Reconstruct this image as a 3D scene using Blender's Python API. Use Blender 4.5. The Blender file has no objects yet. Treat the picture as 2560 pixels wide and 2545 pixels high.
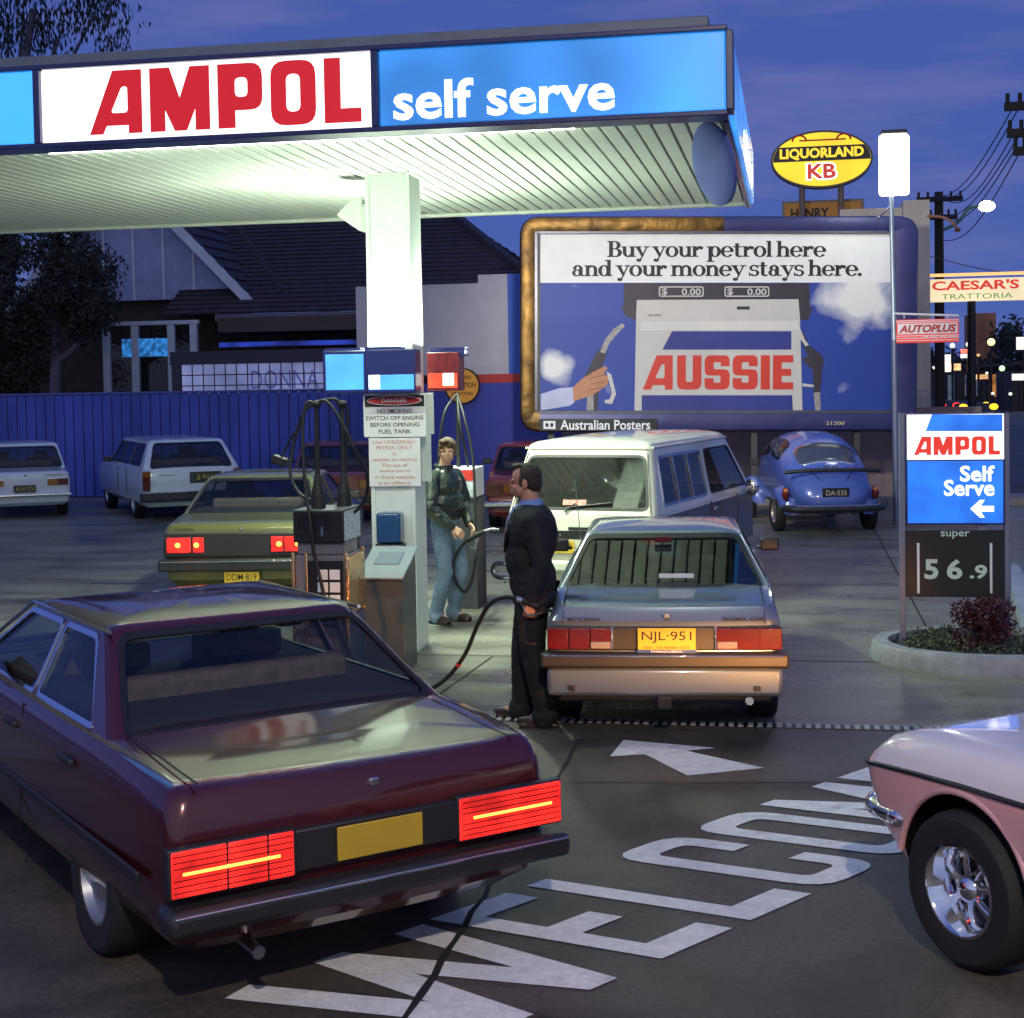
import bpy, bmesh, math, random
from mathutils import Vector, Matrix
random.seed(7)
V = Vector
R = math.radians
scene = bpy.context.scene
COL = scene.collection

# ------------------------------------------------------------------ camera
CH, CF, YAW, PIT, ROLL = 2.35, 3800.0, R(10.5), R(2.4), 0.0173
SHIFT = -0.06181
cf = V((-math.sin(YAW) * math.cos(PIT), math.cos(YAW) * math.cos(PIT), -math.sin(PIT)))
cr0 = V((math.cos(YAW), math.sin(YAW), 0))
cu0 = cr0.cross(cf)
cr = cr0 * math.cos(ROLL) - cu0 * math.sin(ROLL)
cu = cu0 * math.cos(ROLL) + cr0 * math.sin(ROLL)
cam_data = bpy.data.cameras.new('camera')
cam_data.sensor_width = 36
cam_data.sensor_fit = 'HORIZONTAL'
cam_data.lens = 36 * CF / 2560
cam_data.shift_y = SHIFT
cam_data.clip_end = 3000
cam = bpy.data.objects.new('camera', cam_data)
COL.objects.link(cam)
cam.matrix_world = Matrix(((cr.x, cu.x, -cf.x, 0), (cr.y, cu.y, -cf.y, 0), (cr.z, cu.z, -cf.z, CH), (0, 0, 0, 1)))
scene.camera = cam

def at(x, y, Y=None, z=0.0):
    """a photo pixel (2560 wide) as a world point: on the plane Y=..., or on the level z=..."""
    d = cf + cr * ((x - 1280) / CF) + cu * ((1272.5 - y) / CF + SHIFT * 2560 / CF)
    t = Y / d.y if Y is not None else (z - CH) / d.z
    return V((0, 0, CH)) + d * t

# ------------------------------------------------------------------ sky and exposure
SKY_TOP, SKY_LOW, SKY_BACK = (0.047, 0.084, 0.325), (0.062, 0.108, 0.36), (0.29, 0.34, 0.54)
SKY_STRENGTH = 1.0
world = bpy.data.worlds.new('World')
scene.world = world
world.use_nodes = True
nt = world.node_tree
nt.nodes.clear()
def wn(t, **k):
    n = nt.nodes.new(t)
    for a, b in k.items():
        setattr(n, a, b)
    return n
wo = wn('ShaderNodeOutputWorld'); wb = wn('ShaderNodeBackground'); tc = wn('ShaderNodeTexCoord'); sx = wn('ShaderNodeSeparateXYZ')
nt.links.new(tc.outputs['Generated'], sx.inputs[0])
rz = wn('ShaderNodeValToRGB')
rz.color_ramp.elements[0].position = 0.0; rz.color_ramp.elements[0].color = (*SKY_LOW, 1)
rz.color_ramp.elements[1].position = 0.35; rz.color_ramp.elements[1].color = (*SKY_TOP, 1)
nt.links.new(sx.outputs['Z'], rz.inputs[0])
# afterglow in the western sky, behind the photographer
ry = wn('ShaderNodeMapRange'); ry.inputs['From Min'].default_value = 0.15; ry.inputs['From Max'].default_value = -0.8
nt.links.new(sx.outputs['Y'], ry.inputs['Value'])
m1 = wn('ShaderNodeMix', data_type='RGBA'); m1.inputs['B'].default_value = (*SKY_BACK, 1)
nt.links.new(ry.outputs['Result'], m1.inputs['Factor']); nt.links.new(rz.outputs['Color'], m1.inputs['A'])
# long dusk cloud streaks
mp = wn('ShaderNodeMapping'); mp.inputs['Scale'].default_value = (3.0, 3.0, 17.0)
nz = wn('ShaderNodeTexNoise'); nz.inputs['Scale'].default_value = 1.6; nz.inputs['Detail'].default_value = 6; nz.inputs['Roughness'].default_value = 0.55
nt.links.new(tc.outputs['Generated'], mp.inputs['Vector']); nt.links.new(mp.outputs['Vector'], nz.inputs['Vector'])
cr_ = wn('ShaderNodeValToRGB')
cr_.color_ramp.elements[0].position = 0.50; cr_.color_ramp.elements[0].color = (0, 0, 0, 1)
cr_.color_ramp.elements[1].position = 0.72; cr_.color_ramp.elements[1].color = (0.6, 0.6, 0.6, 1)
nt.links.new(nz.outputs['Fac'], cr_.inputs[0])
m2 = wn('ShaderNodeMix', data_type='RGBA'); m2.inputs['B'].default_value = (0.150, 0.160, 0.38, 1)
nt.links.new(cr_.outputs['Color'], m2.inputs['Factor']); nt.links.new(m1.outputs['Result'], m2.inputs['A'])
wb.inputs['Strength'].default_value = SKY_STRENGTH
nt.links.new(m2.outputs['Result'], wb.inputs['Color']); nt.links.new(wb.outputs[0], wo.inputs[0])

scene.view_settings.view_transform = 'Standard'
scene.view_settings.look = 'None'
scene.view_settings.exposure = 0.22
scene.view_settings.gamma = 1
scene.render.engine = 'CYCLES'
scene.cycles.use_denoising = True
scene.cycles.max_bounces = 8
scene.cycles.sample_clamp_indirect = 6

# ------------------------------------------------------------------ materials
def hexc(h):
    h = h.lstrip('#'); o = []
    for i in (0, 2, 4):
        c = int(h[i:i + 2], 16) / 255
        o.append(c / 12.92 if c <= 0.04045 else ((c + 0.055) / 1.055) ** 2.4)
    return tuple(o)

def mat(name, color=(0.5, 0.5, 0.5), rough=0.5, metal=0.0, coat=0.0, ior=1.5, emit=None, es=0.0, var=0.12, vscale=3.0,
        bump=0.0, bscale=40.0, rvar=0.0, trans=0.0, alpha=1.0, evar=0.0, evs=1.5, coords='Object', stretch=(1, 1, 1), color2=None):
    if isinstance(color, str): color = hexc(color)
    if isinstance(emit, str): emit = hexc(emit)
    if isinstance(color2, str): color2 = hexc(color2)
    m = bpy.data.materials.new(name)
    m.use_nodes = True
    t = m.node_tree; n = t.nodes; L = t.links
    b = n['Principled BSDF']
    b.inputs['Base Color'].default_value = (*color, 1)
    b.inputs['Roughness'].default_value = rough
    b.inputs['Metallic'].default_value = metal
    b.inputs['IOR'].default_value = ior
    b.inputs['Coat Weight'].default_value = coat
    b.inputs['Coat Roughness'].default_value = 0.06
    b.inputs['Transmission Weight'].default_value = trans
    b.inputs['Alpha'].default_value = alpha
    tcn = n.new('ShaderNodeTexCoord'); mpn = n.new('ShaderNodeMapping'); mpn.inputs['Scale'].default_value = stretch
    L.new(tcn.outputs[coords], mpn.inputs['Vector'])
    if var > 0 or rvar > 0:
        a = n.new('ShaderNodeTexNoise'); a.inputs['Scale'].default_value = vscale; a.inputs['Detail'].default_value = 7; a.inputs['Roughness'].default_value = 0.62
        L.new(mpn.outputs[0], a.inputs['Vector'])
        mx = n.new('ShaderNodeMix'); mx.data_type = 'RGBA'
        mr = n.new('ShaderNodeMapRange'); mr.inputs['From Min'].default_value = 0.3; mr.inputs['From Max'].default_value = 0.7
        L.new(a.outputs['Fac'], mr.inputs['Value']); L.new(mr.outputs['Result'], mx.inputs['Factor'])
        c2 = color2 or tuple(min(1, c * (1 + var)) for c in color)
        mx.inputs['A'].default_value = (*[c * (1 - var) for c in color], 1); mx.inputs['B'].default_value = (*c2, 1)
        L.new(mx.outputs['Result'], b.inputs['Base Color'])
        if rvar > 0:
            rr = n.new('ShaderNodeMapRange'); rr.inputs['From Min'].default_value = 0.3; rr.inputs['From Max'].default_value = 0.7
            rr.inputs['To Min'].default_value = max(0.02, rough - rvar); rr.inputs['To Max'].default_value = min(1, rough + rvar)
            L.new(a.outputs['Fac'], rr.inputs['Value']); L.new(rr.outputs['Result'], b.inputs['Roughness'])
    if bump > 0:
        bn = n.new('ShaderNodeTexNoise'); bn.inputs['Scale'].default_value = bscale; bn.inputs['Detail'].default_value = 5
        L.new(mpn.outputs[0], bn.inputs['Vector'])
        bp = n.new('ShaderNodeBump'); bp.inputs['Strength'].default_value = bump; bp.inputs['Distance'].default_value = 0.02
        L.new(bn.outputs['Fac'], bp.inputs['Height']); L.new(bp.outputs['Normal'], b.inputs['Normal'])
    if emit is not None:
        b.inputs['Emission Color'].default_value = (*emit, 1)
        b.inputs['Emission Strength'].default_value = es
        if evar > 0:
            en = n.new('ShaderNodeTexNoise'); en.inputs['Scale'].default_value = evs; en.inputs['Detail'].default_value = 1.5
            L.new(mpn.outputs[0], en.inputs['Vector'])
            er = n.new('ShaderNodeMapRange'); er.inputs['From Min'].default_value = 0.35; er.inputs['From Max'].default_value = 0.68
            er.inputs['To Min'].default_value = es * (1 - evar); er.inputs['To Max'].default_value = es * (1 + evar)
            L.new(en.outputs['Fac'], er.inputs['Value']); L.new(er.outputs['Result'], b.inputs['Emission Strength'])
    return m

# ------------------------------------------------------------------ mesh builder
def smooth_mesh(me, ang):
    me.polygons.foreach_set('use_smooth', [True] * len(me.polygons))
    me.set_sharp_from_angle(angle=R(ang))

class MB:
    def __init__(self):
        self.v = []; self.f = []; self.m = []
    def add(self, vs, fs, mi=0, M=None):
        o = len(self.v)
        self.v += [(M @ V(p)) if M else V(p) for p in vs]
        for f in fs:
            self.f.append([i + o for i in f]); self.m.append(mi)
        return self
    def box(self, c, s, mi=0, M=None, rot=None):
        x, y, z = s[0] / 2, s[1] / 2, s[2] / 2
        T = Matrix.Translation(V(c))
        if rot: T = T @ rot.to_4x4()
        if M: T = M @ T
        p = [(-x, -y, -z), (x, -y, -z), (x, y, -z), (-x, y, -z), (-x, -y, z), (x, -y, z), (x, y, z), (-x, y, z)]
        return self.add(p, [(3, 2, 1, 0), (4, 5, 6, 7), (0, 1, 5, 4), (1, 2, 6, 5), (2, 3, 7, 6), (3, 0, 4, 7)], mi, T)
    def b2(self, lo, hi, mi=0, M=None):
        return self.box([(a + b) / 2 for a, b in zip(lo, hi)], [abs(b - a) for a, b in zip(lo, hi)], mi, M)
    def cyl(self, a, b, r, r2=None, n=16, mi=0, M=None):
        a, b = V(a), V(b); r2 = r if r2 is None else r2
        d = (b - a).normalized(); u = d.orthogonal().normalized(); w = d.cross(u)
        vs = []
        for c, rr in ((a, r), (b, r2)):
            for i in range(n):
                t = 2 * math.pi * i / n
                vs.append(c + (u * math.cos(t) + w * math.sin(t)) * rr)
        fs = [(i, (i + 1) % n, n + (i + 1) % n, n + i) for i in range(n)] + [tuple(range(n))[::-1], tuple(range(n, 2 * n))]
        return self.add(vs, fs, mi, M)
    def bar(self, a, b, w, t, up=(0, 0, 1), mi=0):
        a, b = V(a), V(b); d = (b - a); l = d.length; d.normalize()
        s = d.cross(V(up)).normalized(); u = s.cross(d)
        M = Matrix(((s.x, d.x, u.x, 0), (s.y, d.y, u.y, 0), (s.z, d.z, u.z, 0), (0, 0, 0, 1)))
        return self.box((0, 0, 0), (w, l, t), mi, Matrix.Translation((a + b) / 2) @ M)
    def tube(self, pts, r, n=8, mi=0, rs=None):
        pts = [V(p) for p in pts]; k = len(pts); u = None; vs = []
        for i, p in enumerate(pts):
            d = (pts[min(i + 1, k - 1)] - pts[max(i - 1, 0)]).normalized()
            u = d.orthogonal().normalized() if u is None else (u - d * u.dot(d)).normalized()
            w = d.cross(u); rr = rs[i] if rs else r
            for j in range(n):
                t = 2 * math.pi * j / n
                vs.append(p + (u * math.cos(t) + w * math.sin(t)) * rr)
        fs = [(i * n + j, i * n + (j + 1) % n, (i + 1) * n + (j + 1) % n, (i + 1) * n + j) for i in range(k - 1) for j in range(n)]
        fs += [tuple(range(n))[::-1], tuple(range((k - 1) * n, k * n))]
        return self.add(vs, fs, mi)
    def ell(self, c, r, n=14, mi=0, rot=None):
        if not hasattr(r, '__len__'): r = (r, r, r)
        h = n // 2; vs = []; fs = []
        for i in range(h + 1):
            a = math.pi * i / h
            for j in range(n):
                t = 2 * math.pi * j / n
                vs.append(V((r[0] * math.sin(a) * math.cos(t), r[1] * math.sin(a) * math.sin(t), r[2] * math.cos(a))))
        for i in range(h):
            for j in range(n):
                fs.append((i * n + j, (i + 1) * n + j, (i + 1) * n + (j + 1) % n, i * n + (j + 1) % n))
        T = Matrix.Translation(V(c))
        if rot: T = T @ rot.to_4x4()
        return self.add(vs, fs, mi, T)
    def cap(self, a, b, ra, rb, n=12):
        a, b = V(a), V(b)
        self.cyl(a, b, ra, rb, n); self.ell(a, ra, n); self.ell(b, rb, n)
        return self
    def poly(self, pts, depth, M=None, mi=0):
        """2-D outline in x,z (front at y=0), depth going to +y"""
        n = len(pts)
        vs = [(x, 0, z) for x, z in pts] + [(x, depth, z) for x, z in pts]
        a = sum(pts[i][0] * pts[(i + 1) % n][1] - pts[(i + 1) % n][0] * pts[i][1] for i in range(n))
        idx = list(range(n)) if a > 0 else list(range(n))[::-1]
        fs = [tuple(idx), tuple(i + n for i in idx[::-1])]
        fs += [(idx[(i + 1) % n], idx[i], idx[i] + n, idx[(i + 1) % n] + n) for i in range(n)]
        return self.add(vs, fs, mi, M)
    def lathe(self, prof, o=(0, 0, 0), axis=(1, 0, 0), n=32, mi=0, mis=None):
        ax = V(axis).normalized(); u = ax.orthogonal().normalized(); w = ax.cross(u); o = V(o)
        k = len(prof); base = len(self.v)
        for r, h in prof:
            for j in range(n):
                t = 2 * math.pi * j / n
                self.v.append(o + ax * h + (u * math.cos(t) + w * math.sin(t)) * max(r, 1e-5))
        for i in range(k - 1):
            for j in range(n):
                self.f.append([base + i * n + j, base + i * n + (j + 1) % n, base + (i + 1) * n + (j + 1) % n, base + (i + 1) * n + j])
                self.m.append(mis[i] if mis else mi)
        return self
    def rings(self, rs, mi=0, closed=True):
        n = len(rs[0]); vs = [p for r in rs for p in r]
        fs = [(i * n + j, i * n + (j + 1) % n, (i + 1) * n + (j + 1) % n, (i + 1) * n + j) for i in range(len(rs) - 1) for j in range(n if closed else n - 1)]
        return self.add(vs, fs, mi)
    def mesh(self, name, mats):
        me = bpy.data.meshes.new(name)
        me.from_pydata([tuple(p) for p in self.v], [], self.f)
        for q in (mats if isinstance(mats, (list, tuple)) else [mats]): me.materials.append(q)
        me.polygons.foreach_set('material_index', self.m)
        return me
    def build(self, name, mats, parent=None, smooth=None, bevel=0, recalc=True, segs=2):
        me = self.mesh(name, mats)
        if recalc:
            bm = bmesh.new(); bm.from_mesh(me); bmesh.ops.recalc_face_normals(bm, faces=bm.faces); bm.to_mesh(me); bm.free()
        if smooth: smooth_mesh(me, smooth)
        o = bpy.data.objects.new(name, me); COL.objects.link(o)
        if parent: o.parent = parent
        if bevel:
            md = o.modifiers.new('bevel', 'BEVEL'); md.width = bevel; md.segments = segs; md.limit_method = 'ANGLE'; md.angle_limit = R(40)
            if not smooth: smooth_mesh(me, 40)
        return o

def thing(name, label, cat, loc=(0, 0, 0), rz=0.0, group=None, rot=None):
    o = bpy.data.objects.new(name, None); COL.objects.link(o)
    o.empty_display_size = 0.2
    o.location = loc; o.rotation_euler = rot or (0, 0, rz)
    return tag(o, label, cat, group)
def tag(o, label, cat, group=None):
    o['label'] = label; o['category'] = cat
    if group: o['group'] = group
    return o
def struct(o):
    o['kind'] = 'structure'; return o
def children(o):
    return [c for c in bpy.data.objects if c.parent == o]
def copy_tree(o, parent=None):
    c = o.copy(); COL.objects.link(c)
    if parent: c.parent = parent
    for ch in children(o): copy_tree(ch, c)
    return c

# ------------------------------------------------------------------ 2-D outlines and lettering
def rnd(pts, r, seg=4):
    """round the corners of a 2-D outline; r may be one radius or one per corner"""
    n = len(pts); out = []
    for i in range(n):
        p = V((*pts[i], 0)); a = V((*pts[i - 1], 0)); b = V((*pts[(i + 1) % n], 0))
        rr = r[i] if hasattr(r, '__len__') else r
        if rr <= 0: out.append((p.x, p.y)); continue
        da, db = (a - p), (b - p); k = min(rr, da.length * 0.49, db.length * 0.49)
        s, e = p + da.normalized() * k, p + db.normalized() * k
        for j in range(seg + 1):
            t = j / seg
            q = s * (1 - t) ** 2 + p * 2 * t * (1 - t) + e * t * t
            out.append((q.x, q.y))
    return out
def rrect(x0, z0, x1, z1, r, seg=4):
    return rnd([(x0, z0), (x1, z0), (x1, z1), (x0, z1)], r, seg)

def loops_mesh(loops):
    cu = bpy.data.curves.new('outline', 'CURVE'); cu.dimensions = '2D'; cu.fill_mode = 'BOTH'
    for lp in loops:
        s = cu.splines.new('POLY'); s.points.add(len(lp) - 1); s.use_cyclic_u = True
        for p, q in zip(s.points, lp): p.co = (q[0], q[1], 0, 1)
    o = bpy.data.objects.new('outline', cu); me = bpy.data.meshes.new_from_object(o)
    bpy.data.objects.remove(o); bpy.data.curves.remove(cu)
    return me
def text_mesh(s, bold=0.0, shear=0.0, space=1.0):
    cu = bpy.data.curves.new('writing', 'FONT'); cu.body = s; cu.offset = bold; cu.shear = shear; cu.space_character = space; cu.resolution_u = 3
    o = bpy.data.objects.new('writing', cu); me = bpy.data.meshes.new_from_object(o)
    bpy.data.objects.remove(o); bpy.data.curves.remove(cu)
    return me
FRONT = Matrix(((1, 0, 0, 0), (0, 0, -1, 0), (0, 1, 0, 0), (0, 0, 0, 1)))   # text x,y -> x,z facing -y
def place_mesh(me, name, m, parent, M, box=None, center=True, kind=None):
    """fit a flat mesh into box (w,h) centred on M's origin (M maps x,y,z with z the outward normal)"""
    co = [v.co.copy() for v in me.vertices]
    if not co: return None
    x0, x1 = min(c.x for c in co), max(c.x for c in co); y0, y1 = min(c.y for c in co), max(c.y for c in co)
    w, h = box
    sy = (h / (y1 - y0)) if h else w / (x1 - x0)
    sx_ = (w / (x1 - x0)) if w else sy
    for v, c in zip(me.vertices, co):
        v.co = M @ V(((c.x - (x0 + x1) / 2) * sx_, (c.y - (y0 + y1) / 2) * sy, c.z * sy))
    me.name = name; me.materials.clear(); me.materials.append(m)
    o = bpy.data.objects.new(name, me); COL.objects.link(o)
    if parent: o.parent = parent
    return o
def write(s, m, parent, c, w, h, bold=0.0, shear=0.0, M=None, name='lettering', space=1.0):
    """lettering on a face that looks to -y of its parent, centred at c"""
    MM = M if M else Matrix.Translation(V(c)) @ FRONT
    return place_mesh(text_mesh(s, bold, shear, space), name, m, parent, MM, (w, h))

GL = {}
GL['A'] = (0.88, [[(0, 0), (.23, 0), (.29, .13), (.65, .13), (.65, 0), (.88, 0), (.88, 1), (.40, 1)], rnd([(.36, .33), (.64, .33), (.64, .74), (.55, .74)], .06)])
GL['M'] = (0.98, [[(0, 0), (.25, 0), (.25, .33), (.40, 0), (.60, 0), (.74, .33), (.74, 0), (.98, 0), (.98, 1), (.66, 1), (.49, .52), (.33, 1), (0, 1)]])
GL['P'] = (0.72, [rnd([(0, 0), (.28, 0), (.28, .27), (.72, .27), (.72, 1), (0, 1)], [0, 0, 0, .2, .2, 0]), rnd([(.28, .48), (.48, .48), (.48, .78), (.28, .78)], .08)])
GL['O'] = (0.72, [rnd([(0, 0), (.72, 0), (.72, 1), (0, 1)], .24), rnd([(.25, .21), (.47, .21), (.47, .79), (.25, .79)], .1)])
GL['L'] = (0.58, [[(0, 0), (.58, 0), (.58, .22), (.26, .22), (.26, 1), (0, 1)]])
GL['U'] = (0.72, [rnd([(0, 0), (.72, 0), (.72, 1), (.46, 1), (.46, .22), (.26, .22), (.26, 1), (0, 1)], [.2, .2, 0, 0, .06, .06, 0, 0])])
GL['S'] = (0.74, [rnd([(0, 0), (.74, 0), (.74, .59), (.27, .59), (.27, .8), (.48, .8), (.48, .68), (.74, .68), (.74, 1), (0, 1), (0, .41), (.47, .41), (.47, .2), (.27, .2), (.27, .33), (0, .33)], [.2, .2, .16, .04, .04, .04, 0, 0, .2, .2, .16, .04, .04, .04, 0, 0])])
GL['I'] = (0.27, [[(0, 0), (.27, 0), (.27, 1), (0, 1)]])
GL['E'] = (0.6, [[(0, 0), (.6, 0), (.6, .21), (.26, .21), (.26, .4), (.54, .4), (.54, .6), (.26, .6), (.26, .79), (.6, .79), (.6, 1), (0, 1)]])
def block_word(s, gap=0.12):
    x = 0; lp = []
    for i, ch in enumerate(s):
        w, ls = GL[ch]
        if s == 'AUSSIE' and ch == 'A': w = .92
        lp += [[(p[0] + x, p[1]) for p in l] for l in ls]
        x += w + gap
    return loops_mesh(lp)

# slab-serif alphabet for the poster headline, drawn stroke by stroke
def slab_text(s, space=0.1):
    mb = MB(); lv = [0]
    def q(p):
        z = 0.004 * lv[0]; lv[0] += 1
        mb.add([(a, b, z) for a, b in p], [tuple(range(len(p)))])
    def Rr(x0, y0, x1, y1): q([(x0, y0), (x1, y0), (x1, y1), (x0, y1)])
    def arc(cx, cy, rx, ry, th, tv, a0, a1, n=22):
        z = 0.004 * lv[0]; lv[0] += 1; vs = []
        for i in range(n + 1):
            t = R(a0 + (a1 - a0) * i / n); c, s_ = math.cos(t), math.sin(t)
            vs += [(cx + rx * c, cy + ry * s_, z), (cx + (rx - th) * c, cy + (ry - tv) * s_, z)]
        mb.add(vs, [(2 * i, 2 * i + 2, 2 * i + 3, 2 * i + 1) for i in range(n)])
    def ball(cx, cy, r): q([(cx + r * math.cos(R(a)), cy + r * math.sin(R(a))) for a in range(0, 360, 24)])
    x = 0
    def g(ch, x):
        R_ = lambda a, b, c, d: Rr(a + x, b, c + x, d)
        A_ = lambda cx, *k: arc(cx + x, *k)
        B_ = lambda cx, cy, r: ball(cx + x, cy, r)
        if ch in 'nhm':
            top = 1.5 if ch == 'h' else 1
            R_(.1, 0, .37, top); R_(-.02, top - .11, .2, top); R_(-.02, 0, .49, .11)
            A_(.56, .6, .4, .42, .27, .16, 0, 150); R_(.69, 0, .96, .61); R_(.57, 0, 1.08, .11)
            if ch == 'm':
                A_(1.15, .6, .4, .42, .27, .16, 0, 150); R_(1.28, 0, 1.55, .61); R_(1.16, 0, 1.67, .11); return 1.67
            return 1.06
        if ch == 'u':
            R_(.1, .38, .37, 1); R_(-.02, .89, .2, 1); A_(.5, .4, .4, .42, .27, .14, 180, 330); R_(.69, 0, .96, 1); R_(.57, .89, .8, 1); R_(.8, 0, 1.08, .11); return 1.06
        if ch == 'o': A_(.5, .5, .5, .53, .28, .1, 0, 360); return 1.0
        if ch == 'e': A_(.5, .5, .5, .53, .28, .1, 4, 325); R_(.18, .45, .97, .56); return .98
        if ch == 'a': R_(.54, .1, .81, .68); A_(.44, .66, .37, .37, .27, .12, 0, 155); B_(.2, .72, .13); A_(.38, .3, .38, .33, .25, .1, 0, 360); R_(.66, 0, 1.0, .11); return .98
        if ch == 'd': A_(.45, .5, .45, .53, .28, .1, 0, 360); R_(.68, 0, .95, 1.5); R_(.5, 1.39, .8, 1.5); R_(.8, 0, 1.07, .11); return 1.05
        if ch == 'p': R_(.12, -.45, .39, 1); R_(-.02, .89, .2, 1); R_(-.02, -.47, .55, -.36); A_(.62, .5, .45, .53, .28, .1, 0, 360); return 1.08
        if ch == 'y':
            q([(x + .02, 1), (x + .34, 1), (x + .68, .12), (x + .52, -.02)]); q([(x + .86, 1), (x + .98, 1), (x + .46, -.3), (x + .34, -.28)]); R_(-.06, .89, .48, 1); R_(.64, .89, 1.1, 1); B_(.24, -.3, .15); A_(.3, -.26, .2, .2, .1, .1, 240, 360); return 1.02
        if ch == 'r': R_(.1, 0, .37, 1); R_(-.02, .89, .2, 1); R_(-.02, 0, .52, .11); A_(.62, .62, .36, .4, .27, .16, 80, 180); B_(.72, .84, .16); return .86
        if ch == 't': R_(.16, .2, .43, 1.28); R_(0, .89, .64, 1); A_(.46, .24, .3, .27, .27, .12, 180, 325); return .74
        if ch == 'l': R_(.1, 0, .37, 1.5); R_(-.02, 1.39, .2, 1.5); R_(-.02, 0, .49, .11); return .48
        if ch == 's': A_(.38, .74, .35, .29, .2, .12, 20, 275); A_(.4, .28, .38, .31, .22, .12, -160, 100); R_(.0, 0, .1, .33); R_(.62, .68, .71, 1.02); return .78
        if ch == 'B': R_(.12, 0, .42, 1.5); R_(-.02, 0, .6, .11); R_(-.02, 1.39, .6, 1.5); A_(.58, 1.11, .42, .39, .29, .11, -90, 90); A_(.6, .4, .5, .42, .3, .11, -90, 90); R_(.4, .71, .66, .82); return 1.1
        if ch == '.': B_(.15, .13, .16); return .3
        return .36
    for ch in s:
        lv[0] = 0
        x += g(ch, x) + space
    me = mb.mesh('slab', [])
    return me
# ------------------------------------------------------------------ common materials
M = {}
M['asphalt'] = mat('asphalt', (0.072, 0.062, 0.054), 0.58, var=0.5, vscale=1.0, bump=0.35, bscale=160, rvar=0.12)
M['concrete'] = mat('concrete', (0.165, 0.160, 0.130), 0.40, var=0.4, vscale=1.1, bump=0.12, bscale=60, rvar=0.24, stretch=(.3, 1.5, 1))
M['drive'] = mat('drive', (0.082, 0.072, 0.062), 0.5, var=0.4, vscale=0.9, bump=0.2, bscale=120, rvar=0.16)
M['paintline'] = mat('paintline', (0.70, 0.71, 0.72), 0.6, var=0.12, vscale=9, bump=0.2, bscale=120)
M['joint'] = mat('joint', (0.012, 0.012, 0.012), 0.9)
M['soffit'] = mat('soffit', (0.78, 0.82, 0.76), 0.38, var=0.05)
M['colpaint'] = mat('colpaint', (0.66, 0.72, 0.68), 0.42, var=0.08, vscale=2, rvar=0.1)
M['navy'] = mat('navy', (0.012, 0.016, 0.12), 0.35, coat=0.4)
M['roofmetal'] = mat('roofmetal', (0.16, 0.19, 0.24), 0.5, var=0.15)
M['black'] = mat('black', (0.006, 0.006, 0.007), 0.45)
M['rubber'] = mat('rubber', (0.010, 0.010, 0.011), 0.62, bump=0.1)
M['dkgrey'] = mat('dkgrey', (0.05, 0.05, 0.055), 0.5)
M['grey'] = mat('grey', (0.22, 0.23, 0.25), 0.45)
M['steel'] = mat('steel', (0.55, 0.56, 0.58), 0.28, metal=1.0, rvar=0.08)
M['chrome'] = mat('chrome', (0.85, 0.85, 0.87), 0.07, metal=1.0, var=0.02)
M['bronze'] = mat('bronze', (0.66, 0.42, 0.22), 0.30, metal=1.0, rvar=0.12, var=0.2)
M['white'] = mat('white', (0.74, 0.75, 0.74), 0.5, var=0.06)
M['whiteink'] = mat('whiteink', (0.8, 0.8, 0.8), 0.5, var=0)
M['blackink'] = mat('blackink', (0.012, 0.011, 0.011), 0.6, var=0)
M['redink'] = mat('redink', (0.52, 0.030, 0.022), 0.5, var=0.05)
M['redletter'] = mat('redletter', (0.5, 0.02, 0.03), 0.4, emit=(0.58, 0.004, 0.010), es=0.62, var=0)
M['redlit'] = mat('redlit', (0.5, 0.02, 0.02), 0.4, emit=(0.66, 0.035, 0.018), es=0.8, var=0)
M['litwhite'] = mat('litwhite', (0.8, 0.8, 0.8), 0.3, emit=(1.0, 0.97, 0.90), es=1.35, evar=0.1, evs=0.8)
M['litblue'] = mat('litblue', (0.05, 0.25, 0.7), 0.25, coat=0.5, emit=(0.035, 0.29, 0.84), es=0.9, evar=0.55, evs=0.8)
M['litwhiteletter'] = mat('litwhiteletter', (0.8, 0.8, 0.8), 0.3, emit=(0.95, 0.97, 1.0), es=1.3, var=0)

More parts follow.
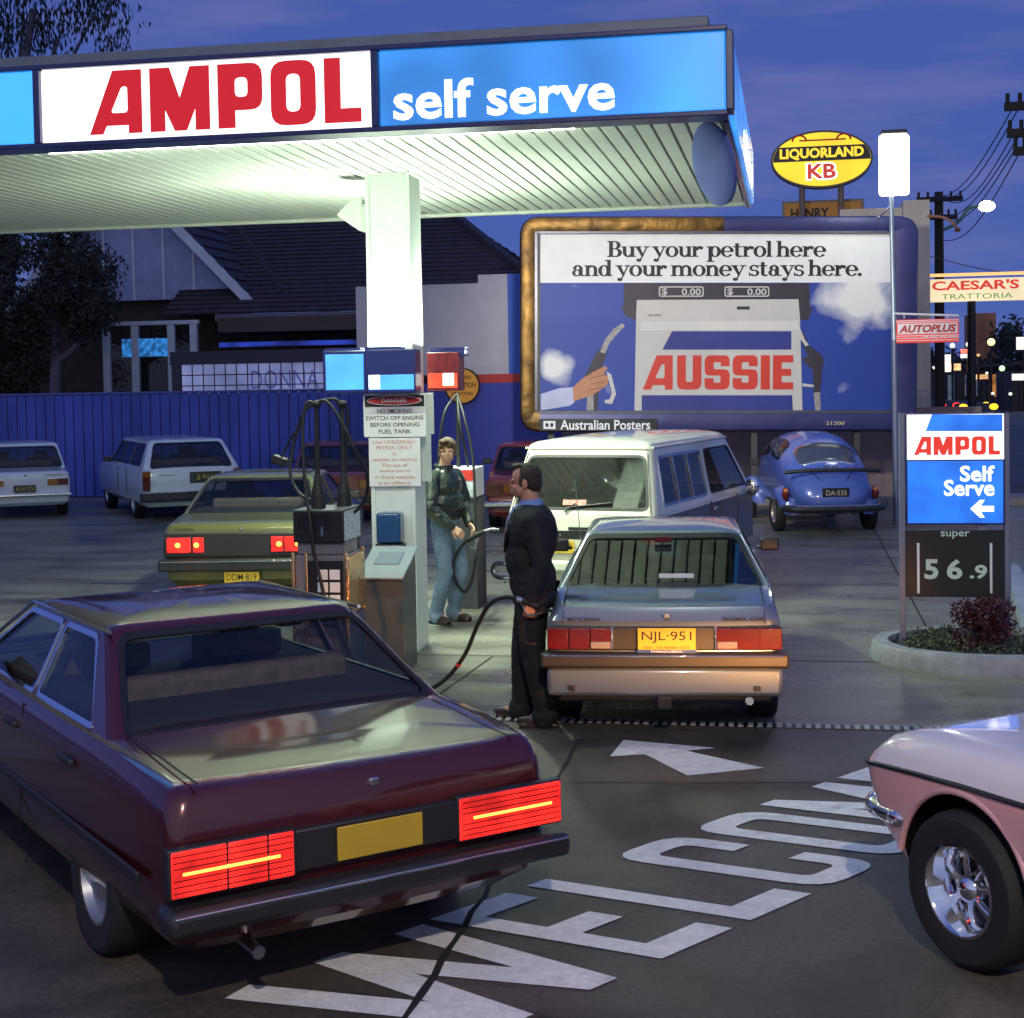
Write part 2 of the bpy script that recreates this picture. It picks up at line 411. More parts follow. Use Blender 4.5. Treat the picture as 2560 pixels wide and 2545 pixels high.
def stain(m, dark, scale=.55, lo=.52, hi=.66, amount=.7, spots=True, grit=.4):
    """oil patches, drips and tyre dirt with shapes of their own"""
    t = m.node_tree; n = t.nodes; L = t.links; b = n['Principled BSDF']
    src = b.inputs['Base Color'].links[0].from_socket
    tcx = n.new('ShaderNodeTexCoord'); a = n.new('ShaderNodeTexNoise'); a.inputs['Scale'].default_value = scale; a.inputs['Detail'].default_value = 8; a.inputs['Roughness'].default_value = .68; a.inputs['Distortion'].default_value = .6
    L.new(tcx.outputs['Object'], a.inputs['Vector'])
    mr = n.new('ShaderNodeMapRange'); mr.inputs['From Min'].default_value = lo; mr.inputs['From Max'].default_value = hi; mr.inputs['To Max'].default_value = amount; L.new(a.outputs['Fac'], mr.inputs['Value'])
    fac = mr.outputs[0]
    if spots:
        v = n.new('ShaderNodeTexVoronoi'); v.inputs['Scale'].default_value = 1.7; v.inputs['Randomness'].default_value = 1; L.new(tcx.outputs['Object'], v.inputs['Vector'])
        n2 = n.new('ShaderNodeTexNoise'); n2.inputs['Scale'].default_value = 14; L.new(tcx.outputs['Object'], n2.inputs['Vector'])
        ad = n.new('ShaderNodeMath'); ad.operation = 'MULTIPLY_ADD'; ad.inputs[1].default_value = .16; L.new(n2.outputs['Fac'], ad.inputs[0]); L.new(v.outputs['Distance'], ad.inputs[2])
        m2 = n.new('ShaderNodeMapRange'); m2.inputs['From Min'].default_value = .20; m2.inputs['From Max'].default_value = .13; m2.inputs['To Max'].default_value = .75; L.new(ad.outputs[0], m2.inputs['Value'])
        mxm = n.new('ShaderNodeMath'); mxm.operation = 'MAXIMUM'; L.new(fac, mxm.inputs[0]); L.new(m2.outputs[0], mxm.inputs[1]); fac = mxm.outputs[0]
    mx = n.new('ShaderNodeMix'); mx.data_type = 'RGBA'; mx.inputs['B'].default_value = (*dark, 1); L.new(fac, mx.inputs['Factor']); L.new(src, mx.inputs['A']); L.new(mx.outputs['Result'], b.inputs['Base Color'])
    # coarse aggregate
    g = n.new('ShaderNodeTexNoise'); g.inputs['Scale'].default_value = 30; g.inputs['Detail'].default_value = 7; g.inputs['Roughness'].default_value = .82; L.new(tcx.outputs['Object'], g.inputs['Vector'])
    gr = n.new('ShaderNodeMapRange'); gr.inputs['From Min'].default_value = .35; gr.inputs['From Max'].default_value = .65; gr.inputs['To Min'].default_value = 1 - grit; gr.inputs['To Max'].default_value = 1 + grit; L.new(g.outputs['Fac'], gr.inputs['Value'])
    mm = n.new('ShaderNodeMix'); mm.data_type = 'RGBA'; mm.blend_type = 'MULTIPLY'; mm.inputs['Factor'].default_value = 1; L.new(mx.outputs['Result'], mm.inputs['A']); L.new(gr.outputs[0], mm.inputs['B']); L.new(mm.outputs['Result'], b.inputs['Base Color'])
stain(M['concrete'], (.045, .042, .036)); stain(M['asphalt'], (.020, .018, .016), .8, .47, .64, .85); stain(M['drive'], (.028, .025, .022))
stain(M['paintline'], (.20, .19, .18), 2.6, .58, .74, .8, False, .16); stain(M['colpaint'], (.30, .31, .27), 1.6, .56, .74, .45, False, .05)
def inv(root):
    return (Matrix.Translation(root.location) @ root.rotation_euler.to_matrix().to_4x4()).inverted()
def part(mb, name, mats, root, parent=None, **k):
    """geometry given in world coordinates, stored in its thing's own frame"""
    I = inv(root)
    mb.v = [I @ p for p in mb.v]
    return mb.build(name, mats, parent or root, **k)
def wwrite(s, m, root, c, w, h, parent=None, bold=0, shear=0, rz=0, name='lettering', me=None, space=1.0):
    MM = inv(root) @ Matrix.Translation(V(c)) @ Matrix.Rotation(rz, 4, 'Z') @ FRONT
    return place_mesh(me or text_mesh(s, bold, shear, space), name, m, parent or root, MM, (w, h))

# ------------------------------------------------------------------ ground
def sheet(name, pts, z, m):
    mb = MB(); mb.add([(x, y, z) for x, y in pts], [tuple(range(len(pts)))])
    return struct(mb.build(name, m, recalc=False))
sheet('ground', [(-900, -300), (900, -300), (900, 1500), (-900, 1500)], 0, M['asphalt'])
sheet('forecourt', [(-30, 10.36), (4.4, 10.36), (4.4, 31), (-30, 31)], 0.004, M['concrete'])
sheet('driveway', [(-12, 7.4), (4.2, 9.4), (4.4, 10.24), (-12, 10.24)], 0.003, M['drive'])
def strip(a, b, w, z, m, name):
    a, b = V((*a, z)), V((*b, z)); s = (b - a).cross(V((0, 0, 1))).normalized() * w / 2
    mb = MB(); mb.add([a - s, a + s, b + s, b - s], [(0, 1, 2, 3)])
    return struct(mb.build(name, m))
def wobbly(a, b, w, z, m, name, k=26, amp=0.012):
    a, b = V((*a, z)), V((*b, z)); s = (b - a).cross(V((0, 0, 1))).normalized(); vs = []
    for i in range(k + 1):
        p = a.lerp(b, i / k) + s * random.uniform(-amp, amp); ww = w * random.uniform(.5, 1.2) / 2
        vs += [p - s * ww, p + s * ww]
    mb = MB(); mb.add(vs, [(2 * i, 2 * i + 1, 2 * i + 3, 2 * i + 2) for i in range(k)])
    return struct(mb.build(name, m))
for a, b in (((-14, 12.7), (4.4, 12.7)), ((-14, 17.4), (4.4, 17.4)), ((-6.1, 10.36), (-6.1, 30)), ((-2.68, 10.36), (-2.55, 12.7)), ((1.2, 12.7), (1.2, 30))):
    strip(a, b, 0.018, 0.0085, M['joint'], 'road_joint')
c1, c2 = at(1450, 1850), at(960, 2640)
wobbly((c1.x, c1.y), (c2.x, c2.y), 0.034, 0.0075, M['joint'], 'road_joint')

# drain grate across the entrance
t = thing('drain_grate', 'long slotted metal drain grate across the petrol station entrance', 'drain', (-1, 10.3, 0))
mb = MB(); mb.b2((-6.4, 10.24, 0.001), (4.6, 10.36, 0.0075)); part(mb, 'channel', M['black'], t)
mb = MB(); x = -6.4
while x < 4.6:
    mb.b2((x, 10.248, 0.006), (x + 0.034, 10.352, 0.0145)); x += 0.064
part(mb, 'bars', mat('grate', (0.42, 0.44, 0.43), 0.5, metal=0.3, var=0.4, vscale=2.5), t)

# painted word and arrow
rd, up = V((0.572, 0.820)), V((-1.04, 0.315))
E0 = V((-0.545, 6.07))
def letter(name, s0, loops, lab):
    me = loops_mesh(loops)
    for v in me.vertices:
        p = E0 + rd * (s0 + v.co.x) + up * v.co.y
        v.co = (p.x, p.y, 0.0050)
    me.materials.append(M['paintline']); me.name = name
    o = bpy.data.objects.new(name, me); COL.objects.link(o)
    return tag(o, lab, 'road letter', 'painted letters of the word on the road')
k = 0.135
letter('painted_letter', -0.93, [[(-.20, .94), (-.04, .98), (.12, .36), (.27, .98), (.42, .98), (.58, .36), (.70, .98), (.86, .98), (.66, 0), (.50, 0), (.345, .60), (.19, 0), (.03, 0)]], 'white letter W painted on the road, first of the word')
letter('painted_letter', 0.0, [[(0, 0), (.47, 0), (.47, .15), (k, .15), (k, .42), (.40, .42), (.40, .57), (k, .57), (k, .85), (.47, .85), (.47, 1), (0, 1)]], 'white letter E painted on the road after the W')
letter('painted_letter', 0.60, [[(0, 0), (.46, 0), (.46, .16), (k, .16), (k, 1), (0, 1)]], 'white letter L painted on the road')
letter('painted_letter', 1.17, [rnd([(0, 0), (.5, 0), (.5, .36), (.365, .36), (.365, .14), (k, .14), (k, .86), (.365, .86), (.365, .62), (.5, .62), (.5, 1), (0, 1)], [.17, .17, 0, 0, .06, .06, .06, .06, 0, 0, .17, .17])], 'white rounded letter C painted on the road')
letter('painted_letter', 1.79, [rnd([(0, 0), (.5, 0), (.5, 1), (0, 1)], .17), rnd([(k, .14), (.365, .14), (.365, .86), (k, .86)], .06)], 'white rounded letter O painted on the road')
letter('painted_letter', 2.42, [[(0, 0), (k, 0), (k, .6), (.32, .2), (.5, .6), (.5, 0), (.635, 0), (.635, 1), (.5, 1), (.32, .52), (.135, 1), (0, 1)]], 'white letter M painted on the road, partly behind the pink car')
letter('painted_letter', 3.18, [[(0, 0), (.47, 0), (.47, .15), (k, .15), (k, .42), (.40, .42), (.40, .57), (k, .57), (k, .85), (.47, .85), (.47, 1), (0, 1)]], 'white letter E at the far end of the word, mostly behind the pink car')
pts = [at(*p) for p in [(1559, 1852), (1789, 1872), (1715, 1879), (1910, 1922), (1718, 1941), (1613, 1888), (1525, 1893)]]
mb = MB(); mb.add([(p.x, p.y, 0.0060) for p in pts], [tuple(range(7))])
tag(mb.build('painted_arrow', M['paintline']), 'white arrow painted on the driveway pointing to the pumps', 'road arrow')

# ------------------------------------------------------------------ canopy
YF, ZB, ZT, ZS = 10.40, 4.115, 4.715, 4.17
canopy = thing('petrol_canopy', 'wide lit petrol station canopy with white and blue sign fascia', 'canopy', (-3.42, 13.0, 0))
XR = -0.43
mb = MB()
p_ = 0.125; x = XR - 0.06
while x > -11.5:
    mb.b2((x - p_ + 0.02, YF + 0.06, ZS), (x, 16.05, ZS + 0.03)); x -= p_
part(mb, 'soffit', M['soffit'], canopy, bevel=0.004)
mb = MB(); mb.b2((-11.5, YF + 0.05, ZS + 0.031), (XR - 0.02, 16.06, ZS + 0.06)); part(mb, 'deck', mat('groove', (0.06, 0.065, 0.06), 0.6), canopy)
mb = MB(); mb.b2((-11.5, 16.06, ZS - 0.03), (XR, 16.14, ZT)); part(mb, 'rear_trim', M['soffit'], canopy, bevel=0.01)
# fascia frame with mullions
xs = [at(105, 170, YF).x, at(937, 120, YF).x, at(1818, 80, YF).x]
fl = -11.5
mb = MB()
mb.b2((fl, YF - 0.04, ZT - 0.035), (XR + .02, YF + 0.22, ZT)); mb.b2((fl, YF - 0.04, ZB), (XR + .02, YF + 0.22, ZB + 0.035))
for xx in (xs[0] - 0.035, xs[1], xs[2] + 0.015): mb.b2((xx - 0.025, YF - 0.042, ZB + 0.035), (xx + 0.025, YF + 0.2, ZT - 0.035))
mb.b2((fl, YF + 0.2, ZB + 0.035), (XR + .02, YF + 0.215, ZT - 0.035))
part(mb, 'fascia_frame', M['navy'], canopy, bevel=0.006)
def panel(x0, x1, m, name, lab):
    mb = MB(); mb.b2((x0, YF - 0.012, ZB + 0.036), (x1, YF + 0.1, ZT - 0.036))
    o = part(mb, name, m, canopy, bevel=0.012); o['label'] = lab; return o
pw = panel(xs[0] - 0.008, xs[1] - 0.028, M['litwhite'], 'sign_panel', 'backlit white panel with red lettering')
pb = panel(xs[1] + 0.028, xs[2] - 0.012, M['litblue'], 'sign_panel', 'backlit blue panel with white lettering')
pl = panel(-9.3, xs[0] - 0.064, M['litblue'], 'sign_panel', 'plain backlit blue panel')
a, b = at(230, 330, YF), at(906, 145, YF)
wwrite('', M['redletter'], canopy, ((a.x + b.x) / 2 - .01, YF - 0.016, (ZB + ZT) / 2 + 0.005), b.x - a.x, 0.455, pw, me=block_word('AMPOL', 0.13))
a, b = at(985, 260, YF), at(1538, 240, YF)
wwrite('self serve', M['litwhiteletter'], canopy, ((a.x + b.x) / 2, YF - 0.016, at(1200, 243, YF).z), b.x - a.x, 0.27, pb, bold=0.022)
# end sign box
mb = MB(); mb.b2((XR - .03, YF + 0.225, ZB - 0.01), (XR + 0.015, 16.05, ZT)); part(mb, 'end_frame', M['navy'], canopy, bevel=0.01)
mb = MB(); mb.b2((XR + 0.016, YF + 0.26, ZB + 0.03), (XR + 0.05, 16.0, ZT - 0.03)); pe = part(mb, 'sign_panel', M['litblue'], canopy, bevel=0.012)
pe['label'] = 'backlit blue panel on the end of the canopy'
wwrite('self serve', M['litwhiteletter'], canopy, (XR + 0.053, 14.1, 4.36), 2.6, 0.30, pe, bold=0.022, rz=R(90))
# roof sheet edge above the fascia
zt = at(1600, 48, 11.3).z
mb = MB(); mb.b2((-11.5, 11.3, ZS + 0.2), (at(1771, 42, 11.3).x, 15.9, zt))
part(mb, 'roof', M['roofmetal'], canopy, bevel=0.01)

# column
cx0, cx1, cy0, cy1 = -3.63, -3.24, 12.82, 13.22
column = thing('canopy_column', 'tall pale square column carrying the canopy', 'column', ((cx0 + cx1) / 2, 13.02, 0))
mb = MB(); mb.b2((cx0, cy0, 0), (cx1, cy1, ZS - 0.002)); part(mb, 'shaft', M['colpaint'], column, bevel=0.012)
mb = MB()
for xx in (cx0 - .004, cx1 - .036): mb.b2((xx, cy0 - 0.012, 0.02), (xx + 0.04, cy0 + 0.02, ZS - 0.01))
part(mb, 'edge_trim', M['colpaint'], column, bevel=0.004)
mb = MB(); mb.b2((cx0 - .05, cy0 - .03, ZS - 0.012), (cx1 + .05, cy1 + .03, ZS - 0.001)); part(mb, 'collar', M['soffit'], column)

# unlit floodlight horn on the left of the column head, uplights on the light boxes, an added hidden batten behind the column
def spot(name, loc, aim, energy, color, size=R(120), blend=0.8, rad=0.08, parent=None):
    l = bpy.data.lights.new(name, 'SPOT'); l.energy = energy; l.color = color; l.spot_size = size; l.spot_blend = blend; l.shadow_soft_size = rad
    o = bpy.data.objects.new(name, l); COL.objects.link(o); o.location = loc
    o.rotation_euler = (V(aim) - V(loc)).to_track_quat('-Z', 'Y').to_euler()
    return o
def area(name, loc, aim, sx_, sy, energy, color):
    l = bpy.data.lights.new(name, 'AREA'); l.shape = 'RECTANGLE'; l.size = sx_; l.size_y = sy; l.energy = energy; l.color = color
    o = bpy.data.objects.new(name, l); COL.objects.link(o); o.location = loc
    o.rotation_euler = (V(aim) - V(loc)).to_track_quat('-Z', 'Y').to_euler(); return o
FLU = (0.84, 1.0, 0.76)
lx, ly = cx0 - 0.10, 12.95
f = thing('floodlight', 'pale horn shaped floodlight on the left of the column head', 'floodlight', (lx, ly, 3.72))
mb = MB()
q0 = [V((lx + dx * .04, ly + dy * .05, 3.98)) for dx, dy in ((-1, -1), (1, -1), (1, 1), (-1, 1))]
q1 = [V((lx - .07 + dx * .10, ly + dy * .12, 3.76 - dx * .07)) for dx, dy in ((-1, -1), (1, -1), (1, 1), (-1, 1))]
mb.rings([q0, q1]); mb.f.append([0, 1, 2, 3]); mb.m.append(0)
part(mb, 'housing', M['soffit'], f)
mb = MB(); mb.bar((lx, ly, 3.95), (cx0 + .01, ly, 3.95), 0.05, 0.03); part(mb, 'bracket', M['grey'], f)
UPW = 46
tubem = mat('tube', (1, 1, 1), emit=FLU, es=10, var=0)
for (ux, uy, lab, en) in ((-3.86, 12.86, 'uplight on top of the plain blue light box', 1.0), (-3.45, 12.70, 'uplight on top of the dark blue light box', .40), (-3.05, 13.42, 'uplight on top of the red light box', 1.4)):
    t = thing('uplight', lab, 'uplight', (ux, uy, 2.66))
    mb = MB(); mb.b2((ux - .16, uy - .07, 2.60), (ux + .16, uy - .06, 2.67)); mb.b2((ux - .16, uy + .06, 2.60), (ux + .16, uy + .07, 2.67)); mb.b2((ux - .17, uy - .07, 2.59), (ux + .17, uy + .07, 2.60)); part(mb, 'trough', M['navy'], t)
    mb = MB(); mb.cyl((ux - .15, uy, 2.63), (ux + .15, uy, 2.63), .015, n=10); part(mb, 'tube', tubem, t)
    area('uplight_lamp', (ux, uy, 2.665), (ux, uy, 4), .3, .1, UPW * en, FLU)
bt = thing('added_strip_light', 'added fluorescent strip light hidden under the canopy behind the column', 'strip light', (-3.9, 14.7, 4.1))
mb = MB(); mb.bar((-3.66, 13.9, 4.12), (-4.02, 15.3, 4.12), 0.14, 0.05); part(mb, 'batten', M['white'], bt)
mb = MB(); mb.cyl((-3.66, 13.9, 4.07), (-4.02, 15.3, 4.07), .02); part(mb, 'tube', tubem, bt)
area('added_strip_lamp', (-3.84, 14.6, 4.04), (-3.84, 14.6, 0), 0.2, 1.4, 340, FLU)

tb_ = thing('added_strip_light', 'added fluorescent strip light hidden behind the foot of the canopy fascia', 'strip light', (-3.5, 10.73, 4.15))  # added tube, out of sight, to brighten the column front and soffit
mb = MB(); mb.b2((-5.6, 10.70, 4.150), (-1.4, 10.76, 4.168)); part(mb, 'batten', M['white'], tb_)
mb = MB(); mb.cyl((-5.5, 10.73, 4.138), (-1.5, 10.73, 4.138), .010, n=8); part(mb, 'tube', tubem, tb_)
area('added_strip_lamp', (-3.5, 10.74, 4.13), (-3.5, 11.6, 3.2), 4.0, .03, 75, FLU)
# convex mirror hung under the canopy end
a = at(1779, 412, 11.0)
mr = thing('convex_mirror', 'round dark mirror hanging from the right end of the canopy', 'mirror', (a.x, a.y, a.z))
ax = V((-0.84, -0.48, -0.24)).normalized()
mb = MB(); mb.lathe([(0, .012), (.10, .011), (.2, .008), (.285, 0), (.30, -.01), (.30, -.03), (.27, -.045), (0, -.05)], a, ax, 32)
part(mb, 'disc', mat('reflectedsky', (0.07, 0.10, 0.36), 0.75), mr, smooth=40)  # sky reflection painted as a matte blue disc
mb = MB(); mb.tube([(a.x + .10, a.y + .1, ZS), (a.x + .08, a.y + .08, a.z + .05), (a.x + .01, a.y + .03, a.z)], .014, 6); part(mb, 'hanger', M['dkgrey'], mr)

# ------------------------------------------------------------------ light boxes, notices and fittings on the column
def boxsign(name, lab, x0, y0, x1, y1, Y, depth, fm, faces, cat='light box'):
    a, b = at(x0, y1, Y), at(x1, y0, Y)
    t = thing(name, lab, cat, ((a.x + b.x) / 2, Y + depth / 2, a.z))
    mb = MB(); mb.b2((a.x, Y, a.z), (b.x, Y + depth, b.z)); part(mb, 'casing', fm, t, bevel=0.008)
    for i, (u0, v0, u1, v1, m) in enumerate(faces):
        w, h = b.x - a.x, b.z - a.z
        mb = MB(); mb.b2((a.x + u0 * w, Y - 0.006 - .002 * i, a.z + v0 * h), (a.x + u1 * w, Y + 0.02, a.z + v1 * h)); part(mb, 'face', m, t, bevel=0.003)
    return t, a, b
M['litsky'] = mat('litsky', (0.1, 0.3, 0.7), 0.3, emit=(0.03, 0.25, 0.85), es=1.0, evar=0.3, evs=3)
M['litred'] = mat('litred', (0.5, 0.03, 0.02), 0.3, emit=(0.75, 0.10, 0.04), es=1.0, evar=0.3, evs=6)
M['litpale'] = mat('litpale', (0.8, 0.8, 0.8), 0.3, emit=(1, 0.95, 0.85), es=1.4, var=0)
boxsign('light_box', 'square lit plain blue light box left of the column', 808, 876, 916, 984, 12.70, .22, M['navy'], [(.07, .08, .93, .92, M['litsky'])])
boxsign('light_box', 'dark blue light box across the column with a lit lower band', 917, 872, 1037, 984, 12.60, .2, M['navy'], [(.04, .08, .97, .42, M['litsky']), (.05, .10, .28, .42, M['litpale'])])
boxsign('light_box', 'red light box with a glowing lower band right of the column', 1068, 880, 1146, 978, 13.30, .24, mat('redbox', (0.20, 0.02, 0.03), 0.35, var=0.5, vscale=30, stretch=(1, 1, .25)), [(.04, .08, .95, .46, M['litred']), (.50, .14, .85, .46, M['litpale'])])

Y0 = 12.79
a, b = at(910, 1093, Y0), at(1064, 983, Y0)
t = thing('warning_sign', 'white danger no smoking sign with red oval on the column', 'warning sign', ((a.x + b.x) / 2, Y0, a.z))
W_, H_ = b.x - a.x, b.z - a.z; cxm = (a.x + b.x) / 2
mb = MB(); mb.poly([(p[0], p[1]) for p in rrect(a.x, a.z, b.x, b.z, .02)], .012, Matrix.Translation((0, Y0, 0))); part(mb, 'board', M['white'], t)
mb = MB(); mb.b2((a.x + .015, Y0 - .003, b.z - .30 * H_), (b.x - .015, Y0 + .004, b.z - .015)); part(mb, 'header', M['blackink'], t)
def oval(cx, cz, rx, rz_, n=36): return [(cx + rx * math.cos(2 * math.pi * i / n), cz + rz_ * math.sin(2 * math.pi * i / n)) for i in range(n)]
mb = MB(); mb.poly(oval(cxm, b.z - .155 * H_, .44 * W_, .115 * H_), .004, Matrix.Translation((0, Y0 - .0055, 0)), 0); mb.poly(oval(cxm, b.z - .155 * H_, .42 * W_, .095 * H_), .004, Matrix.Translation((0, Y0 - .0085, 0)), 1)
part(mb, 'oval', [M['whiteink'], M['redink']], t)
wwrite('DANGER', M['whiteink'], t, (cxm, Y0 - .0105, b.z - .155 * H_), .40 * W_, .10 * H_, bold=.02)
for i, s in enumerate(['NO SMOKING', 'SWITCH OFF ENGINE', 'BEFORE OPENING', 'FUEL TANK']):
    wwrite(s, M['blackink'], t, (cxm, Y0 - .003, b.z - (.40 + i * .158) * H_), W_ * (.56, .92, .78, .52)[i], .095 * H_, bold=.005)
a, b = at(924, 1216, Y0), at(1050, 1094, Y0)
t = thing('paper_notice', 'white notice with pale red writing below the danger sign', 'notice', ((a.x + b.x) / 2, Y0, a.z))
mb = MB(); mb.b2((a.x, Y0, a.z), (b.x, Y0 + .008, b.z)); part(mb, 'sheet', M['white'], t)
pr = mat('faderedink', (0.62, 0.30, 0.24), 0.6, var=0)
W_, H_ = b.x - a.x, b.z - a.z
for i, (s, w) in enumerate([('Use UNLEADED', .82), ('PETROL ONLY', .70), ('in', .07), ('vehicles so marked.', .9), ('The use of', .5), ('leaded petrol', .58), ('in those vehicles', .78), ('is an offence.', .64)]):
    wwrite(s, pr, t, ((a.x + b.x) / 2, Y0 - .003, b.z - (.08 + i * .121) * H_), W_ * w, .075 * H_, bold=.005)
# side plate of the sign seen past the column
a, b = at(1066, 1085, 13.1), at(1086, 982, 13.1)
t = thing('back_sign', 'pale sign edge on the right side of the column', 'sign', (a.x, 13.1, a.z))
mb = MB(); mb.b2((cx1 + .001, 13.06, a.z), (b.x, 13.075, b.z)); mb.b2((cx1 + .001, 13.06, a.z - .42), (b.x - .03, 13.07, a.z - .003)); part(mb, 'board', M['colpaint'], t, bevel=.004)
# paper towel dispenser
a, b = at(950, 1372, Y0), at(1013, 1278, Y0)
t = thing('towel_dispenser', 'blue paper towel dispenser fixed low on the column', 'dispenser', ((a.x + b.x) / 2, Y0, a.z))
blu = mat('blueplastic', (0.02, 0.07, 0.19), 0.22, coat=0.5)
mb = MB(); mb.b2((a.x + .01, Y0 - .16, a.z + .06), (b.x - .01, Y0 + .02, b.z)); part(mb, 'cover', blu, t, bevel=.03, segs=4)
mb = MB(); mb.b2((a.x, Y0 - .17, a.z), (b.x, Y0 + .02, a.z + .055)); part(mb, 'tray', M['black'], t, bevel=.012)
mb = MB(); mb.b2((a.x + .05, Y0 - .178, a.z + .005), (a.x + .12, Y0 - .165, a.z + .022)); part(mb, 'towel', M['white'], t)
# bin
a, b = at(907, 1690, 11.85), at(1010, 1690, 11.85)
t = thing('waste_bin', 'dark square bin with a pale sloping lid beside the pump', 'bin', ((a.x + b.x) / 2, 12.05, 0))
za, zb_ = at(950, 1440, 11.85).z, at(950, 1372, 12.3).z
mb = MB(); mb.b2((a.x, 11.85, 0.01), (b.x, 12.3, za - .02)); mb.add([(a.x, 11.85, za - .02), (b.x, 11.85, za - .02), (b.x, 12.3, za - .02), (a.x, 12.3, za - .02), (a.x, 12.3, zb_ - .02), (b.x, 12.3, zb_ - .02)], [(0, 3, 4), (1, 5, 2), (2, 5, 4, 3), (0, 1, 2, 3)]); part(mb, 'body', mat('binbody', (0.07, 0.075, 0.08), 0.45), t)
sl = math.atan2(zb_ - za, .45)
mb = MB(); mb.box(((a.x + b.x) / 2, 12.06, (za + zb_) / 2), (b.x - a.x + .04, .56, .022), rot=Matrix.Rotation(sl, 3, 'X')); part(mb, 'lid', mat('binlid', (0.36, 0.44, 0.47), 0.4), t, bevel=.006)
mb = MB(); mb.box(((a.x + b.x) / 2, 12.10, (za + zb_) / 2 + .032), ((b.x - a.x) * .62, .22, .006), rot=Matrix.Rotation(sl, 3, 'X')); part(mb, 'flap', mat('binflap', (0.24, 0.31, 0.36), 0.4), t, bevel=.002)

# added unseen lamps: a floodlight for the billboard, a street lamp behind the camera
fx = thing('floodlight', 'unseen floodlight added behind the canopy to brighten the billboard', 'floodlight', (-2.6, 16.3, 4.5))
mb = MB(); mb.box((-2.6, 16.3, 4.5), (.3, .16, .22)); part(mb, 'housing', M['dkgrey'], fx, bevel=.02)
mb = MB(); mb.box((-2.6, 16.385, 4.5), (.24, .01, .16)); part(mb, 'lens', tubem, fx)
spot('billboard_fill_lamp', (-2.6, 16.42, 4.5), (-1.2, 26, 3.2), 2100, (1.0, .95, .86), R(58), .6, .1)
t = thing('street_lamp', 'unseen street lamp added behind the camera for warm fill light', 'street lamp', (3.2, -4.6, 0))
mb = MB(); mb.cyl((3.2, -4.6, 0), (3.2, -4.6, 8.2), .09, .06, 12); mb.tube([(3.2, -4.6, 8.1), (2.5, -4.2, 8.5), (1.5, -3.8, 8.5)], .04, 8); part(mb, 'pole', M['grey'], t, smooth=40)
mb = MB(); mb.ell((1.3, -3.7, 8.5), (.32, .2, .09), 14); part(mb, 'lamp_head', M['grey'], t, smooth=60)
mb = MB(); mb.ell((1.3, -3.7, 8.44), (.2, .13, .06), 12); part(mb, 'lamp', mat('nearlamp', (1, 1, 1), emit=(1, .80, .56), es=8, var=0), t, smooth=60)
spot('street_fill_light', (1.3, -3.7, 8.36), (.4, 7.0, 0), 4200, (1.0, .84, .68), R(118), 1.0, .15)

# ------------------------------------------------------------------ petrol pump beside the column
def bez(pts, n=10):
    """smooth curve through points"""
    P = [V(p) for p in pts]; out = []
    for i in range(len(P) - 1):
        p0, p1, p2, p3 = P[max(i - 1, 0)], P[i], P[i + 1], P[min(i + 2, len(P) - 1)]
        for j in range(n):
            t = j / n
            out.append(0.5 * ((2 * p1) + (p2 - p0) * t + (2 * p0 - 5 * p1 + 4 * p2 - p3) * t * t + (3 * p1 - p0 - 3 * p2 + p3) * t ** 3))
    return out + [P[-1]]
PY = 10.95
pump = thing('petrol_pump', 'petrol pump with bronze side panels and black hoses in front of the column', 'petrol pump', (-3.36, 11.2, 0))
xl, xr = at(733, 1600, PY).x, at(870, 1600, PY).x
zt_ = at(800, 1350, PY).z
panelm = mat('pumpgrey', (0.16, 0.16, 0.18), 0.4, var=0.25)
mb = MB(); mb.b2((xl + .02, PY + .02, 0.06), (xr - .02, PY + .47, zt_ - .12)); mb.b2((xl + .03, PY + .05, zt_ - .12), (xr - .03, PY + .42, zt_ + .02)); part(mb, 'cabinet', panelm, pump, bevel=.012)
mb = MB(); mb.b2((xl - .01, PY - .01, 0.0), (xr + .01, PY + .5, 0.06)); part(mb, 'plinth', M['dkgrey'], pump, bevel=.01)
mb = MB()
for xx in (xl + .008, xl + .26 * (xr - xl), xr - .008):
    mb.b2((xx - .012, PY + .002, .06), (xx + .012, PY + .03, zt_ - .1))
for yy in (PY + .47,): mb.b2((xr - .03, yy, .06), (xr + .002, yy + .02, zt_ - .1))
part(mb, 'corner_trim', M['bronze'], pump, bevel=.004)
mb = MB(); mb.b2((xr - .019, PY + .04, .62), (xr + .006, PY + .46, zt_ - .13)); part(mb, 'side_panel', M['bronze'], pump, bevel=.006)
mb = MB(); mb.b2((xr - .019, PY + .04, .10), (xr + .006, PY + .46, .60)); part(mb, 'side_panel', mat('pumpblue', (.03, .06, .16), .35), pump, bevel=.006)
mb = MB(); mb.b2((xl + .28 * (xr - xl), PY + .008, .52), (xr - .03, PY + .03, zt_ - .16)); part(mb, 'dial_recess', M['black'], pump)
mb = MB()
for i in range(4):
    for j in range(2):
        mb.b2((xr - .23 + j * .095, PY + .002, .60 + i * .095), (xr - .15 + j * .095, PY + .012, .675 + i * .095))
part(mb, 'dials', M['white'], pump, bevel=.003)
mb = MB()
mb.cyl((xl + .12, PY + .012, .34), (xl + .12, PY + .03, .34), .02); part(mb, 'lock', M['steel'], pump)
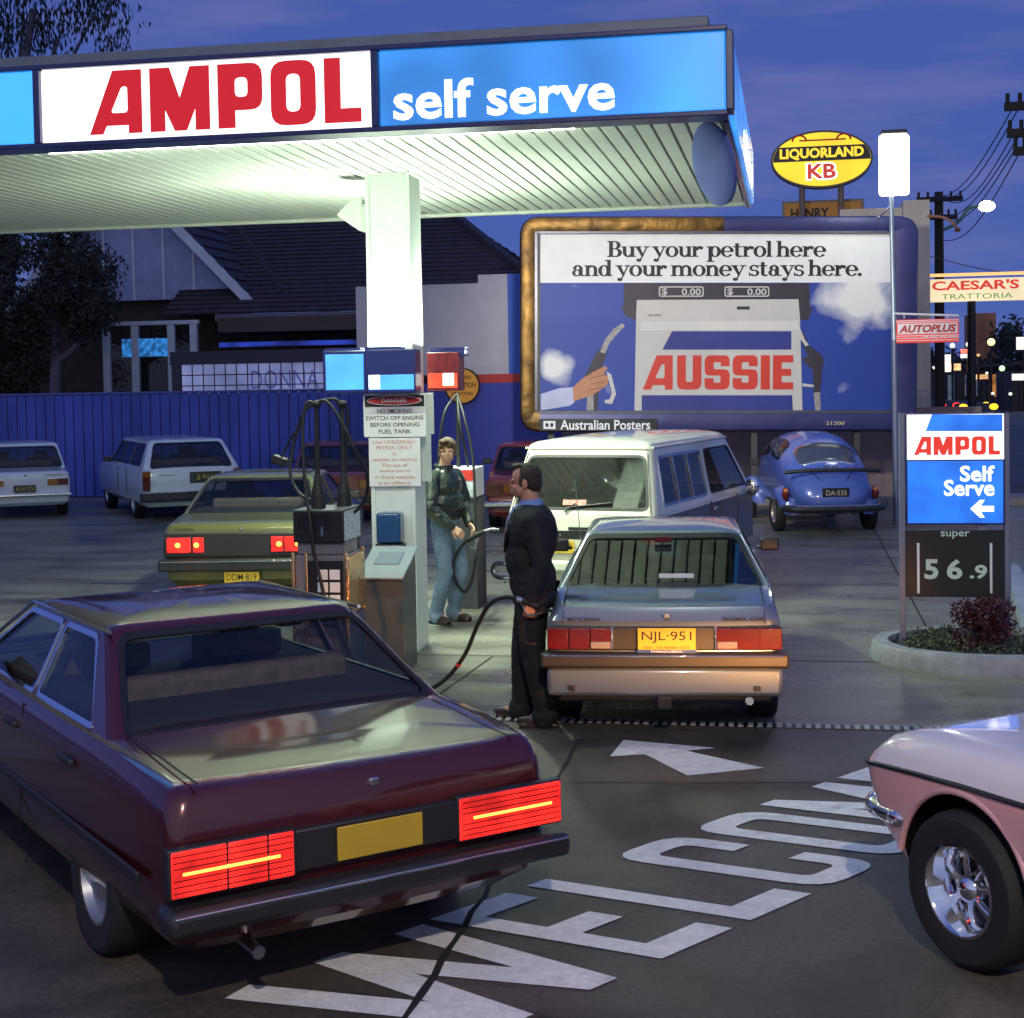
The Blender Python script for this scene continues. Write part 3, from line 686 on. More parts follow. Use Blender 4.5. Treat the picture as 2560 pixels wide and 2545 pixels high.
# stickers and tall card on the right
a, b = at(857, 1357, PY), at(857, 1277, PY)
bx0, bx1 = at(732, 1300, PY).x, at(857, 1300, PY).x
mb = MB(); mb.b2((bx0, PY, a.z), (bx1, PY + .48, b.z)); part(mb, 'head_box', M['black'], pump, bevel=.008)
mb = MB(); mb.b2((bx0 + .004, PY + .004, b.z), (bx1 - .004, PY + .476, b.z + .006)); part(mb, 'head_lid', mat('boxlid', (.16, .18, .18), .4), pump)
mb = MB(); mb.b2((bx1 + .001, PY + .03, a.z + .01), (bx1 + .004, PY + .45, b.z - .01)); st = part(mb, 'instruction_card', mat('card', (.55, .62, .62), .5, var=.4, vscale=22, stretch=(1, 1, 2)), pump)
mb = MB(); mb.tube([(bx0 + .23, PY - .006, a.z + .05), (bx0 + .23, PY - .006, a.z + .12)], .01, 6); part(mb, 'switch', M['steel'], pump)
# worn front: price window, brand strip and grade label
mb = MB(); mb.b2((bx0 + .04, PY - .004, a.z + .10), (bx1 - .10, PY + .004, b.z - .02)); dw = part(mb, 'price_window', mat('pricewin', (.015, .016, .018), .08, coat=.6), pump)
mb = MB(); mb.b2((xl + .05, PY + .006, .16), (xr - .05, PY + .022, .44)); part(mb, 'access_panel', mat('accpanel', (.10, .10, .115), .45, var=.4, vscale=9), pump, bevel=.006)
mb = MB()
for zz in (.20, .235, .27): mb.b2((xl + .16, PY + .002, zz), (xr - .10, PY + .008, zz + .014))
part(mb, 'louvres', M['black'], pump)
mb = MB(); mb.b2((xl + .03, PY - .002, .455), (xr - .03, PY + .02, .51)); gl_ = part(mb, 'trim_band', M['dkgrey'], pump)
# two hose masts with rubber boots
masts = []
for (px_, py_, yy) in ((790, 1010, PY + .14), (855, 1010, PY + .36)):
    q = at(px_, py_, yy); masts.append(q)
    mb = MB(); mb.cyl((q.x, yy, b.z), (q.x, yy, b.z + .10), .058, .055, 14); mb.cyl((q.x, yy, b.z + .1), (q.x, yy, b.z + .27), .055, .02, 14)
    part(mb, 'boot', M['rubber'], pump, smooth=40)
    mb = MB(); mb.cyl((q.x, yy, b.z + .2), (q.x, yy, q.z), .02, .016, 10); mb.ell((q.x, yy, q.z), (.045, .035, .03), 10); part(mb, 'mast', M['rubber'], pump, smooth=50)
def P_(x, y, Y): return at(x, y, Y)
h1 = [masts[0], P_(765, 1010, PY + .12), P_(757, 1080, PY + .1), P_(762, 1200, PY + .05), P_(775, 1300, PY - .03), P_(785, 1380, PY - .03), P_(806, 1470, PY - .03), P_(822, 1560, PY - .03)]
h2 = [masts[0], P_(815, 1003, PY + .12), P_(848, 1045, PY + .1), P_(890, 1130, PY + .12), P_(918, 1190, PY + .2), P_(912, 1250, PY + .25), P_(880, 1285, PY + .3), P_(858, 1292, PY + .32)]
h3 = [masts[0], P_(760, 1030, PY + .3), P_(735, 1110, PY + .34), P_(725, 1180, PY + .3), P_(745, 1230, PY + .24), P_(775, 1250, PY + .18)]
h4 = [masts[1], P_(835, 998, PY + .34), P_(800, 1003, PY + .3), P_(786, 1012, PY + .15)]
h5 = [masts[1], P_(868, 1030, PY + .38), P_(866, 1110, PY + .4), P_(862, 1200, PY + .4), P_(858, 1270, PY + .4)]
h6 = [P_(757, 1060, PY + .4), P_(735, 1085, PY + .5), P_(712, 1125, PY + .55), P_(703, 1145, PY + .55)]
for h in (h1, h2, h3, h4, h5, h6):
    mb = MB(); mb.tube(bez(h, 8), .0135 if h is not h6 else .009, 8); part(mb, 'hose', M['rubber'], pump, smooth=60)
q = P_(699, 1152, PY + .55)
mb = MB(); mb.box(q, (.12, .08, .07), rot=Matrix.Rotation(.35, 3, 'Y')); part(mb, 'nozzle_holster', M['rubber'], pump, bevel=.01)

# hose held by the man in the suit
NZ = V(at(1385, 1535, 10.55))
hs = thing('fuel_hose', 'long black fuel hose looping over the ground to the man in the suit', 'hose', (-2.6, 10.8, 0))
pth = [P_(835, 1510, PY - .02), P_(862, 1600, PY - .04), P_(895, 1672, 10.88), P_(950, 1725, 10.8), P_(1030, 1738, 10.75), P_(1105, 1705, 10.7), P_(1160, 1640, 10.6), P_(1195, 1560, 10.3), P_(1225, 1510, 10.1), P_(1262, 1493, 9.98), P_(1300, 1497, 9.96)]
for p in pth: p.z = max(p.z, .02)
mb = MB(); mb.tube(bez(pth, 10), .0155, 10); part(mb, 'hose', M['rubber'], hs, smooth=60)
q = bez(pth, 10)[57]
mb = MB(); mb.ell(q, (.022, .022, .022), 10); part(mb, 'hose_clip', mat('redclip', (.55, .03, .03), .4), hs)
nz_ = thing('fuel_nozzle', 'black and steel fuel nozzle in the hand of the man in the suit', 'nozzle', P_(1330, 1515, 9.96))
n0, n1, n2 = P_(1292, 1496, 9.96), P_(1346, 1516, 9.965), P_(1392, 1538, 10.12)
mb = MB(); mb.tube([n0, n0.lerp(n1, .5), n1], .021, 10, rs=[.018, .022, .026]); mb.tube([n1 + V((0, 0, -.005)), n1.lerp(n2, .4) + V((0, 0, -.01))], .03, 10, rs=[.03, .024]); part(mb, 'body', M['rubber'], nz_, smooth=50)
mb = MB(); mb.tube(bez([n1.lerp(n2, .3), n1.lerp(n2, .7) + V((0, 0, .01)), n2]), .011, 8); part(mb, 'spout', M['steel'], nz_, smooth=50)
mb = MB(); mb.tube(bez([n0 + V((.03, 0, -.02)), n0.lerp(n1, .5) + V((0, 0, -.085)), n1 + V((.03, 0, -.04))]), .007, 6); part(mb, 'guard', M['steel'], nz_, smooth=50)
mb = MB(); mb.tube([n0, n0.lerp(n1, .25)], .021, 10); part(mb, 'swivel', M['steel'], nz_)

# second pump behind the column
P2 = 15.35
p2 = thing('petrol_pump', 'petrol pump behind the column beside the man in the green jacket', 'petrol pump', (-3.5, 15.6, 0))
xa, xb = at(1118, 1500, P2).x, at(1196, 1500, P2).x
zb2 = at(1150, 1170, P2).z
mb = MB(); mb.b2((xa, P2, 0), (xb, P2 + .45, zb2 - .32)); part(mb, 'cabinet', M['dkgrey'], p2, bevel=.012)
mb = MB(); mb.b2((xa - .06, P2 - .02, zb2 - .31), (xb - .01, P2 + .45, zb2)); part(mb, 'head_box', M['white'], p2, bevel=.01)
mb = MB(); mb.b2((xb - .16, P2 - .026, zb2 - .13), (xb - .02, P2 - .018, zb2 - .02)); part(mb, 'label_plate', M['redink'], p2)
mb = MB(); mb.b2((xb - .15, P2 - .026, zb2 - .29), (xb - .03, P2 - .018, zb2 - .15)); part(mb, 'label_plate', mat('card2', (.5, .55, .58), .5, var=.5, vscale=30), p2)
tp = at(1143, 985, P2 + .2)
mb = MB(); mb.cyl((tp.x, P2 + .2, zb2), (tp.x, P2 + .2, tp.z), .022, .018, 10); part(mb, 'mast', M['rubber'], p2)
for h in ([tp, P_(1112, 1030, P2), P_(1098, 1120, P2), P_(1096, 1200, P2)], [tp, P_(1160, 1040, P2), P_(1180, 1130, P2 - .05), P_(1187, 1230, P2 - .1), P_(1188, 1340, P2 - .15)], [tp, P_(1150, 1060, P2), P_(1172, 1180, P2 + .1), P_(1170, 1300, P2 - .03)]):
    mb = MB(); mb.tube(bez(h, 8), .014, 8); part(mb, 'hose', M['rubber'], p2, smooth=60)
h2_ = thing('fuel_hose', 'short looped hose hanging from the hand of the man in jeans', 'hose', P_(1160, 1480, 14.4))
lp = [P_(1168, 1350, 14.35), P_(1140, 1385, 14.35), P_(1133, 1430, 14.4), P_(1146, 1465, 14.45), P_(1165, 1478, 14.5), P_(1182, 1440, 14.6), P_(1190, 1380, 14.8), P_(1190, 1330, 15.1)]
mb = MB(); mb.tube(bez(lp, 9), .016, 8); part(mb, 'hose', M['rubber'], h2_, smooth=60)
nz2 = thing('fuel_nozzle', 'fuel nozzle with a pale spout held by the man in the green jacket', 'nozzle', P_(1200, 1335, 14.3))
mb = MB(); mb.tube(bez([P_(1170, 1352, 14.33), P_(1192, 1338, 14.3), P_(1212, 1328, 14.3)]), .024, 8); part(mb, 'body', M['rubber'], nz2, smooth=50)
mb = MB(); mb.tube(bez([P_(1210, 1328, 14.3), P_(1230, 1323, 14.3), P_(1247, 1324, 14.3)]), .014, 8); part(mb, 'spout', M['steel'], nz2, smooth=50)
mb = MB(); mb.tube(bez([P_(1176, 1366, 14.33), P_(1186, 1370, 14.3), P_(1196, 1345, 14.3)]), .009, 6); part(mb, 'guard', M['steel'], nz2, smooth=50)

# ------------------------------------------------------------------ price sign in its planter
SY = 12.92
t = thing('price_sign', 'backlit petrol price sign on two posts showing 56.9', 'price sign', (at(2380, 1640, SY).x, SY, 0))
def slab(root, name, x0, y0, x1, y1, Y, d, m, bevel=.004, parent=None):
    a, b = at(x0, y1, Y), at(x1, y0, Y)
    mb = MB(); mb.b2((a.x, Y, a.z), (b.x, Y + d, b.z)); return part(mb, name, m, root, parent, bevel=bevel)
def wpx(s, m, root, x0, y0, x1, y1, Y, parent=None, bold=0, shear=0, me=None, fith=True, space=1.0):
    a, b = at(x0, y1, Y), at(x1, y0, Y)
    return wwrite(s, m, root, ((a.x + b.x) / 2, Y, (a.z + b.z) / 2), b.x - a.x, (b.z - a.z) if fith else None, parent, bold, shear, me=me, space=space)
postm = mat('postgrey', (.16, .17, .24), .45)
for x0, x1 in ((2251, 2266), (2512, 2526)):
    a, b = at(x0, 1640, SY), at(x1, 1640, SY)
    mb = MB(); mb.b2((a.x, SY, 0.05), (b.x, SY + .07, at(x0, 1033, SY).z)); part(mb, 'post', postm, t, bevel=.006)
slab(t, 'casing', 2266, 1031, 2512, 1312, SY - .015, .12, M['navy'])
M['signwhite'] = mat('signwhite', (.8, .8, .8), .3, emit=(1.0, .98, .93), es=.92, evar=.08)
M['signblue'] = mat('signblue', (.03, .15, .6), .3, emit=(.014, .135, .62), es=1.0, evar=.35, evs=4)
sw = slab(t, 'sign_panel', 2268, 1034, 2510, 1150, SY - .03, .02, M['signwhite'])
sb = slab(t, 'sign_panel', 2270, 1152, 2508, 1308, SY - .03, .02, M['signblue'])
pts = [at(*p, SY - .034) for p in [(2314, 1078), (2330, 1036), (2506, 1036), (2506, 1078)]]
mb = MB(); mb.poly([(p.x, p.z) for p in pts], .003, Matrix.Translation((0, SY - .034, 0))); part(mb, 'stripe', M['signblue'], t, sw)
wpx('', M['redlit'], t, 2285, 1090, 2500, 1138, SY - .0345, sw, me=block_word('AMPOL', .13))
wpx('Self', M['litwhiteletter'], t, 2400, 1164, 2486, 1204, SY - .0345, sb, bold=.022)
wpx('Serve', M['litwhiteletter'], t, 2360, 1199, 2486, 1240, SY - .0345, sb, bold=.022)
pts = [at(*p, SY - .0345) for p in [(2426, 1272), (2450, 1250), (2462, 1250), (2452, 1265), (2485, 1265), (2485, 1279), (2452, 1279), (2462, 1294), (2450, 1294)]]
mb = MB(); mb.poly([(p.x, p.z) for p in pts], .003, Matrix.Translation((0, SY - .0345, 0))); part(mb, 'arrow', M['litwhiteletter'], t, sb)
pbrd = slab(t, 'price_board', 2265, 1326, 2510, 1492, SY - .01, .05, M['black'])
gi = mat('priceink', (.34, .40, .36), .5, emit=(.14, .19, .16), es=.55, var=.1)
wpx('super', gi, t, 2352, 1328, 2424, 1347, SY - .0135, pbrd, bold=.01)
wpx('5', gi, t, 2311, 1398, 2346, 1448, SY - .0135, pbrd, bold=.03)
wpx('6', gi, t, 2367, 1398, 2406, 1448, SY - .0135, pbrd, bold=.03)
wpx('.9', gi, t, 2424, 1412, 2468, 1447, SY - .0135, pbrd, bold=.03)
for x0 in (2293, 2475): slab(t, 'digit_rail', x0, 1358, x0 + 6, 1484, SY - .016, .01, M['white'], parent=pbrd)
slab(t, 'bracket', 2443, 1308, 2465, 1327, SY, .04, postm)

pc = at(2400, 1650)
plx, ply, prx, pry = at(2185, 1640).x + .96, 12.98, .98, .78
pl_ = thing('planter', 'round concrete planter bed around the price sign', 'planter', (plx, ply, 0))
mb = MB(); n = 48
def ellp(r0, r1, z): return [V((plx + r0 * math.cos(2 * math.pi * i / n), ply + r1 * math.sin(2 * math.pi * i / n), z)) for i in range(n)]
mb.rings([ellp(prx + .02, pry + .02, 0), ellp(prx, pry, .13), ellp(prx - .015, pry - .015, .15), ellp(prx - .13, pry - .13, .15), ellp(prx - .14, pry - .14, .08)])
part(mb, 'kerb_ring', mat('kerbconc', (.25, .26, .28), .6, var=.3, vscale=6, bump=.2), pl_, smooth=45)
mb = MB(); mb.add(ellp(prx - .13, pry - .13, .10), [tuple(range(n))]); part(mb, 'soil', mat('soil', (.03, .022, .016), .95, bump=.6, bscale=30), pl_)
def leaves(mb, c, r, n, size, squash=1, mi=(0, 1), shell=.55):
    for i in range(n):
        d = V((random.gauss(0, 1), random.gauss(0, 1), random.gauss(0, 1))).normalized() * (shell + (1 - shell) * random.random())
        p = V(c) + V((d.x * r[0], d.y * r[1], d.z * r[2]))
        u = V((random.gauss(0, 1), random.gauss(0, 1), random.gauss(0, 1))).normalized(); w = u.orthogonal().normalized(); s = size * random.uniform(.6, 1.3)
        mb.add([p - u * s, p + w * s * .45, p + u * s, p - w * s * .45], [(0, 1, 2, 3)], random.choice(mi))
redl = mat('redleaf', (.085, .018, .020), .55, var=.5, vscale=8); redl2 = mat('redleaf2', (.045, .012, .016), .55, var=.5)
grl = mat('greenleaf', (.045, .06, .018), .6, var=.5, vscale=8); grl2 = mat('greenleaf2', (.02, .032, .012), .6, var=.5)
bc = at(2452, 1600, 12.86)
t = thing('shrub', 'round reddish shrub under the price sign', 'shrub', (bc.x, 12.86, .1))
mb = MB()
for i in range(14):
    o_ = V((random.uniform(-.16, .16), random.uniform(-.14, .14), random.uniform(.0, .25)))
    leaves(mb, (bc.x + o_.x, 12.86 + o_.y, .20 + o_.z), (.14, .13, .12), 170, .024)
part(mb, 'crown', [redl, redl2], t, recalc=False)
mb = MB()
for i in range(8): mb.tube([(bc.x, 12.86, .08), (bc.x + random.uniform(-.15, .15), 12.86 + random.uniform(-.15, .15), .35)], .006, 5)
part(mb, 'trunk', M['dkgrey'], t)
mb = MB()
for i in range(60):
    aa, rr = random.uniform(0, 6.28), math.sqrt(random.random()) * .78
    leaves(mb, (plx + rr * math.cos(aa) * 1.0, ply + rr * math.sin(aa) * .8, .13), (.13, .12, .07), 60, .018)
g_ = mb.build('ground_cover', [grl, grl2], recalc=False); g_['kind'] = 'stuff'
# pale kerb island by the street
ki = [at(2528, 1410, z=.15), at(2545, 1410, z=.15), at(2640, 1580, z=.15), at(2560, 1560, z=.15), at(2528, 1465, z=.15)]
mb = MB(); mb.add([(p.x, p.y, .15) for p in ki] + [(p.x, p.y, 0) for p in ki], [(0, 1, 2, 3, 4)] + [(i, (i + 1) % 5, 5 + (i + 1) % 5, 5 + i) for i in range(5)])
struct(mb.build('kerb', mat('kerbpaint', (.32, .36, .42), .6, var=.2)))

# ------------------------------------------------------------------ billboard
BZ = 25.6
bfw = V((-math.sin(YAW), math.cos(YAW), 0))
def bat(x, y):
    d = at(x, y, 10.0) - V((0, 0, CH)); return V((0, 0, CH)) + d * (BZ / d.dot(bfw))
pA, pB, pC = bat(1351, 1026), bat(2226, 1025), bat(1347, 586)
bxa = (pB - pA).normalized(); bza = bxa.cross(bfw)
bc = (pA + pB) / 2
bw, bh = (pB - pA).length, (pC - pA).dot(bza)
bd = thing('billboard', 'large billboard poster with rounded navy surround, its warm reflections painted gold, on posts', 'billboard', bc,
           rot=Matrix(((bxa.x, bfw.x, bza.x), (bxa.y, bfw.y, bza.y), (bxa.z, bfw.z, bza.z))).to_euler())
def lb(x, y):   # photo pixel -> poster-local x,z
    p = bat(x, y) - bc; return (p.dot(bxa), p.dot(bza))
warmsheen = mat('warmsheen', (.07, .03, .008), .42, metal=.6, var=.6, vscale=2.2, bump=1.0, bscale=4.5, color2=(.30, .165, .035))  # gold colour paints the warm reflections on the crinkled metal
navyb = mat('navyfoil', (.030, .032, .13), .4, metal=.2, bump=.5, bscale=3)
x0, z0 = lb(1300, 1080); x1, z1 = lb(2297, 540)
outer = rnd([(x0, z0), (x1, z0), (x1, z1), (x0, z1)], .34, 8)
def frame_piece(clip, m, name):
    # rounded surround as a swept band; clip chooses which stretch
    mb = MB(); n = len(outer); inner = []
    for (px_, pz_) in outer:
        inner.append((min(max(px_, -bw / 2 - .10), bw / 2 + .05), min(max(pz_, -.03), bh + .05)))
    rs = []
    for (o_, i_) in zip(outer, inner):
        o3, i3 = V((o_[0], 0, o_[1])), V((i_[0], 0, i_[1])); mid = o3.lerp(i3, .5)
        rs.append([o3 + V((0, .35, 0)), o3 + V((0, .02, 0)), o3.lerp(i3, .12) + V((0, -.08, 0)), mid + V((0, -.10, 0)), i3 + V((0, -.06, 0)), i3 + V((0, .05, 0))])
    for i in range(n):
        j = (i + 1) % n
        c = (V((*outer[i], 0)) + V((*outer[j], 0))) / 2
        if not clip(c): continue
        k_ = len(rs[0]); seg = 14 if (V((*outer[i], 0)) - V((*outer[j], 0))).length > 1 else 1
        for s in range(seg):
            A = [p.lerp(q, s / seg) for p, q in zip(rs[i], rs[j])]; B = [p.lerp(q, (s + 1) / seg) for p, q in zip(rs[i], rs[j])]
            mb.add(A + B, [(q, q + 1, k_ + q + 1, k_ + q) for q in range(k_ - 1)])
    return mb.build(name, m, bd, smooth=50)
# split the top edge so that the painted gold reflection stops part way along it
sp = .12
outer = [p for p in outer]
ti = max(range(len(outer)), key=lambda i: (outer[i][1] > z1 - .001) * 10 + outer[i][0] * (outer[i][1] > z1 - .001))
new = []
for i, p in enumerate(outer):
    new.append(p); q = outer[(i + 1) % len(outer)]
    if p[1] > z1 - .001 and q[1] > z1 - .001 and p[0] > sp > q[0]: new.append((sp, z1))
    if p[1] < z0 + .001 and q[1] < z0 + .001 and p[0] < -bw / 2 + .2 < q[0]: new.append((-bw / 2 + .2, z0))
outer = new
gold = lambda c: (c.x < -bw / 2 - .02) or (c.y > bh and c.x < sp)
g1 = frame_piece(gold, warmsheen, 'surround'); g1['label'] = 'crinkled stretch of the surround with warm reflections painted gold'
g2 = frame_piece(lambda c: not gold(c), navyb, 'surround'); g2['label'] = 'navy stretch of the surround'
mb = MB(); mb.b2((-bw / 2 - .10, .05, -.16), (bw / 2 + .06, .30, bh + .05)); mb.b2((x0 + .1, .06, z0 + .08), (x1 - .1, .3, -.02)); part_o = mb.build('backing', M['dkgrey'], bd)
mb = MB()
for (a_, b_) in (((-bw / 2 - .10, -.07, -.02), (-bw / 2 - .045, .03, bh + .05)), ((bw / 2 + .0, -.07, -.02), (bw / 2 + .05, .03, bh + .05)), ((-bw / 2 - .045, -.07, bh + .002), (bw / 2, .03, bh + .05)), ((-bw / 2 - .045, -.07, -.055), (bw / 2, .03, -.002))): mb.b2(a_, b_)
mb.build('poster_frame', mat('pframe', (.10, .10, .13), .35, metal=.4), bd, bevel=.006)
PW = (bw / 2)
# painted sky with clouds, white headline band
skyp = mat('postersky', (.012, .045, .30), .55, var=0)
nn = skyp.node_tree.nodes; ll = skyp.node_tree.links
tcp = nn.new('ShaderNodeTexCoord'); cn = nn.new('ShaderNodeTexNoise'); cn.inputs['Scale'].default_value = 1.5; cn.inputs['Detail'].default_value = 6
ll.new(tcp.outputs['Object'], cn.inputs['Vector'])
acc = None
for (cx_, cz_, rr_) in ((2.42, 2.0, .95), (-2.72, .75, .45)):
    vm = nn.new('ShaderNodeVectorMath'); vm.operation = 'DISTANCE'; vm.inputs[1].default_value = (cx_, 0, cz_); ll.new(tcp.outputs['Object'], vm.inputs[0])
    mrn = nn.new('ShaderNodeMapRange'); mrn.inputs['From Min'].default_value = rr_; mrn.inputs['From Max'].default_value = 0.05; mrn.inputs['To Max'].default_value = .62; ll.new(vm.outputs['Value'], mrn.inputs['Value'])
    if acc is None: acc = mrn.outputs[0]
    else:
        ad = nn.new('ShaderNodeMath'); ad.operation = 'ADD'; ll.new(acc, ad.inputs[0]); ll.new(mrn.outputs[0], ad.inputs[1]); acc = ad.outputs[0]
ad = nn.new('ShaderNodeMath'); ad.operation = 'ADD'; ll.new(acc, ad.inputs[0]); ll.new(cn.outputs['Fac'], ad.inputs[1])
rp = nn.new('ShaderNodeValToRGB'); rp.color_ramp.elements[0].position = .66; rp.color_ramp.elements[0].color = (.012, .045, .30, 1); rp.color_ramp.elements[1].position = .94; rp.color_ramp.elements[1].color = (.72, .72, .70, 1)
ll.new(ad.outputs[0], rp.inputs[0]); ll.new(rp.outputs['Color'], nn['Principled BSDF'].inputs['Base Color'])
zsp = lb(1500, 707)[1]
mb = MB(); mb.b2((-PW, 0, 0), (PW, .06, zsp)); pic = mb.build('poster_picture', skyp, bd)
mb = MB(); mb.b2((-PW, 0, zsp), (PW, .06, bh)); hd = mb.build('poster_headline', M['white'], bd)
def lw(me, m, x0, y0, x1, y1, dep, parent, nm='lettering'):
    (a, za), (b, zb) = lb(x0, y1), lb(x1, y0)
    return place_mesh(me, nm, m, parent, Matrix.Translation(((a + b) / 2, -dep, (za + zb) / 2)) @ FRONT, (b - a, zb - za))
lw(slab_text('Buy your petrol here', -.03), M['blackink'], 1518, 602, 2066, 655, .004, hd)
lw(slab_text('and your money stays here.', -.03), M['blackink'], 1430, 649, 2155, 703, .004, hd)
def lp_(pts, m, dep, name='picture_shape', parent=None, th=.003):
    q = [lb(*p) for p in pts]
    mb = MB(); mb.poly(q, th, Matrix.Translation((0, -dep, 0))); return mb.build(name, m, parent or pic)
pcream = mat('postercream', (.52, .50, .47), .55, var=.05); pdark = mat('posterdark', (.030, .022, .035), .55); pblue = mat('posterblue', (.018, .028, .21), .55, var=.05); pred = mat('posterred', (.58, .035, .018), .55, var=.04)
pskin = mat('posterskin', (.46, .20, .10), .55, var=.15, vscale=8); pgr = mat('postergrey', (.30, .28, .27), .5, var=.3, vscale=10); pslv = mat('posterslv', (.42, .45, .62), .5, var=.15)
lp_([(1560, 708), (2024, 708), (2024, 768), (2032, 770), (2020, 800), (2000, 800), (2000, 790), (1590, 790), (1590, 800), (1566, 792), (1552, 768), (1560, 766)], pdark, .004)
lp_([(1592, 750), (1996, 748), (2000, 800), (2006, 1026), (1586, 1026), (1590, 800)], pcream, .008)
lp_([(1604, 804), (1994, 802), (1998, 824), (1600, 826)], mat('postercream2', (.62, .60, .56), .55, var=.04), .010)
lp_([(1656, 874), (1680, 828), (1978, 828), (1978, 874)], pblue, .012)
lp_([(1604, 988), (1980, 988), (1982, 1026), (1604, 1026)], pblue, .012)
lw(block_word('AUSSIE', .09), pred, 1607, 888, 1983, 974, .014, pic)
lp_([(1842, 766), (1874, 766), (1874, 774), (1842, 774)], pdark, .012)
lp_([(1618, 785), (1654, 785), (1654, 791), (1618, 791)], pgr, .012)
for xo in (0, 164):
    lp_(rrect(1647 + xo, 742, 1759 + xo, 716, 6), pcream, .008)
    lp_(rrect(1650 + xo, 739, 1756 + xo, 719, 5), pdark, .010)
    lw(text_mesh('$', .02), pcream, 1654 + xo, 720, 1668 + xo, 739, .013, pic)
    lw(text_mesh('0.00', .02), pcream, 1704 + xo, 721, 1752 + xo, 738, .013, pic)
# hand with nozzle at left, nozzle at right
lp_([(1352, 985), (1400, 970), (1432, 968), (1436, 1006), (1425, 1014), (1352, 1026)], pslv, .006)
lp_([(1462, 940), (1492, 880), (1510, 866), (1518, 880), (1500, 930), (1494, 1026), (1470, 1026), (1470, 985)], pdark, .007)
lp_([(1500, 880), (1512, 850), (1534, 822), (1556, 808), (1562, 816), (1545, 832), (1524, 858), (1512, 884)], pgr, .008)
lp_([(1468, 990), (1484, 985), (1484, 1026), (1466, 1026)], pgr, .009)
lp_(rnd([(1432, 968), (1458, 945), (1490, 926), (1514, 914), (1520, 922), (1508, 932), (1522, 944), (1518, 962), (1500, 976), (1476, 990), (1450, 998), (1434, 1004)], 6), pskin, .010)
lp_([(1516, 928), (1528, 936), (1540, 985), (1530, 1010), (1512, 1008), (1512, 1000), (1524, 998), (1530, 980), (1520, 945)], pcream, .011)
for (qa, qb) in (((1478, 944), (1512, 936)), ((1476, 960), (1518, 951)), ((1474, 974), (1508, 967))):
    lp_([qa, qb, (qb[0], qb[1] + 2), (qa[0], qa[1] + 2)], mat('postershade', (.20, .07, .04), .6), .0125)
lp_([(2006, 826), (2022, 862), (2050, 884), (2060, 900), (2056, 920), (2050, 980), (2034, 982), (2032, 925), (2010, 905), (2004, 898), (2020, 890), (2002, 850)], pdark, .007)
lp_([(2034, 982), (2050, 980), (2052, 1026), (2038, 1026)], pgr, .008)
lp_([(2000, 820), (2012, 850), (2022, 862), (2014, 866), (2000, 846)], pcream, .009)
lp_([(2006, 958), (2034, 962), (2034, 968), (2006, 966)], pcream, .009)
# plate under the poster
(a, za), (b, zb) = lb(1348, 1077), lb(1642, 1047)
mb = MB(); mb.b2((a, -.125, za), (b, -.02, zb)); np_ = mb.build('name_plate', M['black'], bd, bevel=.005)
lw(text_mesh('Australian Posters', .015), M['whiteink'], 1400, 1049, 1624, 1074, .129, np_)
lp2 = [lb(1358, 1072), lb(1388, 1072), lb(1388, 1052), lb(1358, 1052)]
mb = MB(); mb.poly(lp2, .003, Matrix.Translation((0, -.129, 0)))
mb.build('emblem', M['whiteink'], np_)
mb = MB()
for cxp in (1367, 1379):
    q = lb(cxp, 1062); mb.poly(oval(q[0], q[1], .028, .036, 16), .002, Matrix.Translation((0, -.132, 0)))
mb.build('emblem', M['black'], np_)
lw(text_mesh('21200', .01), mat('yellowink', (.5, .45, .2), .5), 2062, 1053, 2108, 1062, .104, g2, 'lettering')
for xp in (1378, 1888, 2146):
    q = lb(xp, 1085)
    mb = MB(); mb.b2((q[0] - .05, .1, -bc.z), (q[0] + .05, .22, z0 + .1)); mb.build('post', M['dkgrey'], bd)
# ------------------------------------------------------------------ cars
def lerp(a, b, t): return a + (b - a) * t
def interp(tab, y):
    if y <= tab[0][0]: return tab[0][1]
    for (a, za), (b, zb) in zip(tab, tab[1:]):
        if y <= b:
            t = (y - a) / (b - a); t = t * t * (3 - 2 * t) if len(tab) > 2 else t
            return lerp(za, zb, t)
    return tab[-1][1]

def outline(yr, yf, w, rr, rf, bow=0.02, bowf=0.03, taper=0.03, z=None, ns=16, nc=6):
    """closed ring, counted from the rear centre along the right side to the nose and back along the left"""
    h = []
    for i in range(4): h.append((w - rr) * i / 4 and ((w - rr) * i / 4, yr + bow * ((i / 4) ** 2)) or (0, yr))
    for i in range(nc + 1):
        a = R(-90 + 90 * i / nc); h.append((w - rr + rr * math.cos(a), yr + bow + rr + rr * math.sin(a)))
    for i in range(1, ns): h.append((w, lerp(yr + bow + rr, yf - bowf - rf, i / ns)))
    for i in range(nc + 1):
        a = R(90 * i / nc); h.append((w - rf + rf * math.cos(a), yf - bowf - rf + rf * math.sin(a)))
    for i in range(3, 0, -1): h.append(((w - rf) * i / 4, yf - bowf * ((i / 4) ** 2)))
    h.append((0, yf))
    ym, hl = (yr + yf) / 2, (yf - yr) / 2
    g = []
    for x, y in h:
        k = 1 - taper * abs((y - ym) / hl) ** 2.5
        g.append((x * k, y))
    full = g + [(-x, y) for x, y in g[-2:0:-1]]
    zz = z if callable(z) else (lambda y: z)
    return [V((x, y, zz(y))) for x, y in full]
def zipfill(n):
    fs = [(0, 1, n - 1)]
    for i in range(1, n // 2 - 1): fs.append((i, i + 1, n - i - 1, n - i))
    fs.append((n // 2 - 1, n // 2, n // 2 + 1)); return fs
def inset(ring, d, dz):
    c = sum(ring, V()) / len(ring); out = []
    w = max(abs(p.x) for p in ring); l = max(abs(p.y - c.y) for p in ring)
    for p in ring: out.append(V((p.x * (1 - d / w), c.y + (p.y - c.y) * (1 - d / l), p.z + dz)))
    return out

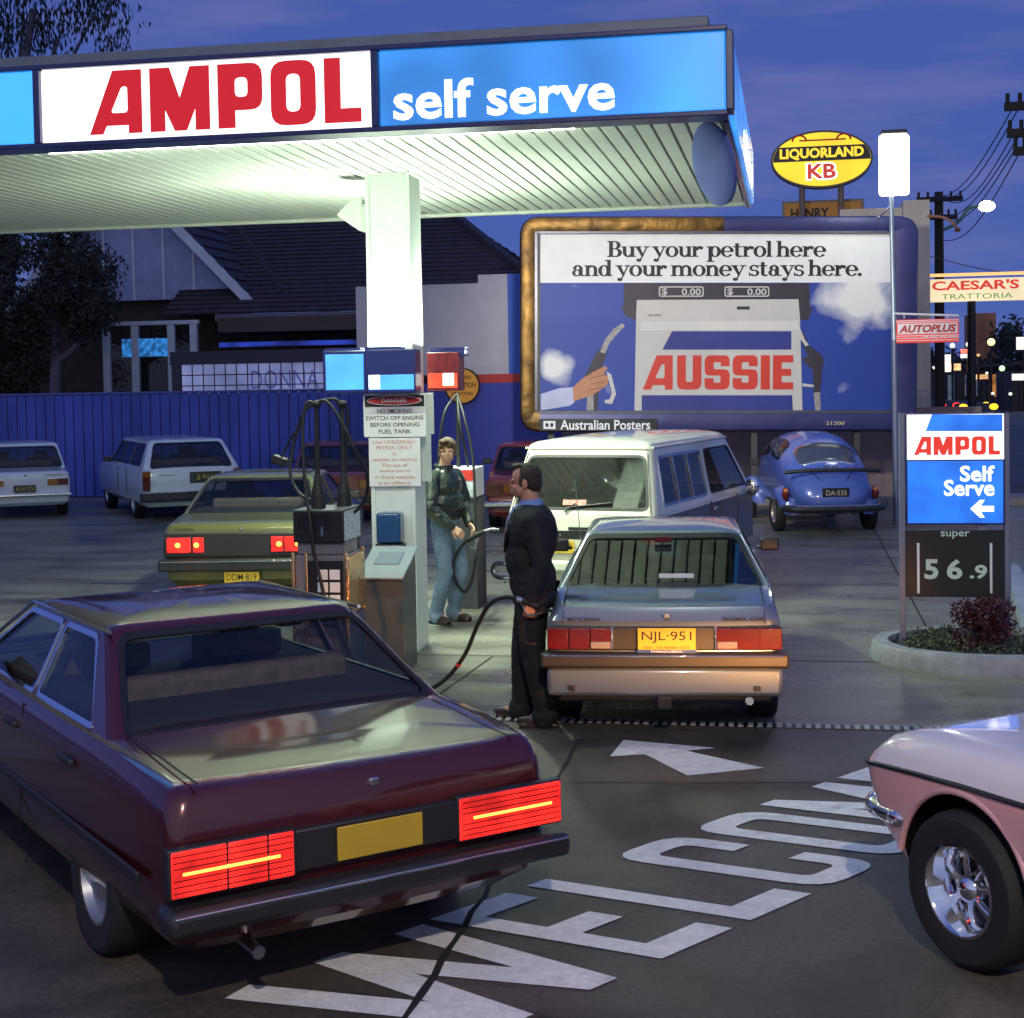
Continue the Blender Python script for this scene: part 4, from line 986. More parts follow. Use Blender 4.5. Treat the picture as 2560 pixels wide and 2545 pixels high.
M['carglass'] = mat('carglass', (0.010, 0.011, 0.012), 0.04, ior=1.45, var=0)
M['brightglass'] = mat('brightglass', (0.010, 0.012, 0.014), 0.03, ior=1.9, var=0)
def glass(name, tint, k, rough=.02):
    m = bpy.data.materials.new(name); m.use_nodes = True; n = m.node_tree.nodes; L = m.node_tree.links; n.clear()
    o = n.new('ShaderNodeOutputMaterial'); tr = n.new('ShaderNodeBsdfTransparent'); tr.inputs[0].default_value = (*tint, 1)
    gl = n.new('ShaderNodeBsdfGlossy'); gl.inputs['Roughness'].default_value = rough
    fr = n.new('ShaderNodeFresnel'); fr.inputs['IOR'].default_value = k
    mx = n.new('ShaderNodeMixShader'); ge = n.new('ShaderNodeNewGeometry'); sb_ = n.new('ShaderNodeMath'); sb_.operation = 'SUBTRACT'; sb_.inputs[0].default_value = 1; L.new(ge.outputs['Backfacing'], sb_.inputs[1])
    mu = n.new('ShaderNodeMath'); mu.operation = 'MULTIPLY'; L.new(fr.outputs[0], mu.inputs[0]); L.new(sb_.outputs[0], mu.inputs[1]); L.new(mu.outputs[0], mx.inputs[0]); L.new(tr.outputs[0], mx.inputs[1]); L.new(gl.outputs[0], mx.inputs[2]); L.new(mx.outputs[0], o.inputs[0])
    return m
M['carglass'] = glass('carglass', (.72, .74, .75), 1.5)
M['brightglass'] = glass('brightglass', (.45, .49, .47), 2.1)
M['darkglass'] = glass('darkglass', (.78, .80, .80), 1.5)
M['cabin'] = mat('cabin', (.07, .065, .06), .8)
M['seatcloth'] = mat('seatcloth', (.22, .17, .14), .9, var=.3, vscale=14)
M['seal'] = mat('seal', (.008, .008, .009), .5, var=0)
M['tyre'] = mat('tyre', (.012, .012, .013), .75, var=.2, bump=.15, bscale=60)
M['rimsteel'] = mat('rimsteel', (.42, .43, .45), .35, metal=.8)
M['lampoff'] = mat('lampoff', (.10, .008, .008), .12, coat=.6, var=.15, vscale=20)
M['amberoff'] = mat('amberoff', (.30, .10, .012), .12, coat=.6)
M['reverse'] = mat('reverse', (.5, .5, .5), .15, coat=.5)
M['reversedim'] = mat('reversedim', (.22, .20, .19), .15, coat=.5)
M['plate'] = mat('plate', (.62, .40, .025), .45, var=.06)
M['bumperblack'] = mat('bumperblack', (.020, .020, .022), .42)
M['lampon'] = mat('lampon', (.3, .02, .02), .3, emit=(.90, .020, .013), es=1.1, evar=.5, evs=7)
M['lamphot'] = mat('lamphot', (.8, .4, .1), .3, emit=(1, .42, .06), es=2.2, var=0)
def paint(name, c, rough=.32, metal=.25): return mat(name, c, rough, metal=metal, coat=1.0, var=.06, vscale=1.5)

def wheel(root, x, y, r=.31, w=.19, side=1, rimr=.19, rim=None, name='wheel'):
    """side=+1: the outer face looks to +x"""
    mb = MB()
    h = w / 2
    prof = [(rimr, -h * .9), (r * .90, -h), (r * .97, -h * .85), (r, -h * .6), (r, h * .6), (r * .97, h * .85), (r * .90, h), (rimr + .005, h * .92), (rimr, h * .6)]
    mb.lathe(prof, (x, y, r), (side, 0, 0), 36)
    ty = mb.build(name, M['tyre'], root, smooth=35)
    mb = MB()
    mb.lathe([(rimr, -h * .8), (rimr, h * .86), (rimr - .015, h * .88), (rimr - .03, h * .5), (rimr * .55, h * .45), (rimr * .45, h * .7), (rimr * .2, h * .78), (0, h * .78)], (x, y, r), (side, 0, 0), 28)
    mb.build('rim', rim or M['rimsteel'], ty, smooth=35)
    return ty

def plate(root, c, text, w=.37, h=.13, bg=None, ink=None, M_=None, sub=None):
    mb = MB(); mb.box(c, (w, .012, h)); o = mb.build('number_plate', bg or M['plate'], root, bevel=.004)
    if text: write(text, ink or M['blackink'], o, (c[0], c[1] - .0075, c[2] + (.012 if sub else 0)), w * .86, h * (.55 if sub else .62), bold=.005)
    if sub: write(sub, ink or M['blackink'], o, (c[0], c[1] - .0075, c[2] - h * .40), w * .8, h * .12)
    return o

def body(root, P, pm):
    """lower body from stacked outlines, wheel arches cut out"""
    w, L = P['w'], P['L']; top = P['top']
    rr, rf = P.get('rr', .10), P.get('rf', .16)
    rings = []
    for (zf, dyr, dyf, dw) in P['lev']:
        z = (lambda y, q=zf: q) if not isinstance(zf, tuple) else (lambda y, q=zf: interp(top, y) + q[0])
        rings.append(outline(dyr, L - dyf, w - dw, rr, rf, P.get('bow', .02), P.get('bowf', .05), P.get('taper', .035), z))
    last = rings[-1]
    r2 = inset(last, .03, .012); r3 = inset(last, .12, .022); r4 = inset(last, .34, .034)
    rings += [r2, r3, r4]
    n = len(last); mb = MB(); mb.rings(rings)
    o = (len(rings) - 1) * n
    mb.f += [tuple(i + o for i in f) for f in zipfill(n)] + [tuple(f[::-1]) for f in zipfill(n)]
    mb.m += [0] * (2 * len(zipfill(n)))
    ob = mb.build('body', [pm, M['black']], root, smooth=P.get('smooth', 32))
    cut = MB()
    for y in P['axles']:
        for s in (-1, 1):
            rad = P.get('arch', .36)
            cut.cyl((s * (w - .30), y, P['wr'] + P.get('archup', .0)), (s * (w + .3), y, P['wr'] + P.get('archup', .0)), rad, n=40)
    co = cut.build('cutter', [M['black']])
    md = ob.modifiers.new('arches', 'BOOLEAN'); md.object = co; md.operation = 'DIFFERENCE'; md.solver = 'EXACT'; md.material_mode = 'TRANSFER'
    dg = bpy.context.evaluated_depsgraph_get()
    me = bpy.data.meshes.new_from_object(ob.evaluated_get(dg))
    ob.modifiers.clear(); ob.data = me
    bpy.data.objects.remove(co)
    smooth_mesh(me, P.get('smooth', 32))
    return ob

class GH:
    """glasshouse: pillars and roof with real window openings, glass in them and seats inside"""
    def __init__(s, root, b, t, pm, rc=.05, crown=.05, name='roof', smooth=32):
        # b, t = (y_rear, y_front, half_width, z)
        s.b, s.t, s.root, s.rc, s.pm, s.name, s.smooth, s.crown = b, t, root, rc, pm, name, smooth, crown
        s.holes = {('rear', 1): [], ('front', 1): [], ('side', 1): [], ('side', -1): []}
        s.hgt = t[3] - b[3]
    def rear(s, u, t, off=0):
        y = lerp(s.b[0], s.t[0], t); z = lerp(s.b[3], s.t[3], t)
        nrm = V((0, -(s.t[3] - s.b[3]), (s.t[0] - s.b[0]))).normalized()
        return V((u, y, z)) + nrm * off
    def front(s, u, t, off=0):
        y = lerp(s.b[1], s.t[1], t); z = lerp(s.b[3], s.t[3], t)
        nrm = V((0, (s.t[3] - s.b[3]), -(s.t[1] - s.b[1]))).normalized()
        return V((u, y, z)) + nrm * off
    def side(s, sg, y, t, off=0):
        x = lerp(s.b[2], s.t[2], t); z = lerp(s.b[3], s.t[3], t)
        nrm = V((s.t[3] - s.b[3], 0, s.b[2] - s.t[2])).normalized()
        return V(((x + nrm.x * off) * sg, y, z + nrm.z * off))
    def fn(s, kind, sg):
        return {'rear': s.rear, 'front': s.front, 'side': lambda a, b, o: s.side(sg, a, b, o)}[kind]
    def flat(s, kind, sg, loops, off, m, nm, par, thick=.012):
        me = loops_mesh(loops); f = s.fn(kind, sg)
        for v in me.vertices: v.co = f(v.co.x, v.co.y / s.hgt, off)
        me.materials.append(m); me.name = nm
        o = bpy.data.objects.new(nm, me); COL.objects.link(o); o.parent = par
        sd = o.modifiers.new('thickness', 'SOLIDIFY'); sd.thickness = thick; sd.offset = 0
        return o
    def pane(s, kind, pts, name='window', sg=1, r=.03, seal=.018, gm=None, sm=None):
        hgt = s.hgt; sc = [(a, b * hgt) for a, b in pts]
        cx, cz = sum(a for a, b in sc) / len(sc), sum(b for a, b in sc) / len(sc)
        wd, ht = max(a for a, b in sc) - min(a for a, b in sc), max(b for a, b in sc) - min(b for a, b in sc)
        grow = lambda k: [(cx + (a - cx) * (1 + 2 * k / wd), cz + (b - cz) * (1 + 2 * k / ht)) for a, b in sc]
        s.holes[(kind, sg if kind == 'side' else 1)].append(rnd(sc, r))
        o = s.flat(kind, sg, [rnd(grow(.004), r)], -.004, gm or M['carglass'], name, s.root, .004)
        s.flat(kind, sg, [rnd(grow(seal), r * 1.4), rnd(grow(-.006), r)], .004, sm or M['seal'], 'window_seal', o, .010)
        return o
    def finish(s, seats=True, lining=None):
        b, t, rc = s.b, s.t, s.rc
        rb = outline(b[0], b[1], b[2], rc, rc, 0, 0, 0, b[3]); rt = outline(t[0], t[1], t[2], rc, rc, 0, 0, 0, t[3])
        ym, hl = (t[0] + t[1]) / 2, (t[1] - t[0]) / 2
        def cr_(ring, k): return [V((p.x, p.y, p.z - k * ((p.y - ym) / hl) ** 2)) for p in ring]
        c = s.crown
        rings = [rt, cr_(inset(rt, .02, c * .35), .004), cr_(inset(rt, .07, c * .62), .012), cr_(inset(rt, .2, c * .85), .02), cr_(inset(rt, .4, c), .024)]
        n = len(rb); mb = MB(); mb.rings(rings); o = (len(rings) - 1) * n
        mb.f += [tuple(i + o for i in f) for f in zipfill(n)]; mb.m += [0] * len(zipfill(n))
        for (i0, i1) in ((4, 10), (26, 32)):
            for j in range(i0, i1):
                for (p, q) in ((j, j + 1), ((n - j) % n, (n - j - 1) % n)): mb.add([rb[p], rb[q], rt[q], rt[p]], [(0, 1, 2, 3)])
        o = mb.build(s.name, s.pm, s.root, smooth=s.smooth)
        h = s.hgt
        for (kind, sg), hs in s.holes.items():
            if kind == 'side': out = [(b[0] + rc, 0), (b[1] - rc, 0), (t[1] - rc, h), (t[0] + rc, h)]
            else: out = [(-(b[2] - rc), 0), (b[2] - rc, 0), (t[2] - rc, h), (-(t[2] - rc), h)]
            s.flat(kind, sg, [out] + hs, 0, s.pm, 'pillar', s.root, .006)
        if seats:
            dk = lining or M['cabin']
            mb = MB(); mb.b2((-(b[2] - .08), b[0] + .12, b[3]), (b[2] - .08, b[1] - .25, b[3] + .055)); mb.build('cabin_lining', dk, s.root)
            y0 = t[0] + .02
            mb = MB(); mb.b2((-(b[2] - .2), y0, b[3]), (b[2] - .2, y0 + .14, b[3] + .15)); mb.build('seat', M['seatcloth'], s.root, bevel=.04, segs=3)
            y1 = lerp(t[0], t[1], .72)
            for sx_ in (-.36, .36):
                mb = MB(); mb.b2((sx_ - .23, y1, b[3] - .02), (sx_ + .23, y1 + .13, b[3] + .17)); mb.b2((sx_ - .12, y1 + .02, b[3] + .18), (sx_ + .12, y1 + .11, b[3] + .30)); mb.b2((sx_ - .02, y1 + .05, b[3] + .16), (sx_ + .02, y1 + .08, b[3] + .2))
                mb.build('seat', M['seatcloth'], s.root, bevel=.035, segs=3)

def boxpart(root, name, lo, hi, m, bevel=.008, parent=None):
    mb = MB(); mb.b2(lo, hi); return mb.build(name, m, parent or root, bevel=bevel)
def mirror(root, x, y, z, sg, m=None):
    mb = MB(); mb.box((x + sg * .085, y, z), (.15, .07, .10)); mb.bar((x - sg * .02, y + .02, z - .03), (x + sg * .05, y + .01, z - .01), .04, .03); return mb.build('wing_mirror', m or M['bumperblack'], root, bevel=.018)
def lamp(root, x0, x1, z0, z1, y, segs, name='tail_light', d=.05):
    mb = MB(); ms = [m for _, m in segs]
    for i, (f, m) in enumerate(segs):
        a = segs[i - 1][0] if i else 0
        mb.b2((lerp(x0, x1, a) + .003, y, z0), (lerp(x0, x1, f) - .003, y + d, z1), i)
    o = mb.build(name, ms, root, bevel=.006); return o
def car(name, label, cat, loc, rz): return thing(name, label, cat, loc, R(rz))

# ---- the silver-blue sedan being filled
sig = car('sedan', 'silver blue sedan seen from behind while being filled with petrol', 'car', (-0.84, 9.80, 0), 4.6)
blue = paint('silverblue', (.18, .235, .30), .28, .5)
P = dict(w=.80, L=4.35, wr=.30, axles=(.80, 3.45), arch=.345, rr=.09, rf=.14, bow=.03, taper=.05,
         top=[(0, .865), (.55, .925), (2.9, .95), (3.3, .92), (4.35, .78)],
         lev=[(.22, .16, .12, .10), (.27, .10, .06, .04), (.44, .05, .02, .015), (.56, .055, 0, .0), (.60, .06, 0, 0), (.74, .06, .02, .005), (.775, .055, .03, .012), ((-.06,), .085, .05, .035), ((-.012,), .105, .06, .055)])
body(sig, P, blue)
gh = GH(sig, (.60, 3.15, .735, .905), (1.25, 2.45, .56, 1.225), blue, .05, .055)
gh.pane('rear', [(-.668, .06), (.668, .06), (.525, .93), (-.525, .93)], 'rear_window', r=.04, gm=M['brightglass'], seal=.022)
gh.pane('front', [(-.66, .06), (.66, .06), (.515, .93), (-.515, .93)], 'windscreen', r=.04)
for s in (-1, 1):
    gh.pane('side', [(1.05, .1), (1.78, .1), (1.78, .92), (1.42, .92)], 'side_window', s, .03)
    gh.pane('side', [(1.86, .1), (2.95, .1), (2.42, .92), (1.86, .92)], 'side_window', s, .03)
gh.finish()
boxpart(sig, 'bumper', (-.805, -.01, .475), (.805, .16, .575), M['bumperblack'], .02)
boxpart(sig, 'bumper_strip', (-.77, -.014, .552), (.77, .02, .562), M['chrome'], .003)
mb = MB()
for i in range(9):
    pass
mb.b2((-.765, .03, .285), (.765, .14, .475)); mb.build('rear_apron', blue, sig, bevel=.03)
mb = MB(); mb.b2((-.70, .10, .235), (.70, .16, .30)); mb.build('underside', M['bumperblack'], sig, bevel=.02)
boxpart(sig, 'light_panel', (-.76, .035, .588), (.76, .08, .742), M['bumperblack'], .01)
for s in (-1, 1):
    lamp(sig, s * .758, s * .335, .597, .735, .018, [(.33, M['lampoff']), (.66, M['lampoff']), (1.0, M['lampoff'])])
    boxpart(sig, 'lamp_frame', (s * .335 - .006, .012, .59), (s * .335 + .006, .06, .742), M['chrome'], .002)
    boxpart(sig, 'reversing_light', (min(s * .345, s * .475), .012, .602), (max(s * .345, s * .475), .04, .648), M['reversedim'], .006)
    boxpart(sig, 'mud_flap', (s * .68 - .12, 1.08, .10), (s * .68 + .12, 1.095, .30), M['rubber'], .005)
plate(sig, (.02, .010, .668), 'NJL·951', .375, .14, sub='NSW – THE PREMIER STATE')
boxpart(sig, 'plate_frame', (-.17, .006, .575), (.21, .03, .598), M['chrome'], .003)
write('MAROUBRA', M['whiteink'], sig, (.02, .003, .586), .2, .012)
write('MITSUBISHI', M['blackink'], sig, (-.52, .052, .79), .21, .024, bold=.03)
write('SIGMA GSR', M['blackink'], sig, (.52, .052, .79), .27, .024, bold=.03)
boxpart(sig, 'boot_lock', (.0, .045, .795), (.04, .07, .83), M['steel'], .006)
mb = MB(); mb.box((-.575, .36, .917), (.17, .06, .004)); mb.build('vent_badge', M['dkgrey'], sig)
mb = MB()   # boot lid shut lines
for s in (-1, 1):
    mb = MB(); mb.bar((s * .655, .12, .888), (s * .655, .56, .934), .007, .004); mb.bar((s * .655, .047, .76), (s * .655, .085, .845), .007, .006, up=(0, 1, 0)); mb.build('shut_line', M['seal'], sig)
boxpart(sig, 'window_sticker', (.0 - .03, .70, .975), (.21, .705, 1.005), M['white'], .001).rotation_euler = (0, 0, 0)
mb = MB(); mb.tube([(.55, .30, .27), (.55, .05, .255)], .028, 12); mb.build('exhaust_pipe', M['chrome'], sig, smooth=40)
mb = MB(); mb.b2((-.05, .03, .20), (.05, .1, .29)); mb.build('tow_bracket', M['bumperblack'], sig, bevel=.01)
for s in (-1, 1): mirror(sig, s * .77, 2.62, 1.0, s)
for y in P['axles']:
    for s in (-1, 1): wheel(sig, s * (.80 - .125), y, .30, .19, s)
fl_ = MB(); fl_.box((-.80, .62, .70), (.012, .15, .14)); fl_.build('fuel_flap', blue, sig, bevel=.003)
boxpart(sig, 'red_reflection', (-.06, 1.10, 1.18), (.06, 1.14, 1.22), M['lampoff'], .004)  # red block standing in for a reflection in the rear window

for s in (-1, 1):
    mb = MB(); mb.tube([gh.rear(s * .715, .03, .008), gh.rear(s * .56, .97, .008)], .007, 6); mb.build('window_trim', M['chrome'], sig)
    boxpart(sig, 'bumper_overrider', (s * .60 - .02, -.004, .33), (s * .60 + .02, .03, .36), M['bumperblack'], .004)
mb = MB(); mb.tube([(-.70, 3.05, .93), (-.74, 2.9, 1.55)], .004, 5); mb.build('aerial', M['steel'], sig)
# ---- olive sedan with its tail lights on
ol = car('sedan', 'olive green sedan with lit tail lights behind the pump', 'car', (-5.80, 15.25, 0), 9)
olive = paint('olive', (.135, .135, .045), .32, .35)
P = dict(w=.84, L=4.4, wr=.30, axles=(1.0, 3.55), arch=.35, rr=.06, rf=.1, bow=.02, taper=.04,
         top=[(0, .90), (.9, .95), (2.9, .96), (4.4, .82)],
         lev=[(.22, .16, .1, .1), (.30, .07, .04, .03), (.45, .05, .02, .01), (.62, .04, .0, 0), (.82, .03, .02, .01), ((-.04,), .04, .05, .03), ((-.008,), .06, .07, .05)])
body(ol, P, olive)
gh = GH(ol, (.72, 3.2, .77, .925), (1.30, 2.45, .60, 1.31), olive, .05, .06)
gh.pane('rear', [(-.70, .08), (.70, .08), (.55, .92), (-.55, .92)], 'rear_window', r=.05, seal=.022)
gh.pane('front', [(-.68, .06), (.68, .06), (.53, .93), (-.53, .93)], 'windscreen')
for s in (-1, 1):
    gh.pane('side', [(1.1, .1), (1.9, .1), (1.9, .92), (1.42, .92)], 'side_window', s)
    gh.pane('side', [(1.98, .1), (3.0, .1), (2.42, .92), (1.98, .92)], 'side_window', s)
gh.finish()
boxpart(ol, 'light_panel', (-.80, .005, .55), (.80, .06, .80), M['bumperblack'], .01)
for s in (-1, 1):
    for k, (a, b) in enumerate(((.50, .76), (.36, .48))):
        lamp(ol, s * b, s * a if False else s * a, .60, .76, -.012, [(1.0, M['lampon'])])
    for cx in (.44, .64):
        mb = MB(); mb.ell((s * cx, -.013, .68), (.03, .01, .028), 12); mb.build('bulb', M['lamphot'], ol)
boxpart(ol, 'bumper', (-.85, -.06, .40), (.85, .10, .53), M['bumperblack'], .025)
boxpart(ol, 'bumper_strip', (-.82, -.064, .50), (.82, -.03, .512), M['chrome'], .002)
plate(ol, (.04, -.03, .325), 'DDM·819', .37, .13, sub='NSW')
write('CORONA', M['blackink'], ol, (-.58, .018, .845), .22, .028, bold=.02)
boxpart(ol, 'boot_lock', (.02, .022, .82), (.05, .04, .86), M['steel'], .006)
for y in P['axles']:
    for s in (-1, 1): wheel(ol, s * .71, y, .30, .18, s)
for s in (-1, 1): mirror(ol, s * .81, 2.7, 1.0, s)

# ---- white van
van = car('van', 'white van seen from its right rear corner in front of the billboard', 'van', (-2.20, 15.62, 0), -12.5)
wht = paint('vanwhite', (.68, .69, .56), .35, 0)
vgrey = paint('vangrey', (.10, .105, .115), .35, .3)
P = dict(w=.83, L=4.25, wr=.31, axles=(.85, 3.35), arch=.36, rr=.07, rf=.2, bow=.02, taper=.015,
         top=[(0, .98), (4.25, .96)],
         lev=[(.25, .1, .1, .08), (.34, .03, .03, .02), (.6, .0, .0, 0), (.9, .01, .03, .0), ((-.02,), .02, .06, .008), ((-.005,), .03, .08, .02)])
body(van, P, wht)
gh = GH(van, (.02, 4.05, .825, .955), (.30, 3.25, .70, 1.64), wht, .07, .12)
gh.pane('rear', [(-.73, .10), (.73, .10), (.635, .86), (-.635, .86)], 'rear_window', r=.06, seal=.022, gm=M['brightglass'])
gh.pane('front', [(-.7, .06), (.7, .06), (.6, .9), (-.6, .9)], 'windscreen')
for s in (-1, 1):
    o = gh.pane('side', [(.38, .13), (2.0, .13), (2.0, .84), (.45, .84)], 'side_window', s, .05, .024, sm=M['steel'])
    for yy in (.92, 1.46):
        mb = MB(); mb.bar(gh.side(s, yy, .13, .009), gh.side(s, yy, .84, .009), .03, .012, up=(1, 0, 0)); mb.build('window_bar', M['steel'], o)
    gh.pane('side', [(2.16, .13), (3.75, .13), (3.2, .84), (2.16, .84)], 'door_window', s, .06)
    mb = MB(); mb.b2((s * .838 - .006, .10, .36), (s * .838 + .004, 4.0, .93)); mb.build('side_panel', vgrey, van, bevel=.003)
    mb = MB(); mb.b2((s * .842 - .008, 2.08, .34), (s * .842 + .004, 2.095, .95)); mb.b2((s * .842 - .008, 3.25, .34), (s * .842 + .004, 3.262, .95)); mb.build('door_line', M['seal'], van)
    mb = MB(); mb.b2((s * .842 - .01, 2.2, .84), (s * .842 + .016, 2.34, .872)); mb.build('door_handle', M['chrome'], van, bevel=.006)
    lamp(van, s * .82, s * .66, .56, .84, -.012, [(1.0, mat('vanlamp', (.45, .012, .012), .2, coat=.5, emit=(.8, .03, .02), es=.25))], 'tail_light')
    mb = MB(); mb.tube(bez([(s * .55, -.16, .44), (s * .86, -.15, .44), (s * .93, -.12, .37), (s * .86, -.15, .30), (s * .55, -.16, .30)], 8), .028, 10); mb.build('bumper_tube', M['chrome'], van, smooth=50)
    mb = MB(); mb.ell((s * .95, 3.55, 1.02), (.09, .06, .12), 14); mb.tube([(s * .80, 3.5, .98), (s * .95, 3.55, 1.0)], .014, 6); mb.build('wing_mirror', M['chrome'], van, smooth=50)
gh.finish()
boxpart(van, 'bumper', (-.82, -.08, .36), (.82, .04, .48), wht, .03)
plate(van, (-.23, -.02, .62), 'DJU·430', .36, .13)
write('TOYOTA', M['blackink'], van, (-.30, -.004, .745), .34, .045, bold=.02)
boxpart(van, 'garnish', (-.64, .0, .70), (.64, .02, .79), M['bumperblack'], .004)
mb = MB(); mb.tube([gh.rear(-.12, .10, .02), gh.rear(.34, .17, .025)], .012, 6); mb.tube([gh.rear(-.16, .03, .02), gh.rear(-.05, .16, .03)], .010, 6); mb.build('wiper', M['black'], van)
mb = MB(); a_, b_ = gh.rear(-.22, .14, .010), gh.rear(.05, .205, .010)
mb.add([gh.rear(-.2, .14, .009), gh.rear(.06, .14, .009), gh.rear(.06, .22, .009), gh.rear(-.2, .22, .009)], [(0, 1, 2, 3)]); mb.build('window_sticker', mat('sticker', (.6, .25, .2), .5, var=.6, vscale=30), van)
for y in P['axles']:
    for s in (-1, 1): wheel(van, s * .70, y, .31, .19, s)

mb = MB(); mb.tube([gh.rear(-.66, .985, .010), gh.rear(.66, .985, .010)], .012, 6); mb.build('gutter', wht, van)
for s in (-1, 1):
    mb = MB(); mb.tube([gh.side(s, .32, 1.0, .012), gh.side(s, 3.2, 1.0, .012)], .014, 6); mb.build('gutter', wht, van)
    mb = MB(); mb.bar(gh.rear(s * .775, .02, .003), gh.rear(s * .665, .93, .003), .008, .006, up=(0, 1, 0)); mb.build('shut_line', M['seal'], van)
boxpart(van, 'tailgate_handle', (-.12, -.012, .80), (.12, .01, .83), M['bumperblack'], .005)
# ---- red sedans at the back
def small_sedan(label, loc, rz, color, ptxt, scale=1.0, lit=False, dark=False):
    c = car('sedan', label, 'car', loc, rz)
    pm = paint('sedanpaint', color, .34, .1)
    P = dict(w=.82, L=4.2, wr=.30, axles=(.9, 3.4), arch=.345, rr=.06, rf=.12, bow=.02, taper=.045,
             top=[(0, .86), (.9, .92), (2.8, .93), (4.2, .8)],
             lev=[(.22, .14, .1, .1), (.30, .06, .04, .03), (.5, .03, .02, .0), (.66, .03, .0, 0), (.8, .03, .02, .01), ((-.04,), .05, .05, .03), ((-.008,), .07, .07, .05)])
    body(c, P, pm)
    gh = GH(c, (.7, 3.1, .75, .89), (1.15, 2.4, .62, 1.31), pm, .05, .06)
    gh.pane('rear', [(-.68, .10), (.68, .10), (.57, .90), (-.57, .90)], 'rear_window', r=.05)
    gh.pane('front', [(-.66, .08), (.66, .08), (.55, .92), (-.55, .92)], 'windscreen')
    for s in (-1, 1):
        gh.pane('side', [(1.0, .1), (1.8, .1), (1.8, .92), (1.27, .92)], 'side_window', s)
        gh.pane('side', [(1.88, .1), (2.9, .1), (2.36, .92), (1.88, .92)], 'side_window', s)
        for y in P['axles']: wheel(c, s * .69, y, .30, .18, s)
        mirror(c, s * .79, 2.6, .98, s)
    gh.finish()
    return c, gh, pm
c, gh, pm = small_sedan('red sedan parked between the green jacket man and the van', (-3.98, 23.5, 0), 9, (.24, .028, .022), '')
boxpart(c, 'light_panel', (-.80, -.005, .56), (.80, .05, .78), mat('redpanel', (.16, .012, .012), .3, coat=.5), .01)
for s in (-1, 1):
    lamp(c, s * .78, s * .30, .61, .74, -.02, [(.55, M['lampoff']), (.8, M['amberoff']), (1, M['reverse'])])
plate(c, (.05, -.03, .66), 'MC·203', .40, .15, mat('redplate', (.25, .03, .02), .4), M['whiteink'])
boxpart(c, 'bumper', (-.84, -.08, .38), (.84, .06, .48), M['steel'], .03)
c, gh, pm = small_sedan('dark red sedan parked by the blue fence behind the pump hoses', (-7.55, 24.6, 0), 17, (.17, .020, .018), '')
for s in (-1, 1): lamp(c, s * .78, s * .36, .60, .74, .0, [(.6, M['lampoff']), (1, M['amberoff'])])
plate(c, (0, -.005, .52), '', .37, .12)
boxpart(c, 'bumper', (-.84, -.06, .36), (.84, .06, .46), M['bumperblack'], .03)

# ---- white sedan at far left
ws = car('sedan', 'old white sedan parked by the blue fence at the left edge', 'car', (-13.75, 25.55, 0), 30)
wp = paint('oldwhite', (.62, .65, .70), .35, 0)
P = dict(w=.80, L=4.1, wr=.30, axles=(.9, 3.3), arch=.34, rr=.05, rf=.08, bow=.015, taper=.03, top=[(0, .86), (.8, .90), (2.8, .91), (4.1, .82)],
         lev=[(.24, .14, .1, .1), (.30, .06, .04, .03), (.5, .03, .02, .0), (.7, .0, .0, 0), ((-.04,), .0, .04, .02), ((-.008,), .02, .06, .05)])
body(ws, P, wp)
gh = GH(ws, (.72, 3.0, .745, .88), (1.05, 2.35, .62, 1.33), wp, .05, .06)
gh.pane('rear', [(-.68, .10), (.68, .10), (.57, .88), (-.57, .88)], 'rear_window', r=.05)
gh.pane('front', [(-.66, .08), (.66, .08), (.55, .92), (-.55, .92)], 'windscreen')
for s in (-1, 1):
    gh.pane('side', [(1.0, .1), (1.75, .1), (1.75, .9), (1.2, .9)], 'side_window', s)
    gh.pane('side', [(1.83, .1), (2.8, .1), (2.3, .9), (1.83, .9)], 'side_window', s)
    lamp(ws, s * .74, s * .38, .61, .72, -.015, [(.5, M['lampoff']), (1, M['amberoff'])])
    boxpart(ws, 'lamp_trim', (min(s * .74, s * .38), -.012, .722), (max(s * .74, s * .38), .02, .738), M['chrome'], .003)
    for y in P['axles']: wheel(ws, s * .68, y, .30, .17, s)
gh.finish()
plate(ws, (-.02, -.012, .56), 'AUR·276', .38, .13, mat('plateblack', (.012, .012, .012), .5), mat('plateyellow', (.5, .38, .06), .5))
boxpart(ws, 'bumper', (-.80, -.06, .42), (.80, .05, .47), M['chrome'], .015)
write('DELUXE', M['dkgrey'], ws, (.5, -.003, .80), .28, .025)
mb = MB(); mb.ell((0, -.005, .80), (.018, .012, .018), 10); mb.build('boot_lock', M['dkgrey'], ws)

# ---- white station wagon
wg = car('station_wagon', 'white station wagon parked by the blue fence', 'station wagon', (-10.45, 25.35, 0), 35)
P = dict(w=.90, L=4.7, wr=.31, axles=(1.05, 3.8), arch=.37, rr=.08, rf=.12, bow=.03, taper=.03, top=[(0, .95), (4.0, .93), (4.7, .85)],
         lev=[(.26, .1, .1, .1), (.34, .03, .04, .03), (.55, .0, .02, .0), (.75, .01, .0, 0), ((-.03,), .02, .04, .02), ((-.008,), .03, .06, .04)])
wgp = paint('wagonwhite', (.62, .66, .70), .32, 0)
body(wg, P, wgp)
gh = GH(wg, (.05, 3.6, .85, .93), (.42, 2.85, .66, 1.40), wgp, .06, .06)
gh.pane('rear', [(-.72, .05), (.72, .05), (.58, .90), (-.58, .90)], 'rear_window', r=.05, seal=.02)
gh.pane('front', [(-.74, .08), (.74, .08), (.58, .92), (-.58, .92)], 'windscreen')
